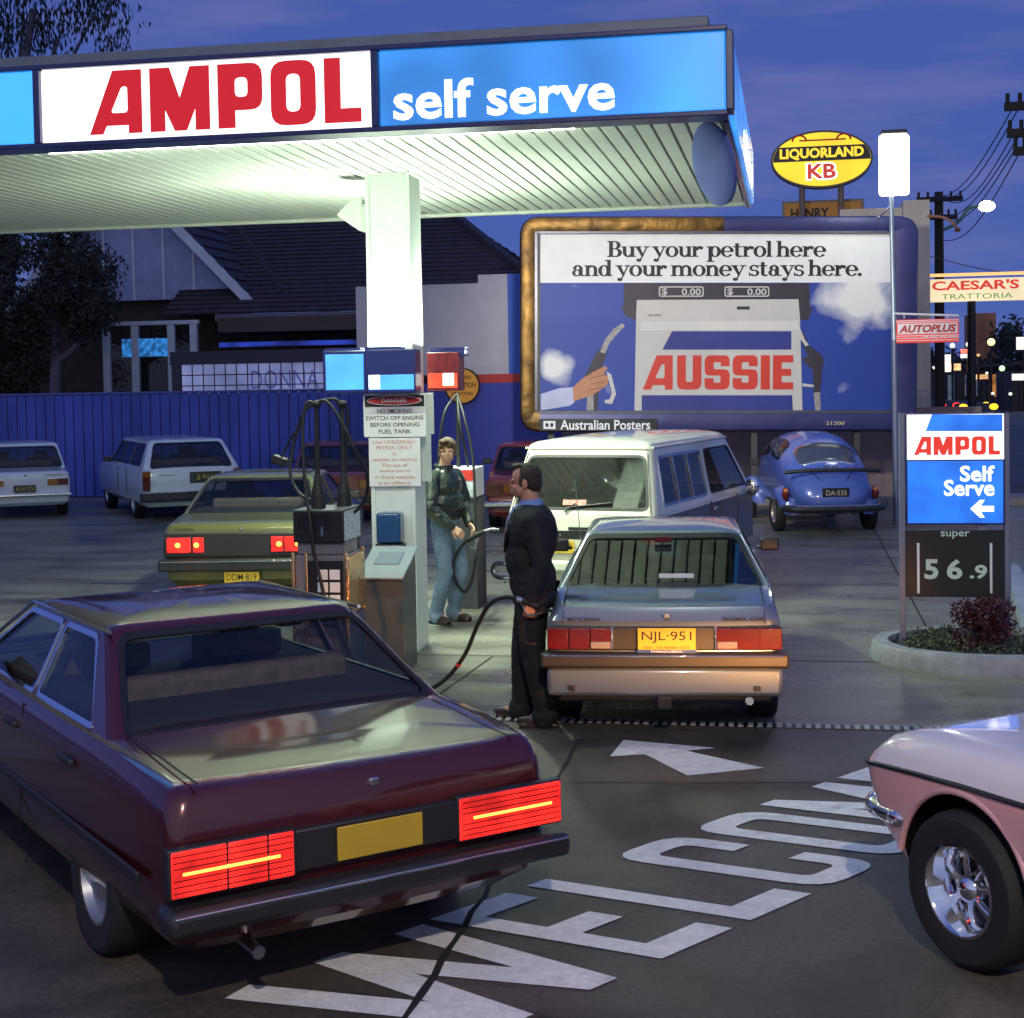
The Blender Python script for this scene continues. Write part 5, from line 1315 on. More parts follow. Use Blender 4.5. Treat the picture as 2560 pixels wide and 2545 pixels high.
for s in (-1, 1):
    gh.pane('side', [(.45, .12), (1.35, .12), (1.35, .88), (.60, .88)], 'side_window', s)
    gh.pane('side', [(1.45, .12), (2.25, .12), (2.25, .88), (1.45, .88)], 'side_window', s)
    gh.pane('side', [(2.33, .12), (3.35, .12), (2.85, .88), (2.33, .88)], 'side_window', s)
    lamp(wg, s * .88, s * .74, .55, .90, -.012, [(1, M['lampoff'])])
    boxpart(wg, 'lamp_top', (min(s * .88, s * .74), -.016, .80), (max(s * .88, s * .74), .01, .89), M['amberoff'], .004)
    for y in P['axles']: wheel(wg, s * .77, y, .31, .19, s)
    mirror(wg, s * .86, 3.1, 1.0, s)
    mb = MB(); mb.b2((s * .902 - .006, 1.40, .45), (s * .902 + .002, 1.412, .92)); mb.b2((s * .902 - .006, 2.28, .45), (s * .902 + .002, 2.292, .92)); mb.build('door_line', M['seal'], wg)
gh.finish()
boxpart(wg, 'bumper', (-.92, -.10, .36), (.92, .08, .52), M['bumperblack'], .03)
boxpart(wg, 'bumper_strip', (-.90, -.105, .515), (.90, -.02, .53), M['steel'], .004)
boxpart(wg, 'plate_recess', (-.05, -.004, .66), (.52, .02, .86), M['dkgrey'], .01)
plate(wg, (.235, -.012, .765), 'JJ·8111', .40, .15, mat('platedark', (.03, .025, .012), .5), mat('plateyellow2', (.5, .38, .06), .5))
write('MAGNA GL', M['dkgrey'], wg, (-.45, -.002, .82), .30, .03)
mb = MB(); mb.tube([gh.rear(0, .02, .02), gh.rear(.08, .12, .03), gh.rear(.30, .10, .03)], .012, 6); mb.build('wiper', M['black'], wg)
mb = MB(); mb.ell((.28, -.14, .40), .04, 12); mb.cyl((.28, -.14, .30), (.28, -.14, .40), .018); mb.build('tow_ball', M['steel'], wg)

# ---- blue beetle-shaped car
bt = car('small_car', 'small rounded blue car parked under the billboard', 'car', (.62, 22.9, 0), 13)
bp = paint('beetleblue', (.075, .13, .44), .28, .1)
def loft(secs, m, name, root, smooth=50, n=20, capz=True):
    """sections: (y, half_width, z_bottom, z_top, shape exponent)"""
    rs = []
    for (y, w, z0, z1, e) in secs:
        ring = []
        for i in range(n * 2):
            a = 2 * math.pi * i / (n * 2); c_, s_ = math.cos(a), math.sin(a)
            x = w * math.copysign(abs(c_) ** (2 / e), c_); z = (z0 + z1) / 2 + (z1 - z0) / 2 * math.copysign(abs(s_) ** (2 / e), s_)
            ring.append(V((x, y, z)))
        rs.append(ring)
    mb = MB(); mb.rings(rs)
    k = n * 2
    mb.f += [tuple(range(k))[::-1], tuple(range((len(rs) - 1) * k, len(rs) * k))]; mb.m += [0, 0]
    o = mb.build(name, m, root, smooth=smooth)
    return o
BSEC = [(.02, .16, .40, .58, 2), (.06, .36, .34, .70, 2.2), (.16, .50, .30, .84, 2.3), (.30, .58, .28, .97, 2.35), (.48, .62, .27, 1.11, 2.4), (.70, .65, .26, 1.26, 2.4), (.95, .67, .25, 1.38, 2.45), (1.25, .68, .25, 1.465, 2.5), (1.6, .68, .25, 1.50, 2.5), (1.95, .68, .25, 1.49, 2.5), (2.25, .67, .25, 1.43, 2.5), (2.45, .66, .25, 1.33, 2.5), (2.62, .64, .25, 1.16, 2.5), (2.78, .61, .26, .99, 2.5), (3.0, .56, .27, .91, 2.4), (3.4, .44, .29, .83, 2.3), (3.7, .32, .33, .73, 2.2), (3.9, .2, .38, .62, 2), (3.98, .06, .44, .52, 2)]
def bsec(y):
    for p, q in zip(BSEC, BSEC[1:]):
        if y <= q[0]:
            t = (y - p[0]) / (q[0] - p[0]); return [lerp(a, b, t) for a, b in zip(p, q)]
    return BSEC[-1]
def bpoint(y, a, off=0):
    _, w, z0, z1, e = bsec(y); c_, s_ = math.cos(R(a)), math.sin(R(a)); zc, hz = (z0 + z1) / 2, (z1 - z0) / 2
    p = V((w * math.copysign(abs(c_) ** (2 / e), c_), y, zc + hz * math.copysign(abs(s_) ** (2 / e), s_)))
    if off:
        d1 = bpoint(y, a + 1) - bpoint(y, a - 1); d2 = bpoint(y + .03, a) - bpoint(y - .03, a); n = d1.cross(d2).normalized()
        if n.dot(p - V((0, 1.5, .7))) < 0: n = -n
        p = p + n * off
    return p
ys = sorted(set([q[0] for q in BSEC] + [lerp(p[0], q[0], .5) for p, q in zip(BSEC, BSEC[1:])]))
loft([tuple([y] + bsec(y)[1:]) for y in ys], bp, 'body', bt, 50, 24)
def bpatch(name, y0, y1, a0, a1, off, m, par, sq=5):
    rs = []
    for i in range(13):
        u = 2 * i / 12 - 1; y = lerp(y0, y1, (u + 1) / 2); k = max(.72, (1 - abs(u) ** sq) ** (1 / sq)); am = (a0 + a1) / 2
        rs.append([bpoint(y, am + (a1 - a0) / 2 * k * (2 * j / 14 - 1), off) for j in range(15)])
    mb = MB(); mb.rings(rs, closed=False); o = mb.build(name, m, par, smooth=60)
    sd = o.modifiers.new('thickness', 'SOLIDIFY'); sd.thickness = .006; return o
bgl = mat('beetleglass', (.05, .055, .06), .05, ior=2.2, var=0); bgd = mat('beetleside', (.012, .013, .015), .05, ior=1.6, var=0)
w_ = bpatch('rear_window', .44, .84, 50, 130, .010, bgl, bt); bpatch('window_seal', .42, .86, 47.5, 132.5, .005, M['chrome'], w_)
for (p, q) in ((1.02, 1.52), (1.62, 2.40)):
    for fl_a in ((21, 52), (128, 159)):
        w_ = bpatch('side_window', p, q, fl_a[0], fl_a[1], .010, bgd, bt, 4); bpatch('window_seal', p - .025, q + .025, fl_a[0] - 2, fl_a[1] + 2, .005, M['seal'], w_, 4)
w_ = bpatch('windscreen', 2.44, 2.74, 52, 128, .010, bgd, bt)
mb = MB()
for k in range(6): mb.bar(bpoint(.36, 83 + k * 2.8, .006), bpoint(.30, 83 + k * 2.8, .006), .012, .006)
mb.build('engine_louvres', M['seal'], bt)
for s_ in (55, 125):
    mb = MB(); mb.tube([bpoint(lerp(.14, .40, i / 6), lerp(s_ + (14 if s_ < 90 else -14), s_, i / 6), .003) for i in range(7)], .006, 5); mb.build('shut_line', M['seal'], bt)
for s in (-1, 1):
    for (y, l) in ((.80, .46), (3.12, .44)):
        mb = MB(); k = 14; rs = []
        for i in range(k + 1):
            a = math.pi * i / k; yy = y - l * math.cos(a); h_ = .30 + .40 * math.sin(a) ** .8; wd = .25 * math.sin(a) ** .5
            rs.append([V((s * .50, yy, max(.28, h_ - .02))), V((s * (.50 + wd * .5), yy, max(.285, h_ + .02))), V((s * (.50 + wd), yy, max(.285, h_ - .03))), V((s * (.51 + wd * 1.1), yy, max(.28, h_ - .12))), V((s * (.51 + wd * 1.08), yy, max(.275, h_ - .2))), V((s * .5, yy, max(.28, h_ - .2)))])
        mb.rings(rs); mb.build('fender', bp, bt, smooth=60)
    for y in (.80, 3.12): wheel(bt, s * .70, y, .31, .15, s, rim=mat('hubcap', (.5, .42, .36), .25, metal=.9))
    mb = MB(); mb.ell((s * .68, .36, .60), (.06, .05, .105), 14); mb.build('tail_light', M['lampoff'], bt, smooth=60)
    mb = MB(); mb.ell((s * .68, .345, .65), (.045, .045, .04), 12); mb.build('indicator', mat('amberlit', (.5, .14, .02), .2, coat=.5), bt, smooth=60)
mb = MB(); mb.tube(bez([(-.74, .18, .40), (-.60, -.02, .40), (0, -.08, .40), (.60, -.02, .40), (.74, .18, .40)], 8), .055, 10); mb.build('bumper', M['bumperblack'], bt, smooth=50)
mb = MB(); mb.tube(bez([(-.72, .17, .445), (-.58, -.05, .445), (0, -.11, .445), (.58, -.05, .445), (.72, .17, .445)], 8), .010, 6); mb.build('bumper_strip', M['chrome'], bt, smooth=50)
mb = MB(); mb.tube(bez([(-.72, .24, .93), (-.4, .18, .955), (0, .16, .96), (.4, .18, .955), (.72, .24, .93)], 6), .03, 8); mb.build('spoiler', M['bumperblack'], bt, smooth=50)
boxpart(bt, 'plate_holder', (-.2, .03, .56), (.2, .07, .70), M['black'], .01)
plate(bt, (0, .018, .63), 'DA·535', .36, .12, mat('bplate', (.015, .014, .012), .4), mat('bplateink', (.55, .45, .35), .5))
mirror(bt, -.66, 2.35, .98, -1)

RC_L, RC_R = at(560, 2165, z=.60), at(1318, 2030, z=.60)
RC_C = (RC_L + RC_R) / 2
RC_LOC = (RC_C.x - .02, RC_C.y + .02, 0)
# ---- dark red sedan passing in the foreground
rc = car('sedan', 'dark red sedan with both tail lights lit driving past in front', 'car', RC_LOC, 43)
red = paint('darkred', (.065, .006, .008), .22, .3)
P = dict(w=.86, L=4.5, wr=.31, axles=(1.02, 3.6), arch=.365, rr=.07, rf=.12, bow=.035, taper=.04,
         top=[(0, .87), (.9, .915), (3.0, .93), (4.5, .82)],
         lev=[(.24, .16, .1, .1), (.30, .08, .05, .04), (.40, .05, .02, .012), (.50, .035, 0, 0), (.62, .03, .0, .002), (.76, .04, .02, .012), ((-.045,), .06, .05, .03), ((-.01,), .085, .07, .052)])
body(rc, P, red)
gh = GH(rc, (.82, 3.3, .785, .895), (1.40, 2.55, .60, 1.275), red, .06, .055)
gh.pane('rear', [(-.71, .07), (.71, .07), (.56, .92), (-.56, .92)], 'rear_window', r=.05, seal=.02, gm=M['darkglass'])
gh.pane('front', [(-.68, .06), (.68, .06), (.53, .93), (-.53, .93)], 'windscreen')
for s in (-1, 1):
    gh.pane('side', [(1.12, .1), (1.95, .1), (1.95, .90), (1.50, .90)], 'side_window', s, sm=M['chrome'])
    gh.pane('side', [(2.03, .1), (3.1, .1), (2.55, .90), (2.03, .90)], 'side_window', s, sm=M['chrome'])
    mb = MB(); mb.b2((s * .862 - .01, .3, .50), (s * .862 + .008, 4.2, .54)); mb.build('rubbing_strip', M['bumperblack'], rc, bevel=.006)
    mb = MB(); mb.tube([gh.side(s, 1.36, 1.0, .012), gh.side(s, 2.57, 1.0, .012), gh.side(s, 3.28, .02, .012)], .010, 6); mb.build('gutter', M['chrome'], rc)
    mb = MB()
    mb.bar((s * .868, 1.99, .30), (s * .832, 1.99, .89), .008, .006, up=(1, 0, 0)); mb.build('door_line', M['seal'], rc)
    mb = MB(); mb.b2((s * .855 - .01, 2.06, .76), (s * .855 + .016, 2.24, .79)); mb.b2((s * .855 - .01, 1.16, .76), (s * .855 + .016, 1.34, .79)); mb.build('door_handle', M['bumperblack'], rc, bevel=.006)
    mirror(rc, s * .82, 2.85, 1.02, s)
    for y in P['axles']: wheel(rc, s * .735, y, .31, .19, s)
    tl = lamp(rc, s * .845, s * .36, .515, .685, -.005, [(.45, M['lampon']), (.78, M['lampon']), (1.0, M['lampon'])])
    mb = MB(); mb.b2((min(s * .80, s * .42), -.009, .594), (max(s * .80, s * .42), .01, .606)); mb.build('bulb_streak', M['lamphot'], tl, bevel=.003)  # glowing bar drawn for the light streak of the moving bulb
gh.finish()
boxpart(rc, 'light_panel', (-.36, .006, .52), (.36, .06, .68), M['bumperblack'], .008)
plate(rc, (0, -.004, .60), '', .37, .13, mat('plate3', (.5, .33, .03), .45))
boxpart(rc, 'bumper', (-.868, -.055, .375), (.868, .12, .475), M['bumperblack'], .03)
boxpart(rc, 'bumper_strip', (-.85, -.06, .452), (.85, -.03, .462), M['chrome'], .003)
mb = MB(); mb.tube([(-.5, .30, .25), (-.5, .03, .24)], .026, 12); mb.build('exhaust_pipe', M['steel'], rc, smooth=40)
for s in (-1, 1):
    mb = MB(); mb.bar((s * .70, .10, .893), (s * .70, .80, .934), .007, .005); mb.build('shut_line', M['seal'], rc)
    mb = MB()
    for k in range(7):
        zz = .535 + k * .022
        if abs(zz - .60) > .012: mb.b2((min(s * .835, s * .37), -.0075, zz - .0016), (max(s * .835, s * .37), .01, zz + .0016))
    mb.build('lens_ribs', M['lampoff'], rc)
    boxpart(rc, 'lamp_bezel', (min(s * .853, s * .35), .0, .508), (max(s * .853, s * .35), .05, .692), M['bumperblack'], .006)

boxpart(rc, 'boot_lock', (-.02, .035, .79), (.02, .06, .82), M['chrome'], .005)

# ---- pale pink coupe nosing in from the right
pk = car('coupe', 'pale pink two tone coupe with chrome wheels nosing in at the right edge', 'car', (0, 0, 0), 0)
cream = mat('pinkwhite', (.74, .68, .66), .25, coat=1.0, var=.03)
pinkp = mat('pinkside', (.68, .36, .36), .26, coat=1.0, var=.03)
P = dict(w=.86, L=4.5, wr=.32, axles=(1.05, 3.80), arch=.37, archup=.005, rr=.12, rf=.13, bow=.03, bowf=.04, taper=.04, smooth=40,
         top=[(0, .88), (3.0, .872), (3.7, .862), (4.2, .845), (4.5, .815)],
         lev=[(.24, .16, .30, .14), (.30, .08, .20, .06), (.45, .03, .10, .015), (.60, .01, .035, .0), (.70, .0, .0, .006), ((-.135,), .0, .0, .010), ((-.125,), .0, .004, .016), ((-.085,), .02, .03, .024), ((-.05,), .04, .065, .045), ((-.018,), .06, .10, .075), ((-.004,), .10, .16, .12)])
pbody = body(pk, P, pinkp)
me = pbody.data; me.materials.append(cream)
for p in me.polygons:
    if p.material_index == 0 and p.center.z > interp(P['top'], p.center.y) - .131: p.material_index = 2
mb = MB()
tr = outline(.0, 4.498, .853, .12, .13, .03, .04, .04, lambda y: interp(P['top'], y) - .13)
mb.tube(tr + [tr[0]], .011, 6); mb.build('waist_moulding', M['black'], pk, smooth=60)
gh = GH(pk, (1.0, 3.15, .77, .862), (1.55, 2.55, .60, 1.29), cream, .06, .055)
gh.pane('front', [(-.68, .06), (.68, .06), (.53, .93), (-.53, .93)], 'windscreen')
for s in (-1, 1):
    gh.pane('side', [(1.3, .1), (3.0, .1), (2.5, .92), (1.7, .92)], 'side_window', s)
    # flared arch lips and chrome bumper ends
    mb = MB(); pts = []
    for i in range(25):
        a = R(8 + 164 * i / 24); pts.append((s * (.836 - .02 * max(0, math.cos(a))), 3.80 + .376 * math.cos(a), .325 + .376 * math.sin(a)))
    mb.tube(pts, .016, 8); mb.build('arch_lip', pinkp, pk, smooth=60)
gh.finish()
mb = MB(); mb.tube(bez([(-.80, 4.22, .50), (-.72, 4.45, .50), (-.3, 4.56, .50), (.3, 4.56, .50), (.72, 4.45, .50), (.80, 4.22, .50)], 8), .042, 12); mb.build('bumper', M['chrome'], pk, smooth=60)
for s in (-1, 1):
    mb = MB(); mb.ell((s * .80, 4.20, .50), (.043, .065, .043), 14); mb.build('bumper_end', M['chrome'], pk, smooth=60)
    mb = MB(); mb.lathe([(0, .06), (.08, .05), (.11, .0), (.11, -.05)], (s * .52, 4.37, .63), (0, 1, 0), 24); mb.build('headlight', mat('headlamp', (.9, .85, .7), .1, emit=(1, .75, .4), es=4, var=0), pk, smooth=40)
write('K', M['black'], pk, None, .05, .085, bold=.06, M=Matrix.Translation((-.866, 3.16, .62)) @ Matrix(((0, 0, -1, 0), (-1, 0, 0, 0), (0, 1, 0, 0), (0, 0, 0, 1))), name='badge')
mb = MB(); mb.bar((-.872, 3.02, .30), (-.83, 3.02, .94), .007, .006, up=(1, 0, 0)); mb.build('door_line', M['seal'], pk)
def mag_wheel(root, x, y, r, side):
    h = .115; rimr = .178
    mb = MB()
    mb.lathe([(rimr, -h * .9), (r * .88, -h), (r * .96, -h * .85), (r, -h * .55), (r, h * .55), (r * .97, h * .8), (r * .90, h * .98), (r * .78, h * 1.02), (rimr + .008, h * .92), (rimr, h * .7)], (x, y, r), (side, 0, 0), 56)
    # tread grooves
    ty = mb.build('wheel', M['tyre'], root, smooth=35)
    mb = MB()
    mb.lathe([(rimr + .006, h * .86), (rimr + .008, h * .95), (rimr - .004, h * .97), (rimr - .018, h * .80), (rimr - .03, h * .30), (rimr - .05, h * .12), (rimr - .055, -h * .5)], (x, y, r), (side, 0, 0), 56)
    rim = mb.build('rim', M['chrome'], ty, smooth=40)
    mb = MB(); mb.lathe([(rimr - .04, -h * .3), (0, -h * .3)], (x, y, r), (side, 0, 0), 32); mb.build('brake_drum', M['black'], rim)
    mb = MB()
    for i in range(7):
        a = 2 * math.pi * i / 7 + .3
        d = V((0, math.cos(a), math.sin(a))); tn = V((0, -math.sin(a), math.cos(a))); c = V((x, y, r)); o_ = V((side * h, 0, 0))
        p0, p1, p2 = c + d * .035 + o_ * .42, c + d * .09 + o_ * .34, c + d * (rimr - .03) + o_ * .22
        rs = []
        for p, w, t in ((p0, .019, .014), (p1, .015, .016), (p2, .024, .014)):
            e = V((side, 0, 0)); rs.append([p - tn * w - e * t, p - tn * w, p - tn * w * .5 + e * t, p + tn * w * .5 + e * t, p + tn * w, p + tn * w - e * t])
        mb.rings(rs)
    mb.build('spokes', M['chrome'], rim, smooth=40)
    mb = MB(); mb.lathe([(.062, h * .1), (.060, h * .45), (.045, h * .62), (.025, h * .72), (0, h * .74)], (x, y, r), (side, 0, 0), 28)
    for i in range(5):
        a = 2 * math.pi * i / 5; mb.ell((x + side * h * .5, y + .045 * math.cos(a), r + .045 * math.sin(a)), .009, 8)
    mb.build('hub_cap', M['chrome'], rim, smooth=40)
for y in P['axles']:
    for s in (-1, 1): mag_wheel(pk, s * (.86 - .115), y, .312, s)
# place the coupe by its front left wheel
hd_ = R(37); wl = V((-.86, 3.80))
rot = lambda v: V((v.x * math.cos(hd_) - v.y * math.sin(hd_), v.x * math.sin(hd_) + v.y * math.cos(hd_)))
q = rot(wl); wpos = at(2392, 2424)
pk.location = (wpos.x + .0 - q.x, wpos.y - q.y, 0); pk.rotation_euler = (0, 0, hd_)
for s in (-1, 1):
    a = rot(V((s * .55, 4.56))); o3 = V((pk.location.x + a.x, pk.location.y + a.y, .66))
    dr = rot(V((0, 1)))
    l = spot('headlight_lamp', (o3.x, o3.y, .56), (o3.x + dr.x + .16, o3.y + dr.y, .56), 700, (1.0, .40, .11), R(58), .8, .05)
    ld = l.data; ld.use_nodes = True; ln = ld.node_tree.nodes; ll_ = ld.node_tree.links
    em = ln['Emission']; tcl = ln.new('ShaderNodeTexCoord'); sp_ = ln.new('ShaderNodeSeparateXYZ'); ll_.new(tcl.outputs['Normal'], sp_.inputs[0])
    ab = ln.new('ShaderNodeMath'); ab.operation = 'ABSOLUTE'; ll_.new(sp_.outputs['Y'], ab.inputs[0])
    mr_ = ln.new('ShaderNodeMapRange'); mr_.inputs['From Min'].default_value = .10; mr_.inputs['From Max'].default_value = .02; ll_.new(ab.outputs[0], mr_.inputs['Value']); ll_.new(mr_.outputs[0], em.inputs['Strength'])
# ------------------------------------------------------------------ people
def fuse(mb, name, m, root, voxel=.008, it=4, parent=None):
    o = mb.build(name, m, parent or root, recalc=False)
    md = o.modifiers.new('fuse', 'REMESH'); md.mode = 'VOXEL'; md.voxel_size = voxel
    sm = o.modifiers.new('relax', 'SMOOTH'); sm.iterations = it; sm.factor = .5
    dg = bpy.context.evaluated_depsgraph_get()
    me = bpy.data.meshes.new_from_object(o.evaluated_get(dg))
    o.modifiers.clear(); o.data = me
    me.polygons.foreach_set('use_smooth', [True] * len(me.polygons))
    return o
from mathutils import noise
def wrinkle(o, amp, f=(8, 8, 20), f2=(22, 22, 40)):
    me = o.data
    nn_ = [v.normal.copy() for v in me.vertices]
    for v, nv in zip(me.vertices, nn_):
        c = v.co.copy()
        d = noise.noise(V((c.x * f[0], c.y * f[1], c.z * f[2] + c.x * 6))) + .45 * noise.noise(V((c.x * f2[0] + 5, c.y * f2[1], c.z * f2[2] + c.y * 9)))
        v.co = c + nv * d * amp
    return o
def hand(mb, wrist, d, n, side, curl=(28, 42, 30), size=1.0):
    """d: wrist to knuckles; n: the way the palm faces; side: +1 when the thumb is towards d x n"""
    wrist, d, n = V(wrist), V(d).normalized(), V(n).normalized(); s = d.cross(n).normalized() * side; k = size
    for i, (off, ln) in enumerate(((.030, .080), (.010, .088), (-.011, .082), (-.030, .066))):
        kn = wrist + d * .085 * k + s * off * k
        mb.cap(wrist + s * off * .6 * k + d * .012, kn, .014 * k, .0125 * k, 8)
        p, a = kn, 0
        for fr, cu_ in zip((.42, .32, .26), curl):
            a += cu_; dr = d * math.cos(R(a)) + n * math.sin(R(a)); q = p + dr * ln * fr * k
            mb.cap(p, q, .0100 * k, .0085 * k, 8); p = q
    b = wrist + d * .030 * k + s * .030 * k
    t1 = b + (s * .55 + d * .6 + n * .35).normalized() * .045 * k; t2 = t1 + (d * .6 + n * .75).normalized() * .032 * k
    mb.cap(wrist + d * .02 * k + s * .012, b, .016 * k, .014 * k, 8); mb.cap(b, t1, .0135 * k, .0115 * k, 8); mb.cap(t1, t2, .0115 * k, .0095 * k, 8)
def head(mb, c, yaw=0, pitch=0, jaw=1.0):
    T = Matrix.Translation(V(c)) @ Matrix.Rotation(yaw, 4, 'Z') @ Matrix.Rotation(pitch, 4, 'X')
    sub = MB()
    sub.ell((0, -.006, .03), (.077, .096, .088), 20); sub.ell((0, .030, -.045), (.060 * jaw, .066, .062), 18); sub.ell((0, .068, -.088), (.026, .022, .018), 12)
    sub.cap((0, .086, .018), (0, .101, -.018), .0085, .0115, 10); sub.ell((.011, .091, -.022), (.008, .010, .007), 8); sub.ell((-.011, .091, -.022), (.008, .010, .007), 8)
    for s in (-1, 1):
        sub.ell((s * .030, .080, .022), (.026, .014, .010), 10); sub.ell((s * .040, .066, -.028), (.026, .024, .022), 10)
        sub.ell((s * .079, -.008, -.012), (.010, .022, .033), 12)
    sub.ell((0, .086, -.050), (.024, .013, .006), 10); sub.ell((0, .086, -.060), (.021, .013, .007), 10)
    mb.v_off = len(mb.v)
    mb.add(sub.v, sub.f, 0, T); return T
skin = mat('skin', (.42, .21, .135), .5, var=.08, vscale=20)
skin2 = mat('skin2', (.58, .34, .22), .5, var=.08, vscale=20)
hairm = mat('hair', (.022, .013, .008), .6, var=.4, vscale=60, bump=.6, bscale=140)
hairm2 = mat('hair2', (.075, .042, .020), .55, var=.5, vscale=50, bump=.7, bscale=120)
suit = mat('suit', (.006, .006, .008), .8, var=.25, vscale=9, bump=.55, bscale=11)
shirtm = mat('shirt', (.14, .25, .52), .7, var=.1)
tiem = mat('tie', (.16, .13, .15), .6, var=.7, vscale=60)
shoem = mat('shoe', (.028, .014, .010), .35, var=.2)
leather = mat('leather', (.018, .026, .020), .32, var=.3, vscale=8, bump=1.0, bscale=14, coat=.25)
denim = mat('denim', (.13, .20, .27), .85, var=.4, vscale=7, bump=.7, bscale=13)
eyem = mat('eye', (.03, .02, .02), .2, var=0); eyew = mat('eyewhite', (.55, .52, .48), .3, var=0)

def legs(mb, hips, knees, ankles, r=(.098, .072, .058), pel=(.175, .135, .13), pz=.97):
    mb.ell((0, -.01, pz), pel, 18)
    for h, k, a in zip(hips, knees, ankles):
        mb.cap(h, k, r[0], r[1], 14); mb.cap(k, a, r[1], r[2], 14)
def shoe(mb, a, yaw=0, l=.27):
    T = Matrix.Translation((a[0], a[1], 0)) @ Matrix.Rotation(yaw, 4, 'Z')
    sub = MB(); sub.ell((0, .07, .045), (.047, .145, .042), 16); sub.ell((0, -.01, .06), (.042, .07, .055), 14); sub.cap((0, -.02, .06), (0, -.01, .13), .045, .045, 12)
    sub.box((0, .055, .014), (.088, l, .028))
    mb.add(sub.v, sub.f, 0, T)

# man in the dark suit
m1 = thing('person', 'man in dark suit and blue collar holding a nozzle to the silver blue car', 'person', (-1.78, 10.24, 0), R(96))
hips, knees, ank = [(-.10, -.01, .93), (.10, .0, .93)], [(-.115, -.01, .50), (.12, .07, .50)], [(-.13, -.10, .10), (.14, .08, .10)]
mb = MB()
mb.ell((0, -.01, .98), (.165, .13, .14), 16); mb.ell((0, .03, 1.15), (.165, .15, .17), 16); mb.ell((0, 0, 1.33), (.185, .135, .19), 16)
mb.cap((-.175, -.02, 1.43), (.175, -.02, 1.43), .07, .07, 14); mb.cap((0, -.015, 1.45), (0, .005, 1.60), .070, .062, 14)
HT = head(mb, (0, .03, 1.665), R(-6), R(-6), 1.08)
for h, k, a in zip(hips, knees, ank): mb.cap(h, k, .085, .06, 12); mb.cap(k, a, .06, .045, 12); mb.cap(a, (a[0], a[1] + .12, .05), .04, .03, 8)
shL, elL, wrL = (-.215, -.03, 1.41), (-.265, -.09, 1.13), (-.262, -.015, .885)
shR, elR, wrR = (.215, -.03, 1.41), (.26, -.05, 1.13), (.25, .03, .90)
for s_, e_, w_ in ((shL, elL, wrL), (shR, elR, wrR)): mb.cap(s_, e_, .05, .042, 12); mb.cap(e_, w_, .042, .030, 12)
hand(mb, wrL, (0.05, .18, -1), (1, .1, .1), 1, (40, 60, 40)); hand(mb, wrR, (0, .15, -1), (-1, 0, .1), -1, (18, 24, 18))
fuse(mb, 'body', skin, m1, .0045, 2)
mb = MB()
mb.ell((0, -.01, 1.0), (.20, .165, .20), 20); mb.ell((0, .02, 1.14), (.190, .160, .20), 20); mb.ell((0, .0, 1.33), (.215, .165, .20), 20); mb.ell((0, -.06, 1.30), (.19, .13, .22), 18)
mb.cap((-.17, -.03, 1.425), (.17, -.03, 1.425), .085, .085, 16); mb.ell((0, -.03, .86), (.205, .165, .08), 20); mb.ell((0, -.04, 1.47), (.11, .085, .05), 16)
for s_, e_, w_ in ((shL, elL, wrL), (shR, elR, wrR)):
    w3 = V(e_).lerp(V(w_), .96); mb.cap(s_, e_, .078, .060, 16); mb.cap(e_, w3, .060, .048, 16)
for z_ in (1.1, .98): mb.ell((-.03, .235 if z_ > 1 else .18, z_), (.012, .008, .012), 8)
wrinkle(fuse(mb, 'jacket', suit, m1, .008, 2), 0.0035)
mb = MB()
legs(mb, hips, knees, ank, (.112, .088, .080), (.185, .15, .15))
for k, a in zip(knees, ank): mb.cap((a[0], a[1], .09), (a[0], a[1] + .025, .065), .086, .088, 12)
wrinkle(fuse(mb, 'trousers', suit, m1, .009, 2), 0.004)
mb = MB(); mb.lathe([(.079, 0), (.084, .01), (.082, .055), (.072, .072), (.066, .06)], (0, -.012, 1.475), (0, .10, 1), 24)
mb.ell((0, .105, 1.40), (.055, .055, .115), 14, rot=Matrix.Rotation(.28, 3, 'X')); mb.build('shirt', shirtm, m1, smooth=50)
mb = MB(); mb.cap((0, .093, 1.475), (0, .142, 1.41), .020, .018, 10); mb.cap((0, .144, 1.41), (0, .168, 1.24), .020, .026, 10); mb.build('tie', tiem, m1, smooth=60)
mb = MB()
for s in (-1, 1):
    mb.add([(s * .03, .186, 1.18), (s * .075, .105, 1.49), (s * .125, .115, 1.40), (s * .105, .168, 1.32)], [(0, 1, 2, 3)])
o = mb.build('lapel', suit, m1, smooth=60); o.modifiers.new('t', 'SOLIDIFY').thickness = .012
mb = MB()
sub = MB(); sub.ell((0, -.030, .036), (.084, .090, .094), 20); sub.ell((0, -.055, -.01), (.078, .062, .075), 18)
for s in (-1, 1): sub.ell((s * .073, .012, .012), (.010, .020, .045), 10); sub.ell((s * .030, .092, .034), (.020, .006, .005), 8)
sub.ell((0, .03, .116), (.05, .05, .018), 12)
mb.add(sub.v, sub.f, 0, HT); wrinkle(fuse(mb, 'hair', hairm, m1, .005, 1), .005, (30, 30, 30), (70, 70, 40))
mb = MB()
for s in (-1, 1): mb.ell(HT @ V((s * .031, .084, .006)), (.010, .008, .0050), 10)
mb.build('eyes', eyem, m1, smooth=60)
for a, yw in zip(ank, (.05, -.1)):
    mb = MB(); shoe(mb, a, yw); fuse(mb, 'shoe', shoem, m1, .008, 2)

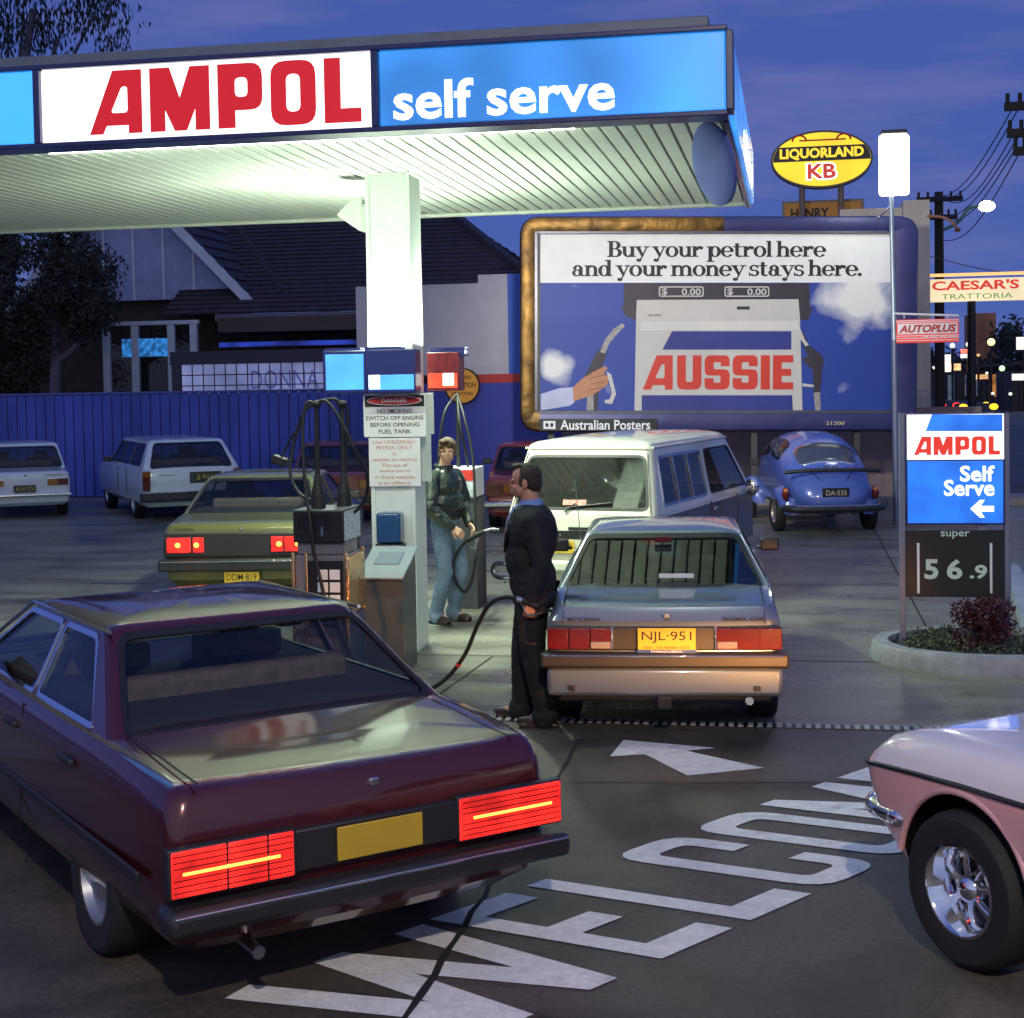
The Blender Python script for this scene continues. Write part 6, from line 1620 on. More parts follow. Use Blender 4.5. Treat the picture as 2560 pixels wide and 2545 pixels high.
# young man in the leather jacket
m2 = thing('person', 'young man in green leather jacket and jeans looking round while fuelling the van', 'person', (-3.36, 14.50, 0), R(-112))
hips, knees, ank = [(-.09, 0, .94), (.09, 0, .94)], [(-.10, .10, .52), (.11, .06, .52)], [(-.10, .0, .10), (.13, -.05, .10)]
mb = MB()
mb.ell((0, -.01, .99), (.155, .12, .14), 16); mb.ell((0, .0, 1.16), (.145, .11, .16), 16); mb.ell((0, 0, 1.33), (.175, .12, .18), 16)
mb.cap((-.165, -.02, 1.43), (.165, -.02, 1.43), .062, .062, 14); mb.cap((0, -.015, 1.45), (0, .01, 1.61), .060, .055, 14)
HT = head(mb, (0, .035, 1.685), R(-58), R(-4), .98)
for h, k, a in zip(hips, knees, ank): mb.cap(h, k, .08, .055, 12); mb.cap(k, a, .055, .042, 12); mb.cap(a, (a[0], a[1] + .12, .05), .04, .03, 8)
shR, elR, wrR = (.205, -.02, 1.42), (.315, .03, 1.15), (.20, .22, .96)
shL, elL, wrL = (-.205, -.02, 1.42), (-.26, .05, 1.14), (-.06, .24, .97)
for s_, e_, w_ in ((shL, elL, wrL), (shR, elR, wrR)): mb.cap(s_, e_, .046, .04, 12); mb.cap(e_, w_, .04, .028, 12)
hand(mb, wrR, (-.25, .75, -.6), (-.7, -.2, -.5), -1, (35, 50, 40)); hand(mb, wrL, (.25, .75, -.5), (.7, -.2, -.5), 1, (35, 50, 40))
fuse(mb, 'body', skin2, m2, .0045, 2)
mb = MB()
mb.ell((0, -.01, 1.07), (.185, .155, .11), 20); mb.ell((0, .0, 1.18), (.205, .165, .17), 20); mb.ell((0, -.01, 1.34), (.215, .155, .18), 20)
mb.cap((-.165, -.03, 1.43), (.165, -.03, 1.43), .082, .082, 16); mb.lathe([(.075, -.02), (.092, .02), (.098, .075), (.082, .085), (.07, .03)], (0, -.02, 1.475), (0, .1, 1), 20)
for s_, e_, w_ in ((shL, elL, wrL), (shR, elR, wrR)):
    w3 = V(e_).lerp(V(w_), .93); mb.cap(s_, e_, .088, .078, 16); mb.cap(e_, w3, .078, .048, 16)
    for t_ in (.25, .5, .78):
        mb.ell(V(e_).lerp(V(w3), t_), (.080 - .03 * t_, .074 - .02 * t_, .03), 12)
wrinkle(fuse(mb, 'jacket', leather, m2, .008, 2), 0.008)
mb = MB(); legs(mb, hips, knees, ank, (.100, .080, .068), (.17, .14, .14))
for a in ank: mb.cap((a[0], a[1], .10), (a[0], a[1] + .02, .065), .078, .080, 12)
wrinkle(fuse(mb, 'jeans', denim, m2, .009, 2), 0.006)
sub = MB(); sub.ell((0, -.012, .058), (.090, .104, .080), 20); sub.ell((0, -.050, .005), (.084, .070, .085), 18); sub.ell((.02, .055, .105), (.06, .045, .028), 14)
for s in (-1, 1): sub.ell((s * .076, .012, .01), (.012, .022, .040), 10); sub.ell((s * .031, .088, .036), (.020, .007, .005), 8)
mb = MB(); mb.add(sub.v, sub.f, 0, HT); wrinkle(fuse(mb, 'hair', hairm2, m2, .005, 1), .008, (26, 26, 26), (60, 60, 40))
mb = MB()
for s in (-1, 1): mb.ell(HT @ V((s * .031, .084, .006)), (.010, .008, .0050), 10)
mb.build('eyes', eyem, m2, smooth=60)
for a, yw in zip(ank, (.05, -.25)):
    mb = MB(); shoe(mb, a, yw); fuse(mb, 'shoe', shoem, m2, .008, 2)
# ------------------------------------------------------------------ fence, walls and the house behind
FY = 30.7
fence = thing('metal_fence', 'long blue ribbed metal fence behind the parked cars', 'fence', (-13, FY, 0))
fz = at(400, 984, FY).z
mb = MB(); x = -26.0
while x < -7.6:
    mb.b2((x, FY, .02), (x + .205, FY + .03, fz)); x += .222
part(mb, 'sheeting', mat('fenceblue', (.060, .085, .42), .5, var=.35, vscale=1.1, stretch=(1, 1, .35)), fence, bevel=.012)
mb = MB(); mb.b2((-26, FY + .018, .0), (-7.6, FY + .06, fz - .03)); part(mb, 'backing', M['black'], fence)
mb = MB(); mb.b2((-26, FY - .02, fz), (-7.6, FY + .06, fz + .05)); part(mb, 'top_rail', mat('fencerail', (.10, .10, .30), .5), fence, bevel=.01)
# side wall of the shop next door: white above, blue below, red stripe
WY = 29.5
sh = thing('workshop_building', 'white and blue workshop wall with a red stripe beside the billboard', 'building', (-6.6, WY, 0))
xa, xm, xb_, xc = -8.6, at(1195, 700, WY).x, at(1268, 700, WY).x, -4.4
z1, z2, zr = at(1130, 710, WY).z, at(1230, 686, WY).z, at(1250, 935, WY).z
wl1 = mat('wallwhite', (.55, .52, .56), .7, var=.12, vscale=1.5, bump=.1); wl2 = mat('wallblue', (.045, .055, .36), .6, var=.12); wl3 = mat('wallcyan', (.05, .12, .52), .6, var=.1)
mb = MB(); mb.b2((xa, WY, zr), (xm, WY + 6, z1)); mb.b2((xm, WY + .001, zr), (xb_, WY + 6, z2)); part(mb, 'wall', wl1, sh)
mb = MB(); mb.b2((xb_, WY + .0005, zr), (xc, WY + 6, z2)); part(mb, 'wall', wl3, sh)
mb = MB(); mb.b2((xa, WY - .004, 0), (xc, WY + 6, zr - .165)); part(mb, 'wall', wl2, sh)
mb = MB(); mb.b2((at(1195, 950, WY).x, WY - .012, zr - .17), (xc, WY + .05, zr)); part(mb, 'stripe', M['redink'], sh)
ins = thing('round_sign', 'round orange inspection station sign on the workshop wall', 'sign', at(1155, 965, WY - .1))
c = at(1155, 965, WY - .1)
mb = MB(); mb.poly(oval(c.x, c.z, .36, .36), .05, Matrix.Translation((0, WY - .1, 0)), 0); mb.poly(oval(c.x, c.z, .33, .33), .004, Matrix.Translation((0, WY - .104, 0)), 1)
part(mb, 'disc', [M['blackink'], mat('inspect', (.55, .26, .03), .5, emit=(.5, .2, .02), es=.25)], ins)
for s, dz, w in (('INSPECTION', .02, .56), ('AUTHORISED', .17, .38), ('STATION', -.15, .42)): wwrite(s, M['blackink'], ins, (c.x, WY - .107, c.z + dz), w, .10 if dz < .1 and dz > -.1 else .07, bold=.02)
bw_ = tag(MB().b2((-4.39, 29.0, 0), (3.4, 29.25, 1.75)).build('boundary_wall', mat('boundwall', (.20, .155, .16), .8, var=.2, vscale=2, bump=.2)), 'low brownish wall behind the billboard posts', 'wall')
struct(MB().b2((-4.3, 28.2, 0), (4.4, 28.9, .12)).build('kerb', mat('kerb2', (.22, .2, .2), .7, var=.2)))

HY = 36.0
house = thing('house', 'dark brick house with a pale gable and tiled roof behind the fence', 'house', (-14, HY, 0))
brick = mat('brick', (.050, .030, .026), .85, var=.35, vscale=6, bump=.3, bscale=30)
tile = mat('rooftile', (.040, .030, .042), .75, var=.35, vscale=5)
trim_ = mat('housetrim', (.52, .55, .68), .55, var=.12)
gablem = mat('gablesheet', (.28, .31, .54), .7, var=.12)
mb = MB(); mb.b2((-24, HY + .3, 0), (-8.0, HY + 6, 4.1)); mb.b2((-24, HY + .302, 4.1), (-13.4, HY + .6, 4.62)); part(mb, 'wall', brick, house)
pk_ = at(324, 434, HY); gr = at(640, 752, HY); gx = pk_.x; hw = gr.x - gx; ge = gr.z
# gable
def prism_roof(root, x0, x1, y0, y1, zr_, ze, ov, m, name='roof', rows=0):
    pass
mb = MB(); mb.add([(gx - hw + .1, HY + .1, ge + .1), (gx + hw - .1, HY + .1, ge + .1), (gx, HY + .1, pk_.z - .05), (gx - hw + .1, HY + .3, ge + .1), (gx + hw - .1, HY + .3, ge + .1), (gx, HY + .3, pk_.z - .05)], [(0, 1, 2), (3, 5, 4), (0, 2, 5, 3), (1, 4, 5, 2), (0, 3, 4, 1)]); part(mb, 'gable', gablem, house)
mb = MB()
for xx in (-1.6, -.8, .0, .8, 1.6):
    h_ = (1 - abs(xx) / hw) * (pk_.z - ge) - .1
    mb.b2((gx + xx - .03, HY + .07, ge + .1), (gx + xx + .03, HY + .1, ge + h_))
part(mb, 'gable_batten', trim_, house)
for s in (-1, 1):
    mb = MB(); mb.bar((gx, HY - .35, pk_.z + .05), (gx + s * (hw + .05), HY - .35, ge - .02), .06, .30, up=(0, -1, 0)); 
    mb.v = [V((p.x, p.y, p.z)) for p in mb.v]
    mb2 = MB(); a = V((gx, 0, pk_.z + .12)); b = V((gx + s * (hw + .06), 0, ge + .02)); dn = V((0, 0, -.32))
    mb2.add([a + V((0, HY - .4, 0)), b + V((0, HY - .4, 0)), b + dn + V((0, HY - .4, 0)), a + dn + V((0, HY - .4, 0)), a + V((0, HY - .3, 0)), b + V((0, HY - .3, 0)), b + dn + V((0, HY - .3, 0)), a + dn + V((0, HY - .3, 0))], [(0, 1, 2, 3), (7, 6, 5, 4), (0, 4, 5, 1), (3, 2, 6, 7), (1, 5, 6, 2), (0, 3, 7, 4)])
    part(mb2, 'bargeboard', trim_, house)
def slope(mb, p00, p10, p11, p01, rows, lift=.05):
    """tiled roof plane: stepped rows from eave (p00-p10) to ridge (p01-p11)"""
    p00, p10, p11, p01 = map(V, (p00, p10, p11, p01)); nrm = (p10 - p00).cross(p01 - p00).normalized()
    for i in range(rows):
        a, b = i / rows, (i + 1) / rows + .15 / rows
        A, B = p00.lerp(p01, a) + nrm * lift, p10.lerp(p11, a) + nrm * lift; C, D = p10.lerp(p11, b) + nrm * .004, p00.lerp(p01, b) + nrm * .004
        mb.add([A, B, C, D, A - nrm * lift * 1.2, B - nrm * lift * 1.2], [(0, 1, 2, 3), (0, 4, 5, 1)])
mb = MB()
for s in (-1, 1):
    a, b = (gx + s * (hw + .1), ge - .06), (gx, pk_.z + .1)
    q = [(a[0], HY - .38, a[1]), (a[0], HY + 7, a[1]), (b[0], HY + 7, b[1]), (b[0], HY - .38, b[1])]
    slope(mb, *(q if s > 0 else [q[1], q[0], q[3], q[2]]), 12)
part(mb, 'roof', tile, house, recalc=False)
mb = MB()
ez = at(800, 778, 35).z
slope(mb, (gx + 1.2, 35.0, ez), (-5.2, 35.0, ez), (-9.6, 40.5, 7.3), (gx + 1.2, 40.5, 7.3), 26)
slope(mb, (-5.2, 35.0, ez), (-5.2, 46.0, ez), (-9.6, 40.5, 7.3), (-9.6, 40.5, 7.3), 26)
part(mb, 'roof', tile, house, recalc=False)
mb = MB(); mb.bar((-5.2, 35, ez + .06), (-9.6, 40.5, 7.42), .22, .12); mb.bar((gx + 1, 40.5, 7.4), (-9.6, 40.5, 7.4), .22, .12)
vv0, vv1 = at(585, 555, 35.8), at(705, 725, 35.2)
mb.bar(vv0, vv1, .10, .08); part(mb, 'roof_ridge', tile, house)
mb = MB(); mb.b2((gx + 2.6, 34.85, ez - .2), (-5.3, 35.0, ez - .02)); part(mb, 'gutter', mat('gutter', (.10, .09, .14), .4), house, bevel=.02)
mb = MB(); mb.b2((at(545, 850, 34.6).x, 34.6, at(545, 800, 34.6).z - .3), (at(920, 850, 34.6).x, 36, at(545, 800, 34.6).z + .05)); part(mb, 'verandah_beam', mat('beam', (.06, .04, .04), .7), house)
# bay window; its teal reflection is painted as a glowing panel
wx0, wx1, wz0, wz1 = at(272, 985, 35).x, at(490, 985, 35).x, .9, at(300, 815, 35).z
win = MB(); fw = .11
for u in (0, .33, .745, 1.0): win.b2((lerp(wx0, wx1, u) - fw, 34.95, wz0), (lerp(wx0, wx1, u) + fw * .6, 35.1, wz1))
win.b2((wx0 - fw, 34.94, wz1), (wx1 + fw, 35.12, wz1 + .1)); win.b2((wx0 - fw, 34.94, wz0 - .1), (wx1 + fw, 35.12, wz0))
wf = part(win, 'window', trim_, house, bevel=.01)
mb = MB(); mb.b2((wx0, 35.03, wz0), (wx1, 35.06, wz1)); part(mb, 'pane', M['carglass'], house, wf)
mb = MB(); q0, q1 = at(305, 893, 35.0), at(425, 845, 35.0); mb.b2((q0.x, 35.02, q0.z), (q1.x + .02, 35.028, q1.z)); part(mb, 'teal_reflection', mat('reflectglow', (.05, .25, .5), .5, emit=(.03, .22, .62), es=.55, evar=.7, evs=9), house, wf)
mb = MB(); q0, q1 = at(548, 868, 34.9), at(922, 848, 34.9); mb.b2((q0.x, 34.9, q0.z), (q1.x, 34.96, q1.z)); part(mb, 'window', mat('stripwin', (.04, .06, .3), .4, emit=(.015, .04, .40), es=.5, evar=.8, evs=2), house)
# tiled shop sign
SYY = 33.0
t = thing('tiled_sign', 'pale gridded sign panel with faint capital letters above the fence', 'sign', at(635, 985, SYY))
q0, q1 = at(455, 990, SYY), at(815, 905, SYY)
mb = MB(); mb.b2((q0.x, SYY, q0.z), (q1.x, SYY + .1, q1.z)); part(mb, 'panel', mat('tilepanel', (.26, .28, .44), .5, emit=(.16, .18, .36), es=.62, evar=.35, evs=1.5), t)
mb = MB(); mb.b2((q0.x - .25, SYY - .05, q1.z), (q1.x + .15, SYY + .2, q1.z + .3)); mb.b2((q0.x - .22, SYY - .04, q0.z - .1), (q0.x, SYY + .2, q1.z)); part(mb, 'frame', mat('signframe', (.03, .025, .05), .6), t)
mb = MB()
for i in range(14): xx = lerp(q0.x, q1.x, i / 13); mb.b2((xx - .012, SYY - .008, q0.z), (xx + .012, SYY, q1.z))
for zz in (.32, .66): mb.b2((q0.x, SYY - .009, lerp(q0.z, q1.z, zz) - .012), (q1.x, SYY - .001, lerp(q0.z, q1.z, zz) + .012))
part(mb, 'grid', M['black'], t)
wwrite('DONNA', mat('tileink', (.12, .12, .30), .6, emit=(.05, .05, .20), es=.6), t, ((q0.x + q1.x) / 2 + .75, SYY - .004, lerp(q0.z, q1.z, .48)), 1.6, .42)

# ------------------------------------------------------------------ trees at the left
dl = [mat('darkleaf', (.014, .016, .008), .7, var=.5), mat('darkleaf2', (.024, .025, .013), .7, var=.5)]
barkm = mat('bark', (.10, .09, .13), .85, var=.3, bump=.5, bscale=14)
t = thing('tree', 'dark leafy tree with a forked pale trunk behind the fence', 'tree', at(138, 1000, 32.6).xy.to_3d())
tb = at(138, 1000, 32.6); tb.z = 0
fk = at(140, 905, 32.6)
mb = MB(); mb.tube([tb, at(138, 960, 32.6), fk, at(134, 820, 32.6), at(120, 700, 32.6), at(100, 600, 32.6)], .12, 10, rs=[.16, .14, .12, .11, .08, .04]); mb.tube([fk, at(175, 880, 32.6), at(215, 840, 32.6), at(260, 760, 32.6)], .08, 8, rs=[.1, .08, .07, .03])
part(mb, 'trunk', barkm, t, smooth=60)
mb = MB()
for i in range(70):
    px_, py_ = random.uniform(-60, 270), random.uniform(560, 830)
    if px_ > 200 and py_ < 620: continue
    if px_ > 120 and py_ < 560 + (px_ - 120) * .4: continue
    p = at(px_, py_, random.uniform(31.6, 34.2)); leaves(mb, p, (.55, .6, .45), 190, .065, shell=.3)
for i in range(26):
    p = at(random.uniform(-60, 110), random.uniform(820, 980), random.uniform(32, 34)); leaves(mb, p, (.5, .5, .4), 160, .065, shell=.3)
part(mb, 'crown', dl, t, recalc=False)
t = thing('gum_tree', 'tall dark gum tree with hanging leaves above the canopy at top left', 'tree', (-21.0, 38.0, 0))
mb = MB(); mb.tube([(-21, 38, 0), (-20.9, 38, 5), (-20.6, 38, 9), (-19.8, 38, 12.5)], .3, 10, rs=[.36, .3, .22, .08])
for (x_, z_) in ((60, 30), (160, 60), (240, 30), (20, 90)): mb.tube([(-20.7, 38, 8), at(x_, z_, 38)], .06, 6, rs=[.1, .03])
part(mb, 'trunk', barkm, t, smooth=60)
mb = MB()
for i in range(95):
    px_, py_ = random.uniform(-150, 285), random.uniform(-160, 120)
    if py_ > 60 and 150 < px_ < 215: continue
    p = at(px_, py_, random.uniform(37, 39.5))
    for j in range(46):
        q = p + V((random.gauss(0, .32), random.gauss(0, .4), random.gauss(0, .34))); l = random.uniform(.14, .30); w = V((random.uniform(-1, 1), random.uniform(-1, 1), 0)).normalized() * .03; dn = V((random.uniform(-.35, .35), random.uniform(-.3, .3), -1)).normalized() * l
        mb.add([q, q + dn * .5 + w, q + dn, q + dn * .5 - w], [(0, 1, 2, 3)], random.choice((0, 1)))
part(mb, 'crown', dl, t, recalc=False)

# ------------------------------------------------------------------ signs and poles at the right
M['litcream'] = mat('litcream', (.7, .62, .4), .4, emit=(.86, .70, .42), es=.85, evar=.12, evs=.8)
# light pole with a big lit box
LY = 24.6
lp0 = at(2242, 1300, LY)
t = thing('light_pole', 'grey pole carrying a tall glowing white light box', 'light pole', (lp0.x, LY, 0))
tp, md_ = at(2228, 490, LY), at(2236, 850, LY)
mb = MB(); mb.cyl((lp0.x, LY, 0), md_, .055, .05, 14); part(mb, 'pole', mat('polegrey', (.13, .15, .24), .4, metal=.3), t, smooth=40)
mb = MB(); mb.cyl(md_, tp, .045, .035, 14); part(mb, 'pole', mat('polesteel', (.30, .38, .44), .35, metal=.4), t, smooth=40)
a, b = at(2198, 490, LY), at(2272, 335, LY)
mb = MB(); mb.b2((a.x, LY - .07, a.z), (b.x, LY + .07, b.z)); part(mb, 'light_box', mat('lamplit', (1, 1, 1), emit=(.95, 1, .88), es=14, var=0), t, bevel=.05, segs=3)
mb = MB(); mb.b2((a.x + .03, LY - .1, b.z + .005), (b.x - .03, LY + .1, b.z + .07)); part(mb, 'cap', M['dkgrey'], t, bevel=.02)
q = at(2195, 545, LY)
mb = MB(); mb.tube([tp + V((0, 0, -.15)), q], .014, 6); mb.ell(q, (.05, .04, .03), 8); part(mb, 'bracket', M['steel'], t)
# hanging sign on the pole
t = thing('hanging_sign', 'small red and white sign board hanging from an arm on the pole', 'sign', at(2316, 826, LY - .1))
q0, q1 = at(2241, 858, LY - .1), at(2397, 796, LY - .1); sl_ = -.012
mb = MB(); mb.b2((q0.x, LY - .1, q0.z), (q1.x, LY - .07, q1.z)); part(mb, 'board', mat('signred', (.55, .035, .025), .5, emit=(.55, .03, .02), es=.55), t)
mb = MB(); h_ = q1.z - q0.z; w_ = q1.x - q0.x
mb.b2((q0.x + .02, LY - .104, q0.z + .38 * h_), (q1.x - .02, LY - .098, q0.z + .82 * h_))
for u in (.10, .20, .30, .88, .95): mb.b2((q0.x, LY - .103, q0.z + u * h_ - .006), (q1.x, LY - .098, q0.z + u * h_ + .006))
part(mb, 'stripe', M['whiteink'], t)
wwrite('AUTOPLUS', M['redink'], t, ((q0.x + q1.x) / 2, LY - .107, q0.z + .60 * h_), w_ * .92, .34 * h_, bold=.04, shear=.25)
wwrite('we offer you more', M['whiteink'], t, ((q0.x + q1.x) / 2 + .2 * w_, LY - .107, q0.z + .25 * h_), w_ * .55, .11 * h_, bold=.02)
mb = MB(); qa, qb = at(2236, 784, LY - .08), at(2398, 789, LY - .08); mb.tube([qa, qb], .018, 8)
for u in (.15, .82): p = qa.lerp(qb, u); mb.tube([p, p + V((0, 0, -.07))], .008, 5)
part(mb, 'arm', M['white'], t)
# shop behind: pale pillar and parapet
PYY = 31.5
t = thing('shop_building', 'pale rendered shop corner pillar and parapet behind the billboard', 'building', (2.4, PYY, 0))
x0_, x1_, zt2 = at(2258, 500, PYY).x, at(2324, 500, PYY).x, at(2290, 500, PYY).z
rend = mat('render', (.50, .44, .38), .8, var=.15, vscale=2, bump=.15)
mb = MB(); mb.b2((x0_, PYY, 0), (x1_, PYY + 1.2, zt2)); part(mb, 'pillar', rend, t)
q0, q1 = at(2100, 545, PYY + .3), at(2262, 518, PYY + .3)
mb = MB(); mb.b2((q0.x, PYY + .3, 3.0), (x0_ - .002, PYY + 4.5, q1.z)); part(mb, 'wall', rend, t)
# oval sign
OY = 36.0
oc = at(2054, 398, OY); rx_, rz_ = at(2177, 398, OY).x - oc.x, at(2054, 331, OY).z - oc.z
t = thing('oval_sign', 'backlit yellow oval liquor shop sign on two poles', 'sign', (oc.x, OY, 0))
mb = MB(); mb.poly(oval(oc.x, oc.z, rx_ + .05, rz_ + .05, 48), .3, Matrix.Translation((0, OY, 0))); part(mb, 'rim', M['dkgrey'], t)
mb = MB(); mb.poly(oval(oc.x, oc.z, rx_, rz_, 48), .02, Matrix.Translation((0, OY - .015, 0))); ov = part(mb, 'face', mat('ovalyellow', (.7, .5, .03), .4, emit=(.84, .56, .010), es=.95, evar=.12, evs=1), t)
zz0, zz1 = at(2054, 402, OY).z, at(2054, 365, OY).z
ptsb = []
for i in range(25):
    zz = lerp(zz0, zz1, i / 24); ptsb.append((oc.x + rx_ * math.sqrt(max(0, 1 - ((zz - oc.z) / rz_) ** 2)) * .995, zz))
ptsb = ptsb + [(2 * oc.x - x, z) for x, z in ptsb[::-1]]
mb = MB(); mb.poly(ptsb, .004, Matrix.Translation((0, OY - .019, 0))); part(mb, 'band', M['black'], t, ov)
wwrite('LIQUORLAND', mat('ovalletter', (.8, .55, .03), .4, emit=(.9, .62, .02), es=.9, var=0), t, (oc.x, OY - .022, at(2054, 384, OY).z), rx_ * 1.72, (zz1 - zz0) * .80, ov, bold=.04)
wwrite('KB', M['litpale'], t, (oc.x, OY - .020, at(2054, 428, OY).z), rx_ * .66, rz_ * .66, ov, bold=.08)
wwrite('KB', mat('kbred', (.5, .03, .02), .4, emit=(.5, .03, .02), es=.7, var=0), t, (oc.x, OY - .0255, at(2054, 428, OY).z), rx_ * .58, rz_ * .56, ov, bold=.035)
mb = MB(); mb.b2((oc.x - .5, OY - .019, at(2054, 352, OY).z), (oc.x + .55, OY - .0155, at(2054, 348, OY).z))
for s in (-1, 1): mb.tube([(oc.x + s * .50 + .16 * math.cos(R(a)), OY - .02, at(2054, 352, OY).z + .14 * math.sin(R(a))) for a in range(0, 181, 20)], .022, 5)
part(mb, 'emblem', M['redink'], t, ov)
for px_ in (2005, 2102):
    q = at(px_, 465, OY + .15); mb = MB(); mb.cyl((q.x, OY + .15, 0), (q.x, OY + .15, q.z + .2), .07, n=10); part(mb, 'post', mat('ovpost', (.16, .11, .09), .6), t)
HYY = 37.0
t = thing('brown_sign', 'brown framed sign board below the yellow oval sign', 'sign', at(2055, 540, HYY))
q0, q1 = at(1955, 548, HYY), at(2160, 496, HYY)
mb = MB(); mb.b2((q0.x, HYY, q0.z - .3), (q1.x, HYY + .2, q1.z)); part(mb, 'frame', mat('brownframe', (.22, .18, .16), .6), t)
mb = MB(); mb.b2((q0.x + .07, HYY - .01, q0.z - .25), (q1.x - .07, HYY + .01, q1.z - .06)); part(mb, 'board', mat('brownboard', (.20, .085, .02), .6, emit=(.16, .07, .01), es=.6), t)
wwrite('HENRY', M['blackink'], t, ((q0.x + q1.x) / 2 - .3, HYY - .013, at(2055, 532, HYY).z), .9, .24, bold=.04)
for px_ in (1972, 2145):
    q = at(px_, 545, HYY + .1); mb = MB(); mb.cyl((q.x, HYY + .1, 0), (q.x, HYY + .1, q.z), .06, n=10); part(mb, 'post', M['dkgrey'], t)
# trattoria sign
CY = 34.0
t = thing('restaurant_sign', 'long cream lit restaurant sign with red and green lettering', 'sign', at(2450, 720, CY))
q0, q1 = at(2322, 755, CY), at(2640, 690, CY)
mb = MB(); mb.b2((q0.x, CY, q0.z), (q1.x, CY + .25, q1.z)); part(mb, 'board', M['litcream'], t)
mb = MB(); mb.b2((q0.x, CY - .02, q1.z + .06), (q1.x, CY + .1, q1.z + .12)); part(mb, 'light_tube', mat('warmtube', (.8, .5, .2), emit=(.9, .48, .16), es=1.1, var=0), t)
wpx("CAESAR'S", mat('signredlit', (.6, .05, .03), .5, emit=(.62, .045, .03), es=.8, var=0), t, 2330, 697, 2548, 727, CY - .006, bold=.03)
wpx('TRATTORIA', mat('signgreenlit', (.1, .25, .05), .5, emit=(.08, .22, .05), es=.8, var=0), t, 2354, 731, 2532, 749, CY - .006)
mb = MB(); mb.cyl((q0.x + .9, CY + .12, 0), (q0.x + .9, CY + .12, q0.z), .09, n=10); mb.cyl((q1.x - .5, CY + .12, 0), (q1.x - .5, CY + .12, q0.z), .09, n=10); part(mb, 'post', M['black'], t)
# timber power poles, wires and street lamp
PW_ = 46.0
timber = mat('timber', (.018, .014, .012), .85)
def power_pole(x, Y, ztop, arms, lab, wd=.15):
    t = thing('power_pole', lab, 'power pole', (x, Y, 0))
    mb = MB(); mb.cyl((x, Y, 0), (x, Y, ztop), wd, wd * .8, 10); part(mb, 'pole', timber, t, smooth=40)
    for (z, w) in arms:
        mb = MB(); mb.b2((x - w, Y - wd - .1, z - .07), (x + w, Y - wd, z + .07))
        for u in (-.9, -.5, .5, .9): mb.cyl((x + u * w, Y - wd - .05, z + .07), (x + u * w, Y - wd - .05, z + .22), .035, n=8)
        part(mb, 'crossarm', timber, t)
    return t
pa = at(2347, 480, PW_)
tpole = power_pole(pa.x, PW_, pa.z, [(at(2347, 500, PW_).z, .65), (at(2347, 545, PW_).z, .5)], 'dark timber power pole beyond the shop pillar', .16)
pb_ = at(2585, 250, 27)
power_pole(pb_.x, 27, pb_.z + .3, [(at(2560, 269, 27).z, .50), (at(2560, 336, 27).z, .46), (at(2560, 381, 27).z, .36)], 'dark power pole with three crossarms at the right edge', .12)
for i, (y0, y1, x1) in enumerate(((262, 492, 2330), (275, 494, 2345), (330, 500, 2362), (345, 540, 2335), (376, 545, 2350), (390, 600, 2352))):
    A, B = at(2536 + 8 * (i % 2), y0, 27), at(x1, y1, PW_)
    pts = [A.lerp(B, k / 14) + V((0, 0, -.5 * math.sin(math.pi * k / 14))) for k in range(15)]
    w_ = MB(); w_.tube(pts, .012, 5); tag(w_.build('overhead_wire', M['black']), 'black overhead wire running down to the far power pole', 'wire', 'overhead wires between the power poles')
A, B = at(2325, 640, 40), at(2620, 690, 36)
w_ = MB(); w_.tube([A.lerp(B, k / 10) + V((0, 0, -.1 * math.sin(math.pi * k / 10))) for k in range(11)], .012, 5); tag(w_.build('overhead_wire', mat('wirewarm', (.2, .12, .08), .6)), 'single brownish wire just above the cream restaurant sign', 'wire')
lampc = at(2466, 516, PW_)
t = thing('street_lamp', 'bright street lamp on a curved arm from the timber power pole', 'street lamp', (pa.x, PW_ - .3, at(2347, 560, PW_).z))
mb = MB(); mb.tube(bez([(pa.x + .1, PW_ - .25, at(2400, 575, PW_).z), at(2395, 555, PW_ - .2), at(2425, 520, PW_ - .2), lampc]), .05, 8); part(mb, 'arm', mat('lamparm', (.10, .22, .17), .5), t, smooth=50)
lm = mat('streetlit', (1, 1, .9), emit=(.92, 1.0, .78), es=9, var=0)
mb = MB(); mb.ell(lampc + V((0, -.05, 0)), (.24, .22, .16), 16); part(mb, 'lamp', lm, t, smooth=60)
A2 = thing('lamp_bracket', 'unlit curved lamp arm on the shop corner pillar', 'lamp bracket', (x1_, PYY, at(2330, 545, PYY).z))
mb = MB(); mb.tube(bez([at(2318, 540, PYY), at(2355, 543, PYY), at(2380, 555, PYY), at(2392, 572, PYY)]), .03, 7); mb.ell(at(2394, 574, PYY), (.07, .07, .05), 8); part(mb, 'arm', mat('bracketm', (.35, .16, .08), .5), A2, smooth=50)

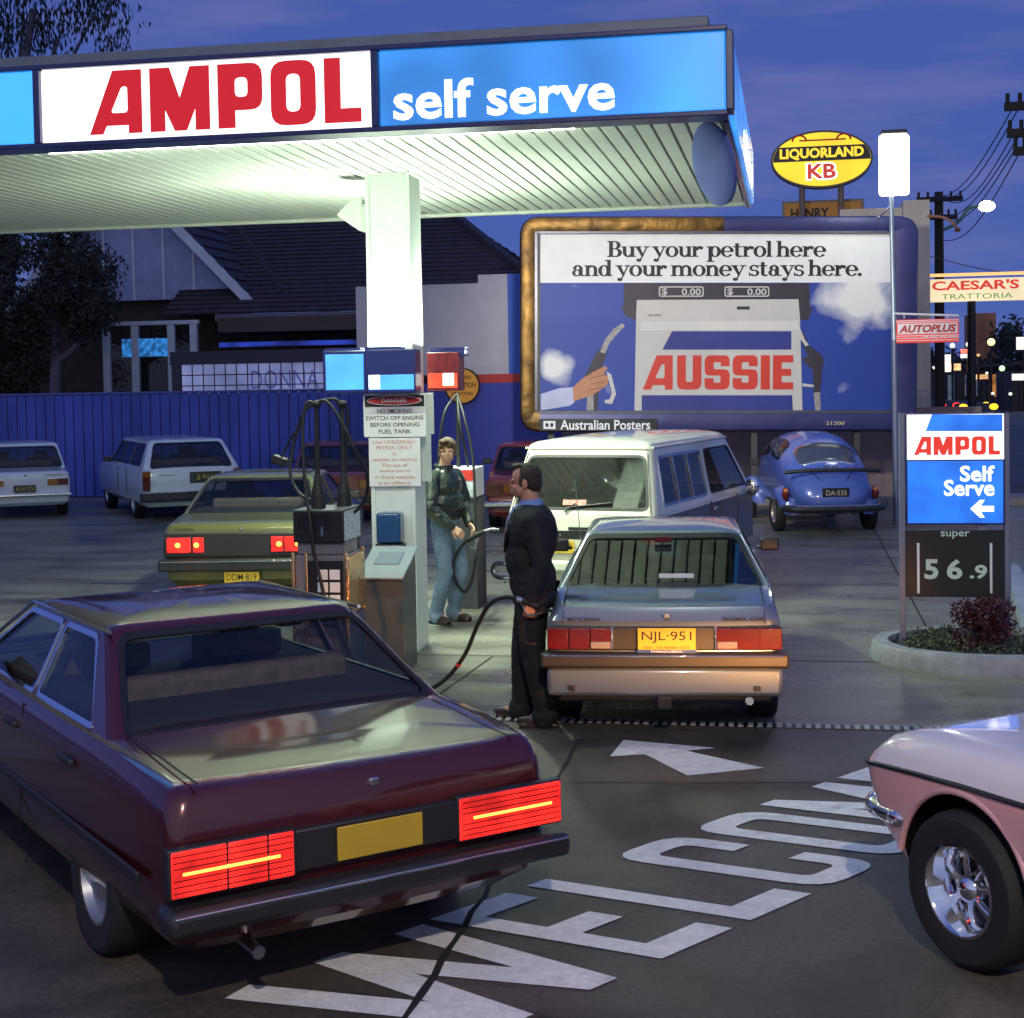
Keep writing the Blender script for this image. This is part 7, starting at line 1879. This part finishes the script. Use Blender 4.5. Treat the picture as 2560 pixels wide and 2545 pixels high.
# ------------------------------------------------------------------ the street far away on the right
struct(MB().add([(-60, 140, -.0), (900, 140, 0), (900, 900, 0), (-60, 900, 0)], [(0, 1, 2, 3)]).build('far_ground', mat('farground', (.03, .03, .03), .9))).location.z = .02
tl_ = MB()
for i in range(150):
    px_ = random.uniform(2240, 2700); top = 905 - (60 if px_ > 2500 else 0) - 40 * max(0, 1 - abs(px_ - 2560) / 70) - (20 if px_ < 2330 else 0)
    p = at(px_, random.uniform(top, 975), random.uniform(200, 240)); leaves(tl_, p, (2.4, 3, 2.2), 60, .5, shell=.2)
o = tl_.build('treeline', [mat('farleaf', (.016, .020, .010), .8), mat('farleaf2', (.026, .026, .016), .8)], recalc=False); o['kind'] = 'stuff'
def farbox(name, lab, cat, x0, y0, x1, y1, Y, m, d=2.0, group=None, z0=None):
    a, b = at(x0, y1, Y), at(x1, y0, Y); mb = MB(); mb.b2((a.x, Y, a.z if z0 is None else z0), (b.x, Y + d, b.z))
    return tag(mb.build(name, m), lab, cat, group), a, b
farbox('water_tower', 'square brick tower with orange lamplight painted in its colour above the far trees', 'tower', 2430, 782, 2490, 850, 230, mat('orangetower', (.40, .16, .08), .8, var=.5, vscale=.2), 10, z0=0)
# the tower's warm lamp glow is painted into its brick colour
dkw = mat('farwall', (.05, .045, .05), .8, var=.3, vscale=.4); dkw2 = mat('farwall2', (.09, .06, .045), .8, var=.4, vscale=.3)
def shop(lab, x0, x1, ytop, Y, m, awn):
    a, b = at(x0, 1000, Y), at(x1, ytop, Y)
    t = thing('shop', lab, 'shop', ((a.x + b.x) / 2, Y, 0), group='shops along the far street')
    mb = MB(); mb.b2((a.x, Y, 0), (b.x, Y + 8, b.z)); part(mb, 'wall', m, t)
    mb = MB(); mb.b2((a.x, Y - 1.5, 2.9), (b.x, Y - .01, 3.1)); part(mb, 'awning', dkw, t)
    n = max(1, int((b.x - a.x) / 2.2))
    for i in range(n):
        u = lerp(a.x, b.x, (i + .5) / n); mb = MB(); mb.b2((u - .6, Y - .02, .6), (u + .6, Y + .02, 2.3)); part(mb, 'window', awn[i % len(awn)], t)
    return t
w1 = mat('shopwarm', (.5, .3, .1), .5, emit=(.95, .60, .25), es=.7, evar=.6, evs=.8); w2 = mat('shopamber', (.5, .2, .05), .5, emit=(.70, .26, .06), es=.5, evar=.6, evs=.8); w3_ = mat('shopdim', (.1, .1, .12), .4, emit=(.08, .10, .14), es=.6, evar=.6); w4 = mat('shopteal', (.2, .4, .35), .5, emit=(.35, .55, .45), es=.5, evar=.5)
shop('low dark shop beside the shop pillar with dim windows', 2330, 2400, 930, 105, dkw, [w3_, w1])
shop('dim shop with warm windows in the middle of the far street', 2402, 2462, 925, 125, dkw2, [w3_, w1, w3_])
shop('shop with amber and warm windows under the far lamps', 2464, 2530, 935, 120, dkw2, [w2, w1, w2])
shop('shop with teal window at the right edge of the far street', 2532, 2640, 925, 100, dkw, [w1, w4, w3_])
sgw = mat('farsignwhite', (.8, .8, .8), .4, emit=(1, .93, .74), es=.95, var=0); sgr = mat('farsignred', (.6, .1, .05), .4, emit=(.9, .20, .12), es=1.0, evar=.6, evs=3); sgo = mat('farsignorange', (.7, .3, .1), .4, emit=(1, .55, .22), es=1.1, evar=.5, evs=2)
for lab, x0, y0, x1, y1, m in (('tall white lit sign on the far street', 2355, 886, 2377, 930, sgw), ('small orange lit sign beside the tall white sign', 2378, 909, 2402, 926, sgo), ('red topped lit sign above the far shops', 2403, 872, 2436, 883, sgr), ('white lit sign under the red sign', 2403, 884, 2436, 895, sgw), ('square white lit sign at the right edge', 2543, 842, 2580, 874, sgw), ('cream lit fascia sign in mid street', 2440, 936, 2470, 948, sgo), ('bright cream shop sign near the right edge', 2532, 934, 2570, 951, sgw)):
    o, a, b = farbox('lit_sign', lab, 'sign', x0, y0, x1, y1, 98, m, .4)
    mb = MB(); mb.cyl(((a.x + b.x) / 2, 98.2, 0), ((a.x + b.x) / 2, 98.2, a.z + .1), .09, n=8); mb.build('post', M['black'], o)
for i, (x, y, r, m, lab) in enumerate(((2381, 864, .36, sgw, 'white'), (2421, 861, .36, sgw, 'white'), (2478, 855, .52, mat('lampyellow', (1, 1, .5), emit=(1, 1, .4), es=1.2, var=0), 'large yellowish'), (2337, 917, .34, sgw, 'low white'), (2505, 921, .40, mat('lampgreen', (.6, 1, .6), emit=(.6, 1, .5), es=1.1, var=0), 'greenish'), (2446, 888, .22, sgo, 'small orange'), (2467, 933, .20, sgw, 'small white'), (2370, 946, .22, sgw, 'small cream'), (2482, 984, .22, sgw, 'very low white'), (2526, 985, .24, sgw, 'very low white'))):
    Yl = 90 + (i * 7) % 28; p = at(x, y, Yl); r *= Yl / 215
    labs = ('white street lamp left of the red topped sign', 'white street lamp right above the red topped sign', 'large yellowish street lamp high in the far street', 'low white lamp beside the shop pillar', 'greenish lamp in the right half of the far street', 'small orange lamp right of the red topped sign', 'small white lamp over the mid street fascia', 'small cream lamp below the tall white sign', 'very low white lamp under the greenish lamp', 'very low white lamp near the teal window')
    t = thing('street_lamp', labs[i], 'street lamp', (p.x, Yl, 0), group='street lamps far along the street')
    mb = MB(); mb.ell(p, r, 14); part(mb, 'lamp', m, t, smooth=60)
    mb = MB(); mb.cyl((p.x, Yl, 0), (p.x, Yl, p.z), .07, n=6); part(mb, 'pole', M['black'], t)
# cars far down the road
rl = mat('farred', (.5, .02, .02), emit=(.9, .03, .02), es=1.8, var=0); yl = mat('faryellow', (.6, .4, .03), emit=(1, .55, .02), es=1.8, var=0)
for i, (x, y, Y, ms, lab) in enumerate(((2345, 1008, 62, (rl, None), 'far car with one red tail light by the shop pillar'), (2393, 1016, 60, (rl, rl), 'far car with two small red tail lights'), (2428, 1013, 56, (rl, yl), 'far car with red and yellow lights'), (2446, 1017, 54, (yl, yl), 'far car with two yellow lights'))):
    p = at(x, y, Y); t = thing('distant_car', lab, 'car', (p.x, Y, 0), group='cars far along the street')
    mb = MB(); mb.rings([[V((p.x + sx_ * w, Y + (.0 if e else 4.1), z)) for sx_, e in ((-1, 1), (1, 1), (1, 0), (-1, 0))] for w, z in ((.75, .3), (.82, .5), (.8, .9))])
    mb.rings([[V((p.x + sx_ * w, Y + (y0_ if e else y1_), z)) for sx_, e in ((-1, 1), (1, 1), (1, 0), (-1, 0))] for w, z, y0_, y1_ in ((.75, .9, .5, 3.0), (.58, 1.32, 1.1, 2.3))])
    mb.add([(p.x - .58, Y + 1.1, 1.32), (p.x + .58, Y + 1.1, 1.32), (p.x + .58, Y + 2.3, 1.32), (p.x - .58, Y + 2.3, 1.32), (p.x - .8, Y, .9), (p.x + .8, Y, .9), (p.x + .8, Y + 4.1, .9), (p.x - .8, Y + 4.1, .9)], [(0, 1, 2, 3), (4, 5, 6, 7)])
    part(mb, 'body', dkw, t, smooth=30, bevel=.05)
    for s, m in zip((-1, 1), ms):
        if m is None: continue
        mb = MB(); mb.ell((p.x + s * .5, Y - .05, p.z), (.15, .06, .11), 12); part(mb, 'tail_light', m, t, smooth=60)
